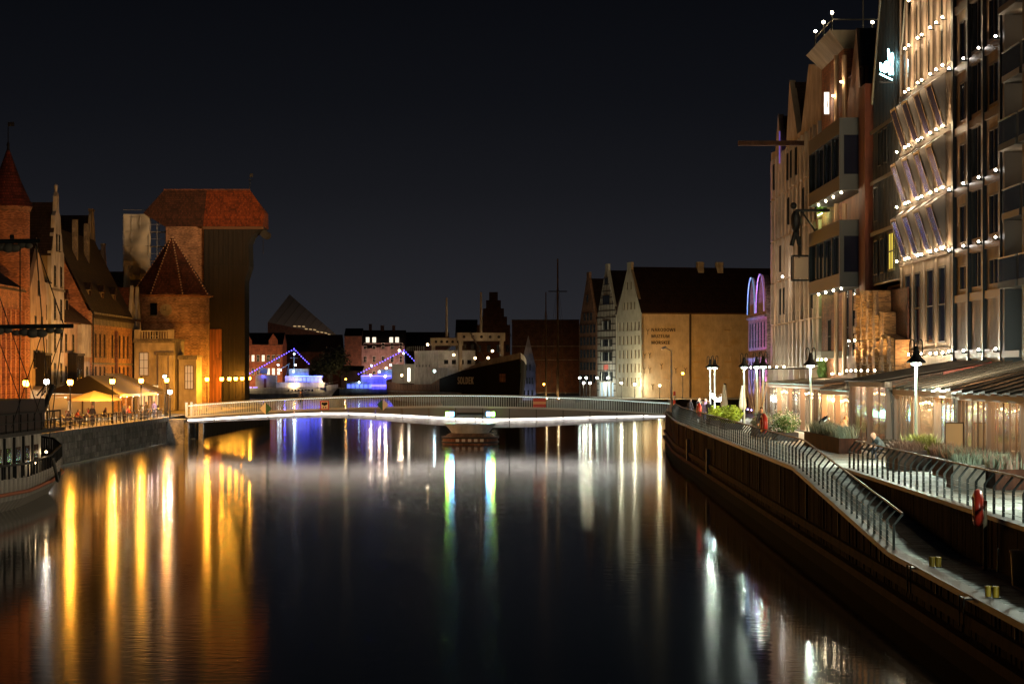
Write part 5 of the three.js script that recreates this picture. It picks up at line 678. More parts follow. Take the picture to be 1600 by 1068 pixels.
    for (let i = 0; i < 11; i++) { const s = .35 + .055 * i, w = q(s, .06 + (i % 3) * .05), x = q(s + .035, .09 + (i % 3) * .05); new B().bar(w.add(V(0, 0, .3)), x.add(V(0, 0, .3)), .22, 4).mesh('lit_window', M('pyr_lit', .4, .3, .15, { glow: [1, .65, .3], power: .5 }), t); } }
  { const d = 1000, t = thing('radio_mast', 'thin distant mast with red lamp beside the harbour crane', 'mast', [ex(383.5, d), 2.4, -d]); const h = hy(464, d) - 2.4; new B().bar([0, 0, 0], [0, h, 0], .18).mesh('pole', mats.black_iron, t); bulb(t, 0, h, 0, .24, M('red_lamp', .9, .1, .1, { glow: [1, .08, .04], power: 6 }), [1, .08, .04], 30, 'beacon_lamp'); }
}
[[385, 838, 'left'], [425, 838, 'right']].forEach(([u, d, w]) => globeLamp(w + ' of two far lamps before the red brick building', u, 596, d, [1, .62, .32], mats.warm_glow, 620, 'far lamps before the brick building'));
[[585, 858, 'left'], [618, 858, 'right']].forEach(([u, d, w]) => globeLamp(w + ' of two far lamps before the pink tenement', u, 594, d, [1, .62, .45], mats.warm_glow, 560, 'far lamps before the pink tenement'));
[[770, 690], [850, 632]].forEach(([u, d], i) => globeLamp('dim lamp before the ' + (i ? 'flat roofed block' : 'stepped gable warehouse'), u, 600, d, [1, .5, .2], mats.sodium_glow, 110));
[[440, 'left'], [505, 'right']].forEach(([u, w]) => globeLamp(w + ' of two distant plaza lamps below the leaning pyramid', u, 560, 1265, [1, .78, .6], mats.warm_glow, 420, 'plaza lamps below the pyramid'));
// dark trees
function tree(label, x, z, base, h, r, n, mat) {
  const t = thing('tree', label, 'tree', [x, base, z]); new B().cyl(0, 0, 0, r * .12, h * .55, r * .05, 8).bar([0, h * .4, 0], [r * .5, h * .68, .2], r * .03).bar([0, h * .45, 0], [-r * .5, h * .72, -.2], r * .03).bar([0, h * .5, 0], [.1, h * .85, r * .3], r * .025).mesh('trunk', M('bark', .05, .035, .025), t);
  const b = new B(), leaf = []; for (let i = 0; i < n; i++) { const c = Math.floor(rnd() * 16), ca = c * 2.4, cr = r * (.25 + .55 * hash(c, 2)), cy = h * (.45 + .42 * hash(c, 5)); const u = rr(-1, 1), a = rr(0, 6.28), q = r * .42 * Math.cbrt(rnd()); const px = Math.cos(ca) * cr * .8 + Math.sqrt(1 - u * u) * Math.cos(a) * q, py = cy + u * q, pz = Math.sin(ca) * cr * .8 + Math.sqrt(1 - u * u) * Math.sin(a) * q, s = rr(.14, .3) * r * .25; const d1 = V(rr(-1, 1), rr(-1, 1), rr(-1, 1)).normalize(), d2 = V(rr(-1, 1), rr(-1, 1), rr(-1, 1)).cross(d1).normalize(); const o = V(px, py, pz); leaf.push([o.clone().addScaledVector(d1, s).toArray(), o.clone().addScaledVector(d2, s * .6).toArray(), o.clone().addScaledVector(d1, -s).toArray(), o.clone().addScaledVector(d2, -s * .6).toArray()]); }
  b.tri(...leaf).mesh('crown', mat, t); return t;
}
M('leaf_dark', .045, .05, .022, { rough: .8 });
tree('dark round tree between the brick building and the pink house', ex(517, 815), -815, 2.4, 13, 7, 2600, mats.leaf_dark);
tree('smaller dark tree at the stern of the first blue lit ship', ex(496, 825), -825, 2.4, 10, 5, 1600, mats.leaf_dark);
// ---------- ships ----------
function hullGeo(L, stations, bulge = .55) { // stations: [x, halfBeam, deckY, keelHalf]
  const b = new B(), rows = stations.map(([x, h, y, k, rake = 0]) => [[x - rake, -.6, k * .8], [x - rake * .5, y * .35, lerp(k, h, .7)], [x, y * .75, lerp(k, h, .96)], [x, y, h]]);
  for (let i = 0; i < rows.length - 1; i++) for (let j = 0; j < 3; j++) for (const s of [1, -1]) { const q = [rows[i][j], rows[i + 1][j], rows[i + 1][j + 1], rows[i][j + 1]].map(([x, y, z]) => [x, y, z * s]); b.tri(s > 0 ? q : q.reverse()); }
  const f = rows[0]; b.tri([...f.map(([x, y, z]) => [x, y, z]), ...f.slice().reverse().map(([x, y, z]) => [x, y, -z])]);
  return b;
}
function stringLights(t, pts, n, mat, r = .16) { for (let k = 0; k < pts.length - 1; k++) { new B().bar(pts[k], pts[k + 1], .03, 4).mesh('light_cable', mats.black_iron, t); const m = n[k]; for (let i = 0; i <= m; i++) { const p = V(...pts[k]).lerp(V(...pts[k + 1]), i / m); const q = addMesh('string_bulb', memo('sbulb' + r, () => new THREE.SphereGeometry(r, 8, 6)), mat, t); q.position.copy(p); } } }
M('ship_white', .62, .58, .54, { tex: T.plaster, rough: .6 }); M('ship_cream', .50, .38, .24, { tex: T.plaster, rough: .6 }); M('ship_black', .022, .018, .015, { rough: .95, spec: .1 }); M('ship_red', .24, .10, .06, { tex: T.rust });
M('bluewhite_glow', .9, .95, 1, { glow: [.62, .92, 1], power: 26 }); M('bulb_blue', .3, .2, 1, { glow: [.12, .08, 1], power: 6 }); M('blue_strip', .3, .3, 1, { glow: [.12, .2, 1], power: 4 }); M('blue_window', .2, .2, .9, { glow: [.10, .15, 1], power: 2.2 });
{ // first blue lit ship
  const d = 760, o = ex(370, d), X = (u) => ex(u, d) - o, Y = (v) => hy(v, d), t = thing('harbour_ship', 'white ship with blue lights and mast nearest the harbour crane', 'ship', [o, 0, -d], 0, 'white ships lit blue'), L = X(528);
  hullGeo(L, [[0, 2.6, 2.9, 2.2], [L * .3, 3, 2.7, 2.7], [L * .6, 3, 2.9, 2.6], [L * .82, 2.2, 3.3, 1.4], [L, .05, 3.9, .03, 2.6]]).mesh('hull', mats.ship_white, t);
  { const b = new B(); b.tri([[0, 2.85, -2.5], [0, 2.85, 2.5], [L * .6, 2.85, 2.9], [L * .82, 3.2, 2.1], [L - .2, 3.8, 0], [L * .82, 3.2, -2.1], [L * .6, 2.85, -2.9]]).mesh('deck', mats.frame_brown, t); }
  new B().box(.3, .9, 2.62, L * .6, 1.05, 3.02).mesh('rubbing_strake', mats.ship_black, t);
  for (let k = 0; k < 8; k++) new B().geo(new THREE.CylinderGeometry(.26, .26, .06, 10).rotateX(Math.PI / 2).translate(L * .52 + k * 1.0, 2.1, 2.98)).mesh('porthole', mats.glass_dark, t);
  const cab = new B().box(X(400), 2.8, -2.2, X(432), Y(586), 2.2).mesh('aft_cabin', mats.ship_cream, t); new B().box(X(413), 2.9, 2.2, X(417), Y(591), 2.24).mesh('door', mats.ship_red, cab);
  new B().box(X(432), 2.8, -2.4, X(508), Y(597), 2.4).mesh('main_cabin', mats.ship_white, t); new B().box(X(446), Y(597), -2, X(503), Y(587), 2).mesh('upper_cabin', mats.ship_white, t); new B().box(X(452), Y(587), -1.6, X(482), Y(576), 1.6).mesh('wheelhouse', mats.ship_white, t);
  for (let k = 0; k < 7; k++) { const x = X(462) + k * 1.15; new B().box(x, Y(596), 2.02, x + .8, Y(590), 2.06).mesh('blue_lit_window', mats.blue_window, t); }
  new B().box(X(460), Y(588), 2.1, X(505), Y(587), 2.2).mesh('blue_led_strip', mats.blue_strip, t);
  { const l = new THREE.RectAreaLight(new THREE.Color().setRGB(.03, .08, 1), 46, 8.4, .6); l.position.set(X(482), Y(586), 2.9); l.rotation.set(-.9, 0, 0); l.name = 'blue_strip_light'; t.add(l); }
  for (let k = 0; k < 4; k++) new B().box(X(366) + k * 1.6 + 1, Y(611), 2.66, X(366) + k * 1.6 + 2.3, Y(604), 2.7).mesh('violet_lit_window', M('stern_violet', .3, .25, .9, { glow: [.36, .26, 1], power: 1.2 }), t);
  const mast = new B().cyl(X(459), Y(576), 0, .16, Y(546), .08, 8).bar([X(453), Y(559), 0], [X(465), Y(559), 0], .07).bar([X(454), Y(548), 0], [X(464), Y(548), 0], .07).bar([X(447), Y(586), 0], [X(452), Y(567), 0], .08).bar([X(432), Y(580), 0], [X(452), Y(568), 0], .1).mesh('mast', mats.ship_white, t);
  new B().boxR(X(412), Y(579), 0, 2.2, 1.8, 1.4, 0, 0, -.15).mesh('funnel', mats.ship_white, t);
  stringLights(t, [[X(390), Y(583), 0], [X(459), Y(545), 0], [X(482), Y(568), 0]], [18, 8], mats.bulb_blue);
  for (const [u, v, p] of [[436, 570, 60], [440, 578, 50], [463, 570, 70], [460, 580, 60], [461, 553, 20]]) bulb(t, X(u), Y(v), 3.5, p > 30 ? .24 : .2, mats.bluewhite_glow, [.25, .5, 1], p * .35, 'deck_lamp');
  bulb(t, X(461), Y(602), 3.3, .24, mats.sodium_glow, WARM, 90, 'side_lamp'); for (const x of [L * .12, L * .85]) bulb(t, x, 4.6, 4.2, .16, mats.warm_glow, WARM, 60, 'side_lamp'); for (const u of [412, 446]) pointLight(t, X(u), Y(588), 2.9, [.06, .08, 1], 20, .2);
  new B().tube([[X(500), 3.9, 2], [X(515), 4.2, 1.4], [L, 4.8, 0]], .04).mesh('bow_rail', mats.ship_white, t);
}
{ // second blue lit ship
  const d = 745, o = ex(531, d), X = (u) => ex(u, d) - o, Y = (v) => hy(v, d), t = thing('harbour_ship', 'white ship with violet light strips moored just left of the coal steamer', 'ship', [o, 0, -d], 0, 'white ships lit blue'), L = X(650);
  hullGeo(L, [[0, 2.6, 2.6, 2.2], [L * .3, 3, 2.5, 2.7], [L * .7, 3, 2.6, 2.6], [L, .6, 2.9, .4]]).mesh('hull', mats.ship_white, t); new B().box(.2, 2.4, -2.5, L * .9, 2.5, 2.5).mesh('deck', mats.frame_brown, t); new B().box(0, 1.2, 2.7, L * .8, 1.35, 3.06).mesh('rubbing_strake', mats.ship_black, t);
  new B().box(X(541), 2.5, -2.2, X(628), Y(597), 2.2).mesh('main_cabin', mats.ship_white, t); new B().box(X(564), Y(597), -2, X(626), Y(586), 2).mesh('upper_cabin', mats.ship_white, t); new B().box(X(590), Y(586), -1.6, X(618), Y(577), 1.6).mesh('wheelhouse', mats.ship_white, t);
  for (let k = 0; k < 6; k++) { const x = X(543) + k * 1.25; new B().box(x, Y(606), 2.22, x + .9, Y(600), 2.26).mesh('blue_lit_window', mats.blue_window, t); }
  for (const [a, b, v] of [[565, 612, 587], [580, 626, 602]]) { new B().box(X(a), Y(v) - .08, 2.3, X(b), Y(v) + .08, 2.42).mesh('violet_led_strip', M('violet_strip', .4, .3, 1, { glow: [.24, .16, 1], power: 3.6 }), t); const l = new THREE.RectAreaLight(new THREE.Color().setRGB(.07, .06, 1), 44, X(b) - X(a), .5); l.position.set(X((a + b) / 2), Y(v), 3.1); l.rotation.set(-.7, 0, 0); l.name = 'violet_strip_light'; t.add(l); }
  new B().cyl(X(632), 2.5, 0, .18, Y(547), .08, 8).bar([X(612), Y(573), 0], [X(624), Y(565), 0], .08).mesh('mast', mats.ship_white, t);
  stringLights(t, [[X(560), Y(584), 0], [X(631), Y(547), 0], [X(650), Y(566), 0]], [17, 6], mats.bulb_blue);
  for (const [u, v, p] of [[581, 571, 50], [611, 570, 60], [615, 576, 60], [562, 597, 30], [631, 552, 20]]) bulb(t, X(u), Y(v), 3.6, .22, mats.bluewhite_glow, [.22, .45, 1], p * .35, 'deck_lamp');
}
{ // coal steamer, bow toward the viewer
  const A = V(ex(630, 520), 0, -520), E = V(ex(813, 440), 0, -440), L = A.distanceTo(E), th = Math.atan2(-(E.z - A.z), E.x - A.x), t = thing('coal_steamer', 'old coal steamer with black bow and derrick frames moored beyond the footbridge', 'ship', A.toArray(), th);
  const st = [[0, 3.2, 6.0, 1], [L * .1, 5.6, 5.7, 4], [L * .3, 6.1, 5.0, 5.6], [L * .55, 6.1, 5.2, 5.6], [L * .62, 6.05, 6.2, 5.4], [L * .78, 5.6, 7.6, 4.2], [L * .9, 3.6, 8.6, 1.8], [L * .97, 1.4, 9.3, .5, .6], [L, .08, 9.7, .04, 1.6]];
  hullGeo(L, st.slice(0, 5)).mesh('aft_hull', M('steamer_grey', .62, .54, .48, { tex: T.rust, rough: .7 }), t);
  hullGeo(L, st.slice(4)).mesh('bow_hull', mats.ship_black, t);
  const dk = st.map(([x, h, y]) => [x, y - .5, h * .94]); { const b = new B(); for (let i = 0; i < dk.length - 1; i++) b.tri([[dk[i][0], dk[i][1], dk[i][2]], [dk[i + 1][0], dk[i + 1][1], dk[i + 1][2]], [dk[i + 1][0], dk[i + 1][1], -dk[i + 1][2]], [dk[i][0], dk[i][1], -dk[i][2]]]); b.mesh('deck', mats.ship_red, t); }
  { const b = new B(); for (let i = 5; i < st.length - 1; i++) for (const s of [1, -1]) b.tri([[st[i][0], st[i][2], st[i][1] * s], [st[i + 1][0], st[i + 1][2], st[i + 1][1] * s], [st[i + 1][0], st[i + 1][2] + 1, st[i + 1][1] * s + .02], [st[i][0], st[i][2] + (i === 5 ? .1 : 1), st[i][1] * s + .02]]); b.mesh('white_bulwark', mats.ship_white, t); }
  { const b = new B(); for (let i = 0; i < 5; i++) b.tri([[st[i][0], 3.55, lerp(st[i][3], st[i][1], .9) + .04], [st[i + 1][0], 3.55, lerp(st[i + 1][3], st[i + 1][1], .9) + .04], [st[i + 1][0], 3.75, lerp(st[i + 1][3], st[i + 1][1], .9) + .06], [st[i][0], 3.75, lerp(st[i][3], st[i][1], .9) + .06]]); b.mesh('hull_line', mats.ship_white, t); }
  const nm = new B().geo(lettering('SOLDEK', 1.25, .06)).mesh('lettering', M('name_white', .7, .68, .62), t); nm.position.set(L * .765, 5.3, 5.86); nm.rotation.y = .19;
  for (const [a, b] of [[.28, .5]]) { const h = new B().box(L * a, 4.6, -3.6, L * b, 11.5, 3.6).mesh('bridge_house', mats.ship_white, t); for (let k = 0; k < 4; k++) new B().box(L * b, 8.9, -2.8 + k * 1.5, L * b + .06, 9.7, -2.0 + k * 1.5).mesh('window', mats.glass_dark, h); for (let k = 0; k < 5; k++) new B().geo(new THREE.CylinderGeometry(.28, .28, .06, 10).rotateX(Math.PI / 2).translate(L * a + 2 + k * 2.4, 8.6, 3.62)).mesh('porthole', mats.glass_dark, h); }
  new B().box(L * .04, 5.2, -3.2, L * .16, 9.0, 3.2).mesh('aft_house', M('house_grey', .34, .34, .33), t); new B().box(L * .5, 4.8, -4, L * .6, 8.2, 4).mesh('fore_house', mats.ship_white, t);
  const portal = (s, y, w) => { const p = new B(); const x = L * s; for (const z of [-w, w]) p.box(x - .3, 4.6, z - .3, x + .3, y, z + .3); p.box(x - .31, y - 1.2, -w - .6, x + .31, y + .3, w + .6); const m = p.mesh('derrick_portal', mats.ship_cream, t); for (let k = -2; k <= 2; k++) new B().geo(new THREE.CylinderGeometry(.27, .27, .08, 10).rotateZ(Math.PI / 2).translate(x + .34, y - .45, k * w * .42)).mesh('lightening_hole', mats.ship_black, m); };
  portal(.41, hy(530, 487), 2.6); portal(.70, hy(522, 463), 3.9);
  for (const [s, v0, v1, dd] of [[.41, 526, 465, 487], [.70, 519, 456, 463]]) new B().cyl(L * s, hy(v0, dd), 0, .26, hy(v1, dd), .16, 8).mesh('mast', mats.ship_cream, t);
  new B().bar([L * .70, hy(519, 463), 2], [L * .86, 9.6, 3], .12).bar([L * .41, 13, -1.5], [L * .2, 9.5, -2.5], .1).mesh('derrick_boom', mats.ship_cream, t);
  for (let k = 0; k < 9; k++) new B().bar([L * (.2 + k * .02), 11.5, 3.4], [L * (.2 + k * .02), 12.5, 3.4], .05).mesh('rail_stanchion', mats.ship_white, t);
  for (const [s, y, z, p] of [[.45, 12.6, 4.6, 420], [.76, 9.9, 2.5, 330], [.85, 9.9, 2.2, 330], [.28, 11.6, 6.6, 260], [.18, 8.2, 7.2, 260], [.1, 7.5, 7.0, 220], [.64, 7.6, 7.4, 160], [.07, 6.8, 8.2, 230], [.24, 6.6, 8.6, 260], [.40, 6.8, 8.6, 200], [.54, 10.6, 1.5, 300], [.75, 11.2, -1, 300]]) bulb(t, L * s, y, z, .22, s === .64 ? mats.bluewhite_glow : mats.warm_glow, s === .64 ? [.6, .9, 1] : [1, .78, .52], p, 'deck_lamp');
  new B().box(L * .225, 5.6, 3.7, L * .245, 8.2, 3.78).mesh('lit_window', M('door_white', .8, .8, .7, { glow: [1, .92, .75], power: 4 }), t);
  new B().boxR(L * .955, 6.4, 2.1, 1.2, 1.4, .3, 0, .5, 0).mesh('anchor_plate', mats.steamer_grey, t);
}
{ // sailing vessel: two tall masts
  const d = 440, t = thing('sailing_ship', 'moored sailing vessel with two tall bare masts right of the white spire', 'ship', [ex(862, d), 0, -d]);
  hullGeo(14, [[-6, 1.6, 2.2, 1.2], [0, 2, 1.9, 1.8], [4, 1.8, 2.1, 1.4], [8, .1, 2.9, .05, 1.5]]).mesh('hull', mats.ship_black, t); new B().box(-5, 1.8, -1.2, 4, 2.6, 1.2).mesh('deck_house', mats.wood_deck ?? M('wood_deck', .2, .12, .06, { tex: T.wood }), t);
  for (const [u, v, r] of [[853, 456, .17], [871.5, 404, .24]]) new B().cyl(ex(u, d) - ex(862, d), 1.8, 0, r, hy(v, d), r * .5, 8).mesh('mast', M('mast_wood', .26, .17, .08, { tex: T.wood }), t);
  new B().bar([ex(871.5, d) - ex(862, d) - 1.6, hy(455, d), 0], [ex(871.5, d) - ex(862, d) + 1.6, hy(455, d), 0], .1).mesh('crosstree', mats.black_iron, t);
  for (const [u, v] of [[853, 480], [871.5, 440]]) for (const s of [-2.6, -1.4, 1.4, 2.6]) new B().bar([ex(u, d) - ex(862, d), hy(v, d), 0], [ex(u, d) - ex(862, d) + s, 2.2, s > 0 ? 1 : -1], .025, 4).mesh('shroud', mats.black_iron, t);
  for (const u of [854.5, 873]) bulb(t, ex(u, d) - ex(862, d), 2.9, 1.2, .12, mats.warm_glow, WARM, 16, 'deck_lamp');
}
// ---------- restaurant pavilions on the east promenade ----------
const PX = 18.5;
M('pav_frame', .10, .062, .04, { rough: .5, metal: .2 }); M('pav_beam', .36, .24, .18, { rough: .6 }); M('pvc', .8, .8, .78, { rough: .08, through: .97, spec: .8 }); M('pvc_streaked', .5, .5, .48, { rough: .12, through: .9 }); M('awning_dark', .035, .035, .035, { rough: .7 }); M('awning_pale', .62, .60, .55, { rough: .9, through: .4 }); M('awning_teal', .10, .20, .19, { rough: .6 });
M('pav_floor', .2, .15, .11, { tex: T.wood }); M('inner_wall', .20, .10, .05, { tex: T.wood }); M('festoon', .9, .8, .6, { glow: [1, .66, .30], power: 22 });
M('chair_dark', .06, .045, .035, { rough: .6 }); M('cloth_white', .6, .56, .5); M('menu_lit', .35, .22, .1, { glow: [1, .62, .25], power: .16 }); M('red_wall', .45, .05, .03, { rough: .6 });
function pavilion(label, d0, d1, o) {
  const W = d1 - d0, t = thing('restaurant_pavilion', label, 'pavilion', [PX + (o.set ?? 0), UP, -d1], ET), dep = 4.8 - (o.set ?? 0), he = o.eave ?? 2.9, hb = o.back ?? 4.6;
  new B().box(0, .0, -dep, W, .08, 0).mesh('floor', mats.pav_floor, t);
  new B().box(0, .08, -dep, W, hb, -dep + .12).mesh('inner_wall', o.inner ?? mats.inner_wall, t);
  const n = o.bays ?? 3; for (let k = 0; k <= n; k++) { const x = W * k / n; new B().box(x - .16, .08, -.32, x + .16, he, 0).mesh('post', mats.pav_frame, t); }
  new B().box(0, he, -.3, W, he + .28, .06).mesh('eave_beam', o.beam ?? mats.pav_beam, t);
  for (let k = 0; k < n; k++) { if (o.open?.includes(k)) continue; const a = W * k / n + .17, b = W * (k + 1) / n - .17, m = o.panes ?? 4; for (let i = 0; i < m; i++) { const p = lerp(a, b, i / m) + .03, q = lerp(a, b, (i + 1) / m) - .03; const g = new B().box(p, .1, -.17, q, he - .02, -.15).mesh('clear_panel', (i + k) % 3 ? mats.pvc : mats.pvc_streaked, t); new B().box(q - .01, .1, -.2, q + .05, he - .02, -.12).mesh('panel_frame', mats.pav_frame, g); } }
  // roof
  const ns = Math.round(W / 1.25); for (let k = 0; k < ns; k++) { const x0 = W * k / ns, x1 = W * (k + 1) / ns, al = o.stripes ? k % 2 : 0, m = o.stripes ? (al ? mats.awning_dark : mats.awning_pale) : o.roof ?? mats.awning_dark, dy = al ? .06 : 0; const g = new B().tri([[x0, he + .3 + dy, .25], [x1, he + .3 + dy, .25], [x1, hb + dy, -dep], [x0, hb + dy, -dep]], ...(o.stripes && !al ? [] : [[[x0, he + .24 + dy, .25], [x0, hb - .06 + dy, -dep], [x1, hb - .06 + dy, -dep], [x1, he + .24 + dy, .25]]]), [[x0, he + .24 + dy, .25], [x1, he + .24 + dy, .25], [x1, he + .3 + dy, .25], [x0, he + .3 + dy, .25]]).mesh('roof_panel', m, t); new B().bar([x1, he + .34 + dy, .25], [x1, hb + .05 + dy, -dep], .05, 5).mesh('rafter', mats.pav_frame, g); }
  new B().tri([[0, .1, 0], [0, he + .25, .2], [0, hb - .08, -dep], [0, .1, -dep]]).mesh('end_panel', mats.pvc_streaked, t);
  new B().tri([[W, .1, 0], [W, .1, -dep], [W, hb - .08, -dep], [W, he + .25, .2]]).mesh('end_panel', mats.pvc, t);
  // festoon lights under the eave and along the inner wall
  const nb = Math.round(W * 1.1); for (let k = 0; k < nb; k++) { const x = (k + .5) / nb * W, y = he - .28 - .12 * Math.abs(Math.sin(k * .7)); const m = addMesh('festoon_bulb', memo('fb', () => new THREE.SphereGeometry(.05, 8, 6)), mats.festoon, t); m.position.set(x, y, -.9); if (k % 4 === 1) pointLight(t, x, y, -.9, o.light ?? [1, .62, .3], (o.power ?? 16) * 1.6, .06); }
  for (let k = 0; k < Math.ceil(W / 5); k++) { const x = (k + .5) * W / Math.ceil(W / 5), l = new B().lathe([[.22, -.2], [.1, 0], [.02, .1]], x, 2.3, -3.2, 10).bar([x, 2.4, -3.2], [x, he + .6, -3.2], .012, 4).mesh('pendant_shade', mats.pav_frame, t); bulb(t, x, 2.12, -3.2, .09, mats.warm_glow, o.light ?? [1, .62, .3], (o.power ?? 16) * 2.2, 'pendant_bulb'); }
  for (let k = 0; k < Math.round(W / 3.2); k++) { const x = 1 + k * 3.2; if (k % 3 === 1) { const s = new B().box(x, 1.0, -dep + .13, x + 2.0, 2.4, -dep + .2).mesh('bar_shelf_window', M('bar_lit', .5, .4, .25, { glow: [1, .72, .38], power: 1.1 }), t); for (let r = 0; r < 3; r++) { new B().box(x, 1.1 + r * .42, -dep + .21, x + 2.0, 1.14 + r * .42, -dep + .5).mesh('shelf_board', mats.pav_frame, s); for (let i = 0; i < 7; i++) new B().cyl(x + .2 + i * .27, 1.14 + r * .42, -dep + .36, .045, 1.36 + r * .42, .03, 6).mesh('bottle', i % 2 ? mats.glass_dark : mats.planter_bottle ?? M('bottle_green', .02, .05, .02, { rough: .2 }), s); } } else { new B().box(x + .2, 1.2, -dep + .13, x + 1.3, 2.1, -dep + .18).mesh('picture_frame', mats.pav_frame, t); new B().box(x + .28, 1.28, -dep + .181, x + 1.22, 2.02, -dep + .2).mesh('picture', k % 2 ? mats.cloth_white : mats.red_wall, t); } }
  o.extra?.(t, W, he, dep); return t;
}
pavilion('striped roof glass pavilion at the right edge of the promenade', 80, 106.3, { bays: 4, stripes: true, panes: 5, eave: 2.85, back: 4.6 });
pavilion('dark roofed glass pavilion behind the nearest promenade lamp', 106.5, 124, { bays: 3, stripes: true, panes: 5, eave: 2.9, back: 4.4, open: [1], light: [1, .62, .28], power: 18 });
pavilion('clear panelled pavilion with red inner wall left of the dark roofed one', 124.2, 137.5, { bays: 2, panes: 2, eave: 3.25, back: 4.5, set: -.35, beam: mats.awning_pale, roof: mats.awning_dark, inner: mats.red_wall, light: [1, .62, .36], power: 15 });
pavilion('open fronted pavilion with bright orange interior left of the red one', 137.7, 157, { bays: 3, panes: 2, eave: 2.65, back: 3.9, set: .5, open: [0, 1, 2], light: [1, .55, .22], power: 34, roof: mats.awning_teal });
pavilion('farthest low pavilion before the violet lit house', 158, 196, { bays: 5, panes: 3, eave: 2.9, back: 3.5, set: 1.0, open: [1, 3], light: [1, .66, .36], power: 30, roof: mats.awning_teal });
// tables and chairs inside
function cafeTable(label, x, z, base, group, cloth) { const t = thing('cafe_table', label, 'table', [x, base, z], 0, group); new B().cyl(0, .72, 0, .38, .75, .38, 16).mesh('tabletop', cloth ?? mats.cloth_white, t); new B().cyl(0, .04, 0, .04, .72, .04, 8).mesh('leg', mats.black_iron, t); new B().cyl(0, 0, 0, .24, .04, .2, 12).mesh('base', mats.black_iron, t); return t; }
function cafeChair(label, x, z, base, turn, group) { const t = thing('cafe_chair', label, 'chair', [x, base, z], turn, group); new B().box(-.22, .43, -.22, .22, .48, .22).mesh('seat', mats.chair_dark, t); new B().boxR(0, .72, -.23, .42, .36, .04, -.12).mesh('backrest', mats.chair_dark, t); for (const [a, b] of [[-1, -1], [1, -1], [-1, 1], [1, 1]]) new B().bar([a * .2, 0, b * .2], [a * .19, .44, b * .19], .02, 5).mesh('leg', mats.chair_dark, t); return t; }
const pin = UP + .08;
[[90, 'inside the striped roof pavilion, nearer'], [97, 'inside the striped roof pavilion, middle'], [103, 'inside the striped roof pavilion, farther'], [113, 'inside the dark roofed pavilion, nearer'], [119, 'inside the dark roofed pavilion, farther'], [130, 'inside the red walled pavilion'], [144, 'inside the orange pavilion, nearer'], [151, 'inside the orange pavilion, farther']].forEach(([d, s]) => { cafeTable('round white table ' + s, 20.3, -d, pin, 'tables inside the pavilions'); cafeChair('dark chair by the water side of the table ' + s, 19.5, -d, pin, Math.PI / 2, 'chairs inside the pavilions'); cafeChair('dark chair by the wall side of the table ' + s, 21.1, -d, pin, -Math.PI / 2, 'chairs inside the pavilions'); });
{ const t = thing('menu_stand', 'lit menu board standing before the dark roofed pavilion', 'sign', [18.1, UP, -104.6], -.5); new B().bar([-.3, 0, 0], [-.3, 1.5, 0], .03).bar([.3, 0, 0], [.3, 1.5, 0], .03).mesh('stand', mats.black_iron, t); new B().box(-.42, .85, -.03, .42, 1.95, .03).mesh('board_frame', mats.pav_frame, t); new B().box(-.36, .9, .032, .36, 1.9, .05).mesh('lit_sign_panel', mats.menu_lit, t); }
// ---------- planters and plants ----------
M('planter_rust', .15, .075, .04, { tex: T.rust }); M('planter_stone', .42, .36, .3, { tex: T.stone }); M('planter_dark', .04, .035, .035);
M('grass_yellow', .22, .22, .03, { rough: .7 }); M('grass_grey', .30, .36, .27, { rough: .8 }); M('grass_pink', .42, .28, .22, { rough: .8 }); M('leaf_green', .07, .13, .025, { rough: .7 }); M('leaf_white', .55, .5, .38, { rough: .8 });
function blades(n, w, dp, h, spread, y0) { const f = []; for (let i = 0; i < n; i++) { const x = rr(-w / 2, w / 2), z = rr(-dp / 2, dp / 2), a = rr(0, 6.28), l = rr(.55, 1) * h, s = rr(.1, 1) * spread, dx = Math.cos(a) * s, dz = Math.sin(a) * s, q = .014 + rnd() * .012, px = -Math.sin(a) * q, pz = Math.cos(a) * q; f.push([[x - px, y0, z - pz], [x + px, y0, z + pz], [x + dx * .4 + px * .8, y0 + l * .6, z + dz * .4 + pz * .8], [x + dx * .4 - px * .8, y0 + l * .6, z + dz * .4 - pz * .8]], [[x + dx * .4 - px * .8, y0 + l * .6, z + dz * .4 - pz * .8], [x + dx * .4 + px * .8, y0 + l * .6, z + dz * .4 + pz * .8], [x + dx, y0 + l, z + dz]]); } return new B().tri(...f); }
function leaves(n, rx, ry, rz, y0, s) { const f = []; for (let i = 0; i < n; i++) { const u = rr(-1, 1), a = rr(0, 6.28), q = Math.cbrt(rnd()) * (.8 + .3 * Math.sin(a * 3 + u * 4)), o = V(Math.sqrt(1 - u * u) * Math.cos(a) * q * rx, y0 + u * q * ry, Math.sqrt(1 - u * u) * Math.sin(a) * q * rz), d1 = V(rr(-1, 1), rr(-1, 1), rr(-1, 1)).normalize(), d2 = V(rr(-1, 1), rr(-1, 1), rr(-1, 1)).cross(d1).normalize(), k = rr(.6, 1.2) * s; f.push([o.clone().addScaledVector(d1, k).toArray(), o.clone().addScaledVector(d2, k * .5).toArray(), o.clone().addScaledVector(d1, -k).toArray(), o.clone().addScaledVector(d2, -k * .5).toArray()]); } return new B().tri(...f); }
function planter(label, x, d, w, l, h, mat, plants, group) { const t = thing('planter', label, 'planter', [x, UP, -d], 0, group); new B().box(-w / 2, 0, -l / 2, w / 2, h, -l / 2 + .06).box(-w / 2, 0, l / 2 - .06, w / 2, h, l / 2).box(-w / 2, 0, -l / 2 + .06, -w / 2 + .06, h, l / 2 - .06).box(w / 2 - .06, 0, -l / 2 + .06, w / 2, h, l / 2 - .06).mesh('box', mat, t); new B().box(-w / 2 + .06, h - .15, -l / 2 + .06, w / 2 - .06, h - .06, l / 2 - .06).mesh('soil', mats.earth, t); plants(t, h - .06); return t; }
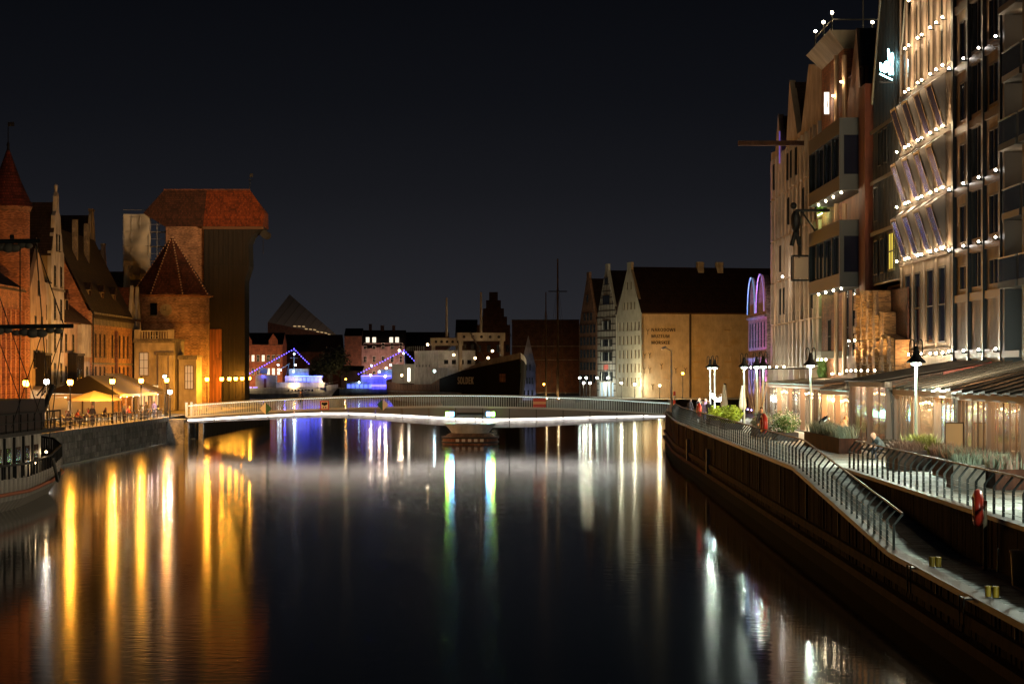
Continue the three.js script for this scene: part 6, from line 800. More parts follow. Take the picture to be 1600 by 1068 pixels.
const grassy = (m, n, w, l, h, sp) => (t, y) => { blades(n, w, l, h, sp, y).mesh('grass_tuft', m, t); };
planter('long rusty planter with grey green grass left of the seated man', 16.6, 133, 1.1, 15, .75, mats.planter_rust, (t, y) => { blades(800, .95, 14.4, .8, .5, y).mesh('grass_tuft', mats.grass_grey, t); leaves(700, .5, .3, 6.8, y + .3, .09).mesh('low_foliage', mats.leaf_green, t); });
planter('long planter of pink and grey grasses before the striped roof pavilion', 16.9, 93, 1.1, 13, .7, mats.planter_rust, (t, y) => { blades(500, .95, 12.4, .62, .5, y).mesh('grass_tuft', mats.grass_pink, t); blades(420, .95, 12.4, .7, .5, y).mesh('grass_tuft', mats.grass_grey, t); });
planter('planter of bright yellow green grass beneath the nearest promenade lamp', 17.3, 108, 1.0, 4.2, .55, mats.planter_stone, grassy(mats.grass_yellow, 1300, .85, 3.8, .95, .6));
planter('second planter with yellow green grass beside the menu board', 17.5, 103.4, 1.0, 3.0, .5, mats.planter_stone, grassy(mats.grass_pink, 600, .85, 2.6, .8, .5));
planter('square pale stone planter beside the tilted information board', 15.7, 88.5, 1.1, 1.4, .8, mats.planter_stone, grassy(mats.grass_grey, 260, .9, 1.2, .5, .3));
planter('large pale block planter right of the seated man', 16.3, 105.8, 1.2, 3.4, .8, M('planter_pink', .42, .3, .24, { tex: T.stone }), grassy(mats.grass_pink, 500, 1, 3, .5, .35));
planter('low dark planter with white flowering bush left of the silver telescope', 16.0, 150, 1.2, 3.6, .5, mats.planter_dark, (t, y) => { leaves(1500, .9, .75, 1.9, y + .55, .09).mesh('bush_foliage', mats.leaf_green, t); leaves(700, .95, .8, 2.0, y + .7, .06).mesh('blossom_foliage', mats.leaf_white, t); });
planter('dark tub with blue green shrub beside the farther red life ring', 15.6, 160, 1.1, 2.2, .6, mats.planter_dark, (t, y) => leaves(900, .7, .6, 1.2, y + .5, .09).mesh('bush_foliage', mats.grass_grey, t));
planter('planter with glowing lime shrub before the far pavilion', 15.4, 180, 1.2, 5, .45, mats.planter_dark, (t, y) => leaves(2200, .8, .75, 2.6, y + .6, .10).mesh('bush_foliage', M('leaf_lime', .30, .36, .02, { rough: .7 }), t));
planter('planter with smaller lime shrub nearer the footbridge', 15.3, 192, 1.2, 4, .45, mats.planter_dark, (t, y) => leaves(1300, .7, .6, 2.0, y + .5, .10).mesh('bush_foliage', mats.leaf_lime, t));
planter('tall pot of pale dry reeds behind the farther red life ring', 16.5, 172, .7, .7, .7, mats.planter_dark, (t, y) => { const b = new B(); for (let i = 0; i < 22; i++) { const a = rr(0, 6.28), s = rr(.1, 1.0); b.bar([Math.cos(a) * .15, y, Math.sin(a) * .15], [Math.cos(a) * s, y + rr(2.2, 3.2), Math.sin(a) * s], .018, 4); } b.mesh('reed_stems', M('reed', .5, .38, .22), t); });
// ---------- quay furniture ----------
function lifeRing(label, x, y, z, base, turn, group) { const t = thing('life_ring', label, 'life ring', [x, base, z], turn, group), h = y - base; new B().box(-.06, 0, -.05, .06, h + .2, .05).mesh('post', M('post_tan', .36, .26, .16, { tex: T.wood }), t); const g = new THREE.TorusGeometry(.36, .135, 14, 30); g.scale(1, 1.05, .95); const m = addMesh('ring_case', g, M('ring_red', .55, .035, .018, { rough: .35 }), t); m.position.set(0, h, .2); const k = new B(); for (const a of [.8, 2.35, 3.93, 5.5]) { const c = new THREE.TorusGeometry(.142, .012, 6, 14); c.rotateY(Math.PI / 2); c.translate(.36, 0, 0); c.rotateZ(a); k.geo(c); } k.mesh('band', M('band_dark', .25, .02, .015), m); new B().box(-.2, h - .06, .02, .2, h + .06, .1).mesh('bracket', mats.dark_metal, t); return t; }
lifeRing('red life ring on tan post at the foot of the board wall', 12.95, 3.6, -70, LOW, -1.68, 'red life rings');
lifeRing('red life ring on the upper quay halfway to the footbridge', 12.8, 4.75, -128, UP, -1.48, 'red life rings');
lifeRing('farthest red life ring on the quay near the footbridge', 13.8, 4.6, -186, UP, -1.48, 'red life rings');
{ const t = thing('litter_bin', 'yellow brown litter bin at the lower right edge', 'bin', [ex(1597, 65), LOW, -65]); new B().cyl(0, 0, 0, .24, .82, .28, 14).mesh('body', M('bin_yellow', .42, .22, .05, { rough: .5 }), t); new B().cyl(0, .82, 0, .30, .9, .31, 14).mesh('rim', M('bin_rim', .5, .26, .12), t); new B().bar([-.5, .3, -.5], [-.5, .9, -.5], .03).mesh('stand', mats.dark_metal, t); }
function bollard(label, u, v) { const d = 5.4 * 4000 / (v - 582), t = thing('mooring_bollard', label, 'bollard', [ex(u, d), LOW, -d], 0, 'yellow bollards on the landing'); const y = M('bollard_yellow', .60, .38, .02, { rough: .5, tex: T.plaster }); for (const x of [-.07, .09]) new B().cyl(x, .02, x * .6, .078, .25, .078, 12).cyl(x, .25, x * .6, .09, .29, .085, 12).mesh('post', y, t); new B().box(-.17, 0, -.13, .2, .02, .14).mesh('base_plate', mats.dark_metal, t); const l = thing('ladder_hatch', label.replace('yellow double bollard', 'dark ladder recess in the quay edge'), 'hatch', [ex(u, d) - .42, LOW, -d]); new B().box(-.28, -.02, -.35, .22, .012, .35).mesh('cover', mats.black_iron, l); new B().bar([-.3, -.7, -.3], [-.3, .06, -.3], .02).bar([-.3, -.7, .3], [-.3, .06, .3], .02).mesh('ladder_rail', mats.dark_metal, l); }
bollard('yellow double bollard nearer the ramp foot', 1461, 886); bollard('yellow double bollard nearer the lower right corner', 1550, 934);
{ const t = thing('information_board', 'tilted information board on two legs before the planters at right', 'sign', [ex(1561, 94), UP, -94], -.25); t.scale.setScalar(.62); new B().bar([-.4, 0, -.1], [-.4, 1.15, -.1], .035).bar([.4, 0, -.1], [.4, 1.15, -.1], .035).mesh('legs', mats.dark_metal, t); new B().boxR(0, 1.25, 0, 1.28, .9, .05, -.5).mesh('board_frame', M('board_green', .03, .05, .04), t); const m = new B().box(-.56, -.36, 0, .56, .36, .01).mesh('print_panel', M('board_print', .55, .62, .52), t); m.position.set(0, 1.268, .032); m.rotation.x = -.5; new B().tri([[-.2, -.2, .013], [.1, -.3, .013], [.3, -.05, .013], [.05, .02, .013]], [[.15, .05, .013], [.45, .0, .013], [.4, .25, .013]]).mesh('map_print', M('map_dark', .12, .16, .14), m); }
{ const t = thing('viewing_telescope', 'silver coin telescope tilted on a short post on the promenade', 'telescope', [ex(1283, 140), UP, -140]); new B().cyl(0, 0, 0, .2, .9, .13, 12).mesh('post', mats.dark_metal, t); const g = new THREE.CapsuleGeometry(.2, .55, 6, 14); g.rotateZ(-.9); g.translate(.1, 1.25, 0); addMesh('telescope_body', g, M('chrome', .6, .6, .58, { rough: .22, metal: .9 }), t); new B().box(-.25, 0, -.22, .3, .06, .22).mesh('base_plate', mats.dark_metal, t); }
{ const t = thing('park_bench', 'slatted bench carrying the seated man beside the railing', 'bench', [16.9, UP, -117], -1.1); for (let k = 0; k < 4; k++) new B().box(-.9, .43, -.2 + k * .12, .9, .46, -.1 + k * .12).mesh('seat_slat', M('slat_wood', .2, .13, .07, { tex: T.wood }), t); for (let k = 0; k < 3; k++) new B().box(-.9, .58 + k * .13, -.27 - k * .03, .9, .67 + k * .13, -.24 - k * .03).mesh('back_slat', mats.slat_wood, t); for (const x of [-.75, .75]) new B().bar([x, 0, .2], [x, .43, .2], .03).bar([x, 0, -.22], [x, .95, -.3], .03).bar([x, .41, -.22], [x, .41, .2], .03).mesh('leg', mats.dark_metal, t); }
{ const t = thing('signal_post', 'red and white striped signal post at the right end of the footbridge', 'post', [ex(1054, 256), UP, -256]); for (let k = 0; k < 5; k++) new B().cyl(0, k * .42, 0, .13, k * .42 + .42, .13, 10).mesh('band', k % 2 ? SWHITE : SRED, t); bulb(t, 0, .3, .22, .06, mats.warm_glow, WARM, 4, 'signal_lamp'); }
{ // bright lantern string at the far terrace
  const t = thing('lantern_string', 'string of bright white lanterns at the terrace near the footbridge', 'lantern', [17.3, UP, -222]); for (const z of [0, 14]) new B().bar([0, 0, z], [0, 2.5, z], .04).mesh('post', mats.black_iron, t); new B().tube([[0, 2.45, 0], [0, 2.0, 7], [0, 2.45, 14]], .015, 4).mesh('cable', mats.black_iron, t);
  for (let k = 0; k < 8; k++) { const z = .9 + k * 1.75, y = 2.3 - .42 * Math.sin(z / 14 * Math.PI); bulb(t, 0, y - .2, z, .15, mats.white_glow, WHITE, 22, 'lantern_bulb'); } }
parasolEast('closed cream parasol beside the bright lantern string', 17.0, -205); parasolEast('closed cream parasol nearer the farther life ring', 17.4, -193);
function parasolEast(label, x, z) { const t = thing('closed_parasol', label, 'parasol', [x, UP, z], 0, 'closed parasols on the far terrace'); new B().cyl(0, 0, 0, .3, .08, .3, 12).cyl(0, .08, 0, .035, 3.1, .03, 8).mesh('pole', mats.black_iron, t); new B().lathe([[.08, 3.0], [.2, 2.3], [.3, 1.5], [.24, 1.2], [.05, 1.15]], 0, 0, 0, 9).mesh('folded_canopy', M('canvas_pale', .66, .58, .45, { rough: .85 }), t); }
// ---------- people ----------
function figure(bones, colour) { // bones: [ax,ay,az, bx,by,bz, r0, r1, key]; joined by a smooth minimum and meshed on a grid
  let lo = [9, 9, 9], hi = [-9, -9, -9]; for (const b of bones) for (let k = 0; k < 3; k++) { lo[k] = Math.min(lo[k], b[k], b[k + 3]); hi[k] = Math.max(hi[k], b[k], b[k + 3]); }
  lo = lo.map((v) => v - .28); hi = hi.map((v) => v + .28); const c = .026, n = lo.map((v, k) => Math.ceil((hi[k] - v) / c) + 1), F = new Float32Array(n[0] * n[1] * n[2]);
  const dist = (b, x, y, z) => { const ux = b[3] - b[0], uy = b[4] - b[1], uz = b[5] - b[2], l = ux * ux + uy * uy + uz * uz || 1e-9, s = clamp(((x - b[0]) * ux + (y - b[1]) * uy + (z - b[2]) * uz) / l, 0, 1); return Math.hypot(x - b[0] - ux * s, y - b[1] - uy * s, z - b[2] - uz * s) - lerp(b[6], b[7], s); };
  const field = (x, y, z) => { let s = 0; for (const b of bones) s += Math.exp(-dist(b, x, y, z) * 42); return -Math.log(s) / 42; };
  for (let k = 0, i = 0; k < n[2]; k++) for (let j = 0; j < n[1]; j++) for (let q = 0; q < n[0]; q++, i++) F[i] = field(lo[0] + q * c, lo[1] + j * c, lo[2] + k * c);
  // marching tetrahedra over the grid
  const id = (q, j, k) => (k * n[1] + j) * n[0] + q, pos = [], pt = (q, j, k) => [lo[0] + q * c, lo[1] + j * c, lo[2] + k * c];
  const mix = (a, b) => { const t = a[3] / (a[3] - b[3]); return [lerp(a[0], b[0], t), lerp(a[1], b[1], t), lerp(a[2], b[2], t)]; };
  const TT = [[0, 5, 1, 6], [0, 1, 2, 6], [0, 2, 3, 6], [0, 3, 7, 6], [0, 7, 4, 6], [0, 4, 5, 6]], CO = [[0, 0, 0], [1, 0, 0], [1, 1, 0], [0, 1, 0], [0, 0, 1], [1, 0, 1], [1, 1, 1], [0, 1, 1]];
  for (let k = 0; k < n[2] - 1; k++) for (let j = 0; j < n[1] - 1; j++) for (let q = 0; q < n[0] - 1; q++) {
    let a = 0; const cv = CO.map(([x, y, z]) => { const f = F[id(q + x, j + y, k + z)]; if (f < 0) a++; return [...pt(q + x, j + y, k + z), f]; }); if (!a || a === 8) continue;
    for (const tt of TT) { const v = tt.map((i) => cv[i]), ins = v.filter((p) => p[3] < 0), out = v.filter((p) => p[3] >= 0); if (ins.length === 1) pos.push(mix(ins[0], out[0]), mix(ins[0], out[1]), mix(ins[0], out[2])); else if (ins.length === 3) pos.push(mix(ins[0], out[0]), mix(ins[1], out[0]), mix(ins[2], out[0])); else if (ins.length === 2) { const A = mix(ins[0], out[0]), Bm = mix(ins[0], out[1]), C = mix(ins[1], out[1]), D = mix(ins[1], out[0]); pos.push(A, Bm, C, A, C, D); } } }
  const g = new THREE.BufferGeometry(), p = new Float32Array(pos.length * 3), nn = new Float32Array(pos.length * 3), cc = new Float32Array(pos.length * 3), e = .012;
  pos.forEach((v, i) => { p.set(v, i * 3); const [x, y, z] = v, gx = field(x + e, y, z) - field(x - e, y, z), gy = field(x, y + e, z) - field(x, y - e, z), gz = field(x, y, z + e) - field(x, y, z - e), l = Math.hypot(gx, gy, gz) || 1; nn.set([gx / l, gy / l, gz / l], i * 3); let best = 9, key = 0; for (const b of bones) { const d = dist(b, x, y, z); if (d < best) { best = d; key = b[8]; } } cc.set(colour[key], i * 3); });
  // orient every face outward
  for (let i = 0; i < pos.length; i += 3) { const A = V(...pos[i]), Bv = V(...pos[i + 1]), C = V(...pos[i + 2]), nf = Bv.clone().sub(A).cross(C.clone().sub(A)); if (nf.dot(V(nn[i * 3], nn[i * 3 + 1], nn[i * 3 + 2])) < 0) for (const arr of [p, nn, cc]) for (let k = 0; k < 3; k++) { const t = arr[(i + 1) * 3 + k]; arr[(i + 1) * 3 + k] = arr[(i + 2) * 3 + k]; arr[(i + 2) * 3 + k] = t; } }
  g.setAttribute('position', new THREE.BufferAttribute(p, 3)); g.setAttribute('normal', new THREE.BufferAttribute(nn, 3)); g.setAttribute('color', new THREE.BufferAttribute(cc, 3)); return g;
}
const skinM = new THREE.MeshStandardMaterial({ roughness: .8, vertexColors: true }); skinM.name = 'person_cloth_and_skin';
const hand = (x, y, z, dx, dy, dz) => { const r = []; const d = V(dx, dy, dz).normalize(), s = V(dz, 0, -dx).normalize(); for (let k = 0; k < 4; k++) { const o = s.clone().multiplyScalar((k - 1.5) * .021), l = [.075, .09, .085, .065][k]; r.push([x + o.x, y + o.y, z + o.z, x + o.x + d.x * l, y + o.y + d.y * l - .02, z + o.z + d.z * l, .010, .008, 'skin']); } r.push([x, y, z, x + s.x * .05 + d.x * .03, y - .01, z + s.z * .05 + d.z * .03, .011, .009, 'skin']); return r; };
const head = (x, y, z, tx, tz) => [[x, y - .2, z, x + tx * .01, y - .06, z + tz * .01, .055, .055, 'skin'], [x, y + .01, z, x, y + .05, z, .088, .09, 'skin'], [x + tx * .05, y - .05, z + tz * .05, x + tx * .055, y + .03, z + tz * .055, .055, .055, 'skin'], [x + tx * .11, y - .01, z + tz * .11, x + tx * .09, y + .03, z + tz * .09, .012, .01, 'skin'], [x - tz * .09, y, z + tx * .09, x - tz * .09, y + .03, z + tx * .09, .014, .014, 'skin'], [x + tz * .09, y, z - tx * .09, x + tz * .09, y + .03, z - tx * .09, .014, .014, 'skin'], [x - tx * .03, y + .06, z - tz * .03, x - tx * .045, y + .02, z - tz * .045, .085, .08, 'hair']];
const pose = { // standing, walking and seated skeletons; +z is forward
  stand: [[0, .98, 0, 0, 1.12, 0, .15, .15, 'top'], [0, 1.12, 0, 0, 1.38, .0, .155, .16, 'top'], [-.1, 1.4, 0, .1, 1.4, 0, .085, .085, 'top'], [-.2, 1.4, 0, -.26, 1.12, -.02, .055, .045, 'top'], [-.26, 1.12, -.02, -.24, .88, .06, .042, .034, 'top'], [.2, 1.4, 0, .26, 1.12, -.02, .055, .045, 'top'], [.26, 1.12, -.02, .23, .9, .08, .042, .034, 'top'], [-.09, .95, 0, -.1, .5, .02, .09, .065, 'legs'], [-.1, .5, .02, -.1, .09, -.02, .06, .045, 'legs'], [.09, .95, 0, .1, .5, .03, .09, .065, 'legs'], [.1, .5, .03, .1, .09, 0, .06, .045, 'legs'], [-.1, .05, -.03, -.11, .04, .15, .045, .035, 'shoe'], [.1, .05, -.02, .11, .04, .16, .045, .035, 'shoe'], ...hand(-.24, .86, .07, 0, -1, .2), ...hand(.23, .88, .09, 0, -1, .2), ...head(0, 1.62, .02, 0, 1)],
  sit: [[0, .56, -.02, 0, .72, -.02, .155, .15, 'top'], [0, .72, -.02, 0, .98, .1, .155, .15, 'top'], [-.12, 1.0, .12, .12, 1.0, .12, .085, .085, 'top'], [-.2, 1.0, .12, -.26, .76, .22, .055, .045, 'top'], [-.26, .76, .22, -.14, .66, .44, .042, .034, 'top'], [.2, 1.0, .12, .26, .76, .22, .055, .045, 'top'], [.26, .76, .22, .14, .66, .44, .042, .034, 'top'], [-.1, .55, 0, -.13, .53, .42, .09, .068, 'legs'], [-.13, .53, .42, -.13, .1, .4, .06, .045, 'legs'], [.1, .55, 0, .13, .53, .42, .09, .068, 'legs'], [.13, .53, .42, .13, .1, .42, .06, .045, 'legs'], [-.13, .05, .37, -.14, .04, .55, .045, .035, 'shoe'], [.13, .05, .39, .14, .04, .57, .045, .035, 'shoe'], ...hand(-.13, .65, .46, .3, -.2, 1), ...hand(.13, .65, .46, -.3, -.2, 1), ...head(0, 1.19, .2, 0, 1)],
};
pose.lean = pose.sit.map((b) => b[8] === 'legs' || b[8] === 'shoe' ? b : b.map((v, i) => i === 2 || i === 5 ? v + Math.max(0, b[i - 1] - .6) * .42 : i === 1 || i === 4 ? v - Math.max(0, v - .6) * .12 : v));
const C = (top, legs, hair) => ({ skin: [.42, .24, .16], top, legs, shoe: [.02, .02, .02], hair });
const looks = { man: figure(pose.lean, C([.05, .065, .07], [.03, .03, .04], [.40, .25, .18])), dark: figure(pose.stand, C([.035, .03, .035], [.03, .03, .05], [.03, .02, .015])), violet: figure(pose.stand, C([.16, .10, .17], [.05, .05, .08], [.06, .035, .02])), pale: figure(pose.stand, C([.30, .26, .22], [.06, .06, .08], [.09, .05, .02])), guest: figure(pose.sit, C([.08, .05, .05], [.03, .03, .04], [.04, .025, .015])), guestPale: figure(pose.sit, C([.38, .32, .27], [.05, .05, .06], [.1, .06, .03])), red: figure(pose.sit, C([.3, .04, .03], [.04, .04, .05], [.03, .02, .015])) };
function person(label, look, x, y, z, turn, group) { const m = addMesh('person', looks[look], skinM, scene); m.position.set(x, y, z); m.rotation.y = turn; tag(m, label, 'person', group); return m; }
person('bald person in grey top leaning forward on the bench', 'man', 16.9, UP - .02, -117, -1.1);
person('person in violet jacket on the quay near the lime shrubs', 'violet', 14.9, UP, -200, .4); person('person in dark clothes walking beside the one in violet', 'dark', 15.6, UP, -203, -.3); person('person in pale coat near the right end of the footbridge', 'pale', 16.6, UP, -226, .2); person('person in dark clothes by the farthest life ring', 'dark', 14.9, UP, -214, 2.6); person('person in pale coat walking before the open orange pavilion', 'pale', 16.2, UP, -166, 2.8); person('person in dark clothes beside the white flowering bush', 'dark', 15.2, UP, -156, .2); person('person in violet jacket under the bright lantern string', 'violet', 16.4, UP, -217, 1.2); person('person in dark clothes under the bright lantern string', 'dark', 16.0, UP, -220, 2); person('small dark figure standing on the footbridge left of the diamond board', 'dark', ex(470, 265), 3.6, -265, 0);
[[90, 19.5, 1, 'pale top', 'guestPale'], [97, 21.1, -1, 'dark top', 'guest'], [113, 19.5, 1, 'red top', 'red'], [113, 21.1, -1, 'pale top', 'guestPale'], [119, 21.1, -1, 'dark top', 'guest'], [130, 19.5, 1, 'red top', 'red'], [144, 21.1, -1, 'dark top', 'guest'], [151, 19.5, 1, 'pale top', 'guestPale']].forEach(([d, x, s, w, k]) => person('guest in ' + w + ' seated at the ' + ({ 90: 'nearest', 97: 'second', 113: 'fourth', 119: 'fifth', 130: 'sixth', 144: 'seventh', 151: 'eighth' })[d] + ' pavilion table, ' + (s > 0 ? 'water side' : 'wall side'), k, x, pin, -d, s * Math.PI / 2, 'guests inside the pavilions'));
// ---------- west quay cafes ----------
function parasol(label, x, z, r, h, mat) { const t = thing('parasol', label, 'parasol', [x, G0, z]); new B().cyl(0, 0, 0, .3, .08, .3, 12).cyl(0, .08, 0, .035, h, .035, 8).mesh('pole', mats.black_iron, t); const b = new B(), n = 8, p = (i, q, y) => { const a = i / n * 6.2832; return [Math.cos(a) * q, y, Math.sin(a) * q]; }; for (let i = 0; i < n; i++) b.tri([p(i, r, h - .75), p(i + 1, r, h - .75), [0, h, 0]], [p(i, r, h - .95), p(i + 1, r, h - .95), p(i + 1, r, h - .75), p(i, r, h - .75)]); b.mesh('canopy', mat, t); bulb(t, .3, h - .8, .3, .08, mats.warm_glow, WARM, 12, 'parasol_lamp'); return t; }
M('canvas_cream', .6, .5, .36, { rough: .85 });
parasol('cream parasol over cafe tables on the west quay', ex(147, 240), -240, 2.6, 3.0, mats.canvas_cream);
{ // marquee with dark roof
  const d0 = 250, d1 = 276, x0 = -45.5, x1 = -38.6, t = thing('cafe_marquee', 'long dark roofed cafe marquee with pale edge on the west quay', 'marquee', [x0, G0, -d0]); const W = x1 - x0, L = d1 - d0;
  new B().tri([[-.2, 2.7, .2], [W + .3, 2.5, .2], [W * .5, 4.4, -L * .15]], [[W + .3, 2.5, .2], [W + .3, 2.5, -L], [W * .5, 4.4, -L * .85], [W * .5, 4.4, -L * .15]], [[-.2, 2.7, .2], [W * .5, 4.4, -L * .15], [W * .5, 4.4, -L * .85], [-.2, 2.7, -L]], [[-.2, 2.7, -L], [W * .5, 4.4, -L * .85], [W + .3, 2.5, -L]]).mesh('roof', M('marquee_brown', .022, .015, .011, { rough: .8 }), t);
  new B().box(-.2, 2.3, .2, W + .3, 2.55, .26).box(W + .3, 2.3, -L, W + .36, 2.55, .26).mesh('valance', mats.canvas_cream, t);
  for (let k = 0; k <= 6; k++) new B().box(W + .1, 0, -L * k / 6 - .08, W + .26, 2.5, -L * k / 6 + .08).mesh('post', mats.pav_frame, t); for (const x of [0, W * .5]) new B().box(x, 0, -.1, x + .14, 2.6, .06).mesh('post', mats.pav_frame, t);
  for (let k = 0; k < 3; k++) new B().box(.2 + k * 2.2, .3, -.14, 2.1 + k * 2.2, 2.25, -.1).mesh('curtain_panel', M('curtain_cream', .6, .5, .34, { rough: .9, through: .35 }), t);
  for (let k = 0; k < 6; k++) for (const x of [1.6, W - 1.2]) bulb(t, x, 2.25, -1.5 - k * 4.3, .09, mats.warm_glow, [1, .74, .40], 26, 'marquee_lamp');
}
{ const t = thing('awning', 'sloping cream awning strip right of the dark marquee', 'awning', [-44.5, G0, -279]); new B().tri([[0, 4.6, 0], [0, 4.6, -12], [5.2, 2.6, -12], [5.2, 2.6, 0]], [[0, 4.55, 0], [5.2, 2.55, 0], [5.2, 2.55, -12], [0, 4.55, -12]], [[5.2, 2.3, 0], [5.2, 2.6, 0], [5.2, 2.6, -12], [5.2, 2.3, -12]]).mesh('cloth', mats.canvas_cream, t); for (const z of [-.1, -6, -11.9]) new B().bar([5.1, 0, z], [5.1, 2.55, z], .04).bar([.1, 0, z], [.1, 4.5, z], .04).mesh('post', mats.black_iron, t); for (const z of [-1, -5, -9]) bulb(t, 4.6, 2.35, z, .14, mats.white_glow, WHITE, 26, 'awning_lamp'); }
[[265, 612, 262, 'bright white floodlamp at the cafe end of the footbridge', 75, .26], [257, 588, 275, 'white wall lamp above the cafe floodlamp', 60, .2], [72, 596, 215, 'white hanging lamp before the pink gabled house', 120, .26]].forEach(([u, v, d, l, p, r]) => globeLamp(l, u, v, d, WHITE, mats.white_glow, p, null, G0, Math.min(r, .24)));
const cx0 = [[226, -38.6], [229, -40.4], [232, -38.8], [236, -40.6], [240, -38.9], [243, -40.8], [247, -38.7], [251, -37.9], [256, -37.8], [261, -37.9], [266, -37.8], [271, -38.0]];
const nth = ['first', 'second', 'third', 'fourth', 'fifth', 'sixth', 'seventh', 'eighth', 'ninth', 'tenth', 'eleventh', 'twelfth'];
cx0.forEach(([d, x], i) => { const w = nth[i] + ' cafe table from the moored ship'; cafeTable(w + ' on the west quay', x, -d, G0, 'cafe tables on the west quay', mats.wood_deck); for (const s of [-1, 1]) cafeChair('dark chair on the ' + (s > 0 ? 'water' : 'house') + ' side of the ' + w, x + s * .7, -d, G0, s > 0 ? -Math.PI / 2 : Math.PI / 2, 'cafe chairs on the west quay'); if (i % 4 !== 3) person('guest in ' + ['dark', 'pale', 'red'][i % 3] + ' top seated at the ' + w, ['guest', 'guestPale', 'red'][i % 3], x + (i % 2 ? .7 : -.7), G0, -d, i % 2 ? -Math.PI / 2 : Math.PI / 2, 'guests at the west quay tables'); });
[[228, -37.4, 'dark'], [245, -37.2, 'pale'], [258, -36.9, 'dark'], [263, -36.8, 'violet']].forEach(([d, x, k], i) => person(['dark clothed person walking on the west quay by the second lamp', 'pale clothed person standing on the west quay by the third lamp', 'dark clothed person on the west quay by the marquee', 'violet clothed person at the left end of the footbridge'][i], k, x, G0, -d, i * 1.3));
{ // iron railing on the west quay edge
  const t = thing('west_railing', 'low dark iron railing along the edge of the west quay', 'railing', [-35.75, 2.72, -196]); for (let z = 0; z < 66; z += 2.2) new B().bar([0, 0, -z], [0, 1.0, -z], .035).mesh('post', mats.black_iron, t); for (const h of [.35, .68, 1.0]) new B().bar([0, h, 0], [0, h, -65], .025).mesh('rail', mats.black_iron, t); }
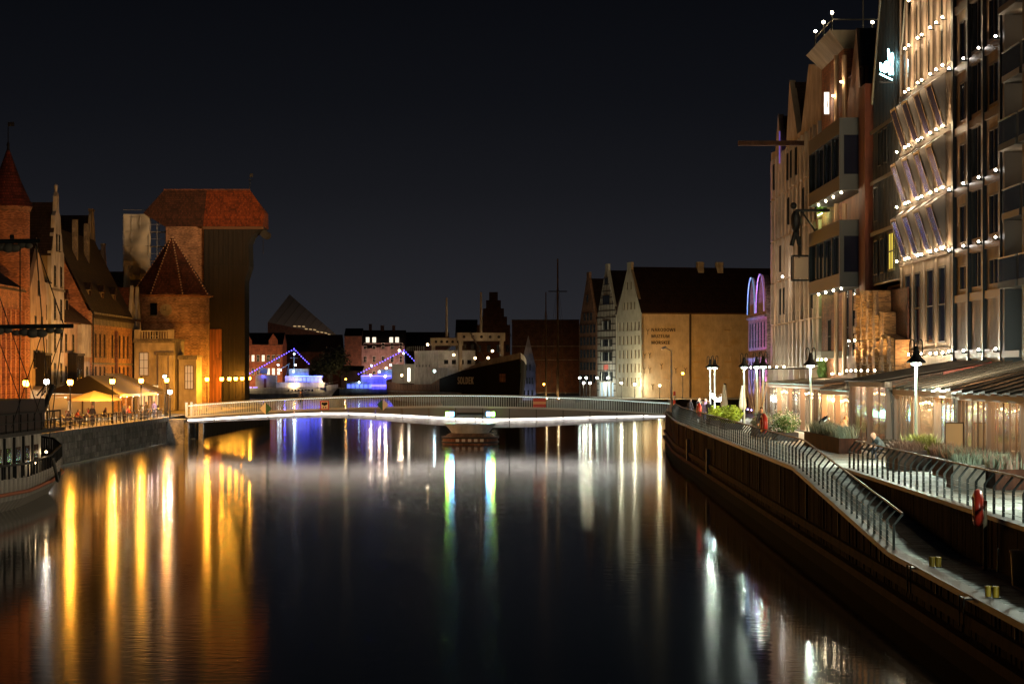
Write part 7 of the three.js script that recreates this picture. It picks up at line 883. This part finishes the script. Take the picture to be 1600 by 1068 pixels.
// ---------- old ship moored at the left edge ----------
{ // hull lies along the quay, its stern beyond the frame; local x runs north toward the pointed end
  const t = thing('excursion_ship', 'old wooden excursion ship with furled sails moored at the left edge', 'ship', [-30, 0, -112], Math.PI / 2), L = 48;
  M('hull_pale', .62, .57, .50, { tex: T.wood, rough: .7 }); M('hull_dark', .035, .026, .02, { tex: T.wood }); M('canvas_old', .16, .11, .07, { rough: .9 });
  hullGeo(L, [[0, 3.4, 2.2, 2.8], [12, 3.9, 1.9, 3.5], [26, 3.9, 1.7, 3.4], [36, 3.3, 1.8, 2.4], [43, 2.7, 2.2, 1.8], [46.5, 1.7, 2.5, 1.0], [48, .3, 2.7, .15, .8]]).mesh('hull', mats.hull_pale, t);
  { const b = new B(), s = [[0, 3.45, 1.35], [12, 3.98, 1.1], [26, 3.98, .95], [36, 3.38, 1.05], [43, 2.78, 1.3], [46.5, 1.8, 1.55], [48.1, .35, 1.8]]; for (let i = 0; i < s.length - 1; i++) b.bar([s[i][0], s[i][2], -s[i][1]], [s[i + 1][0], s[i + 1][2], -s[i + 1][1]], .1).bar([s[i][0], s[i][2], s[i][1]], [s[i + 1][0], s[i + 1][2], s[i + 1][1]], .1); b.mesh('rubbing_strake', M('strake_red', .30, .09, .04), t); }
  { const s = [[0, 3.4, 2.2], [12, 3.9, 1.9], [26, 3.9, 1.7], [36, 3.3, 1.8], [43, 2.7, 2.2], [46.5, 1.6, 2.5], [47.8, .2, 2.65]]; const b = new B(); for (let i = 0; i < s.length - 1; i++) b.tri([[s[i][0], s[i][2] - .3, -s[i][1]], [s[i][0], s[i][2] - .3, s[i][1]], [s[i + 1][0], s[i + 1][2] - .3, s[i + 1][1]], [s[i + 1][0], s[i + 1][2] - .3, -s[i + 1][1]]]); b.mesh('deck', mats.wood_deck, t);
    for (const q of [1, -1]) for (let i = 1; i < s.length - 1; i++) { const a = s[i], e = s[i + 1], n = 8; for (let k = 0; k < n; k++) { const f = k / n, x = lerp(a[0], e[0], f), z = lerp(a[1], e[1], f), y = lerp(a[2], e[2], f); new B().box(x - .05, y, z * q - .05, x + .05, y + .7, z * q + .05).mesh('rail_post', mats.hull_dark, t); } new B().bar([a[0], a[2] + .72, a[1] * q], [e[0], e[2] + .72, e[1] * q], .07).mesh('cap_rail', mats.hull_dark, t); } }
  const cb = new B().box(14, 1.6, -3.3, 33, 3.9, 3.3).mesh('deck_house', mats.hull_pale, t); for (let k = 0; k < 7; k++) { new B().box(15.2 + k * 2.6, 2.4, 3.3, 16.4 + k * 2.6, 3.3, 3.34).mesh('window', mats.glass_dark, cb); new B().box(14.4 + k * 2.6, 1.7, 3.3, 14.6 + k * 2.6, 3.85, 3.42).mesh('timber_rib', mats.hull_dark, cb); }
  new B().box(13.5, 3.9, -3.6, 39, 4.1, 3.6).mesh('upper_deck', mats.hull_dark, t); new B().box(20, 4.1, -2.6, 38, 5.8, 2.6).mesh('dark_canopy', M('canopy_dark', .03, .015, .012, { rough: .9 }), t);
  for (let k = 0; k < 13; k++) new B().bar([14 + k * 2, 4.1, 3.5], [14 + k * 2, 5.1, 3.5], .04).mesh('upper_rail_post', mats.hull_dark, t); new B().bar([14, 5.1, 3.5], [38, 5.1, 3.5], .05).bar([14, 4.6, 3.5], [38, 4.6, 3.5], .03).mesh('upper_rail', mats.hull_dark, t);
  for (const [x, y] of [[33.5, 2.8], [30, 2.3]]) bulb(t, x, y, 3.5, .07, mats.warm_glow, WARM, 3, 'deck_lamp');
  new B().cyl(18, 1.4, 0, .28, 24, .16, 10).mesh('mast', mats.hull_dark, t); new B().bar([47, 2.8, 0], [55, 6.4, 0], .18).mesh('bowsprit', mats.hull_dark, t);
  for (const [y, w] of [[hy(512, 130), 7.7], [hy(379, 130), 6.0]]) { const yd = new B().tube([[18, y - .1, -w], [18, y, 0], [18, y + .1, w]], .11, 8).mesh('yard', mats.hull_dark, t); const g = new B(); for (let i = 0; i < 34; i++) { const z = lerp(-w * .95, w * .9, i / 33); g.sph(18.1, y - .2 - .07 * Math.sin(i * .9) - .05 * Math.sin(i * 2.3), z, .2 + .05 * Math.sin(i * 1.3), 1, 1, 1.5, 8); } g.mesh('furled_sail', mats.canvas_old, yd); }
  const rope = (a, b, r = .03) => new B().bar(a, b, r, 4).mesh('rigging_line', mats.hull_dark, t); const y1 = hy(512, 130), y2 = hy(379, 130);
  rope([18, y1, 7.2], [30, 4.6, 3.4]); rope([18, y1, 7.2], [40, 2.6, 2.4]); rope([18, y2, 5.8], [18, y1 + .2, 7.2]); rope([18, 20, 0], [48, 3.4, 0]); rope([18, y2, 5.8], [36, 4.2, 3.3]); rope([18, y1, 5], [26, 4.2, 3.4]); rope([18, y1, 6.2], [24, 4.4, 3.4]); rope([18, y2, 3], [33, 4.2, 3.5]); rope([18, y2, 5], [18, y1, 5]); rope([18, y2, 3.6], [18, y1, 3.4]);
  const an = new B().geo(new THREE.TorusGeometry(.5, .1, 6, 14, Math.PI).rotateZ(Math.PI).translate(35, 1.6, 3.9)).bar([35, 1.1, 3.9], [35, 2.4, 3.6], .1).mesh('anchor', mats.black_iron, t);
}
scene.traverse((o) => { if (o.isMesh) { o.castShadow = true; o.receiveShadow = true; } });
renderer.render(scene, camera);
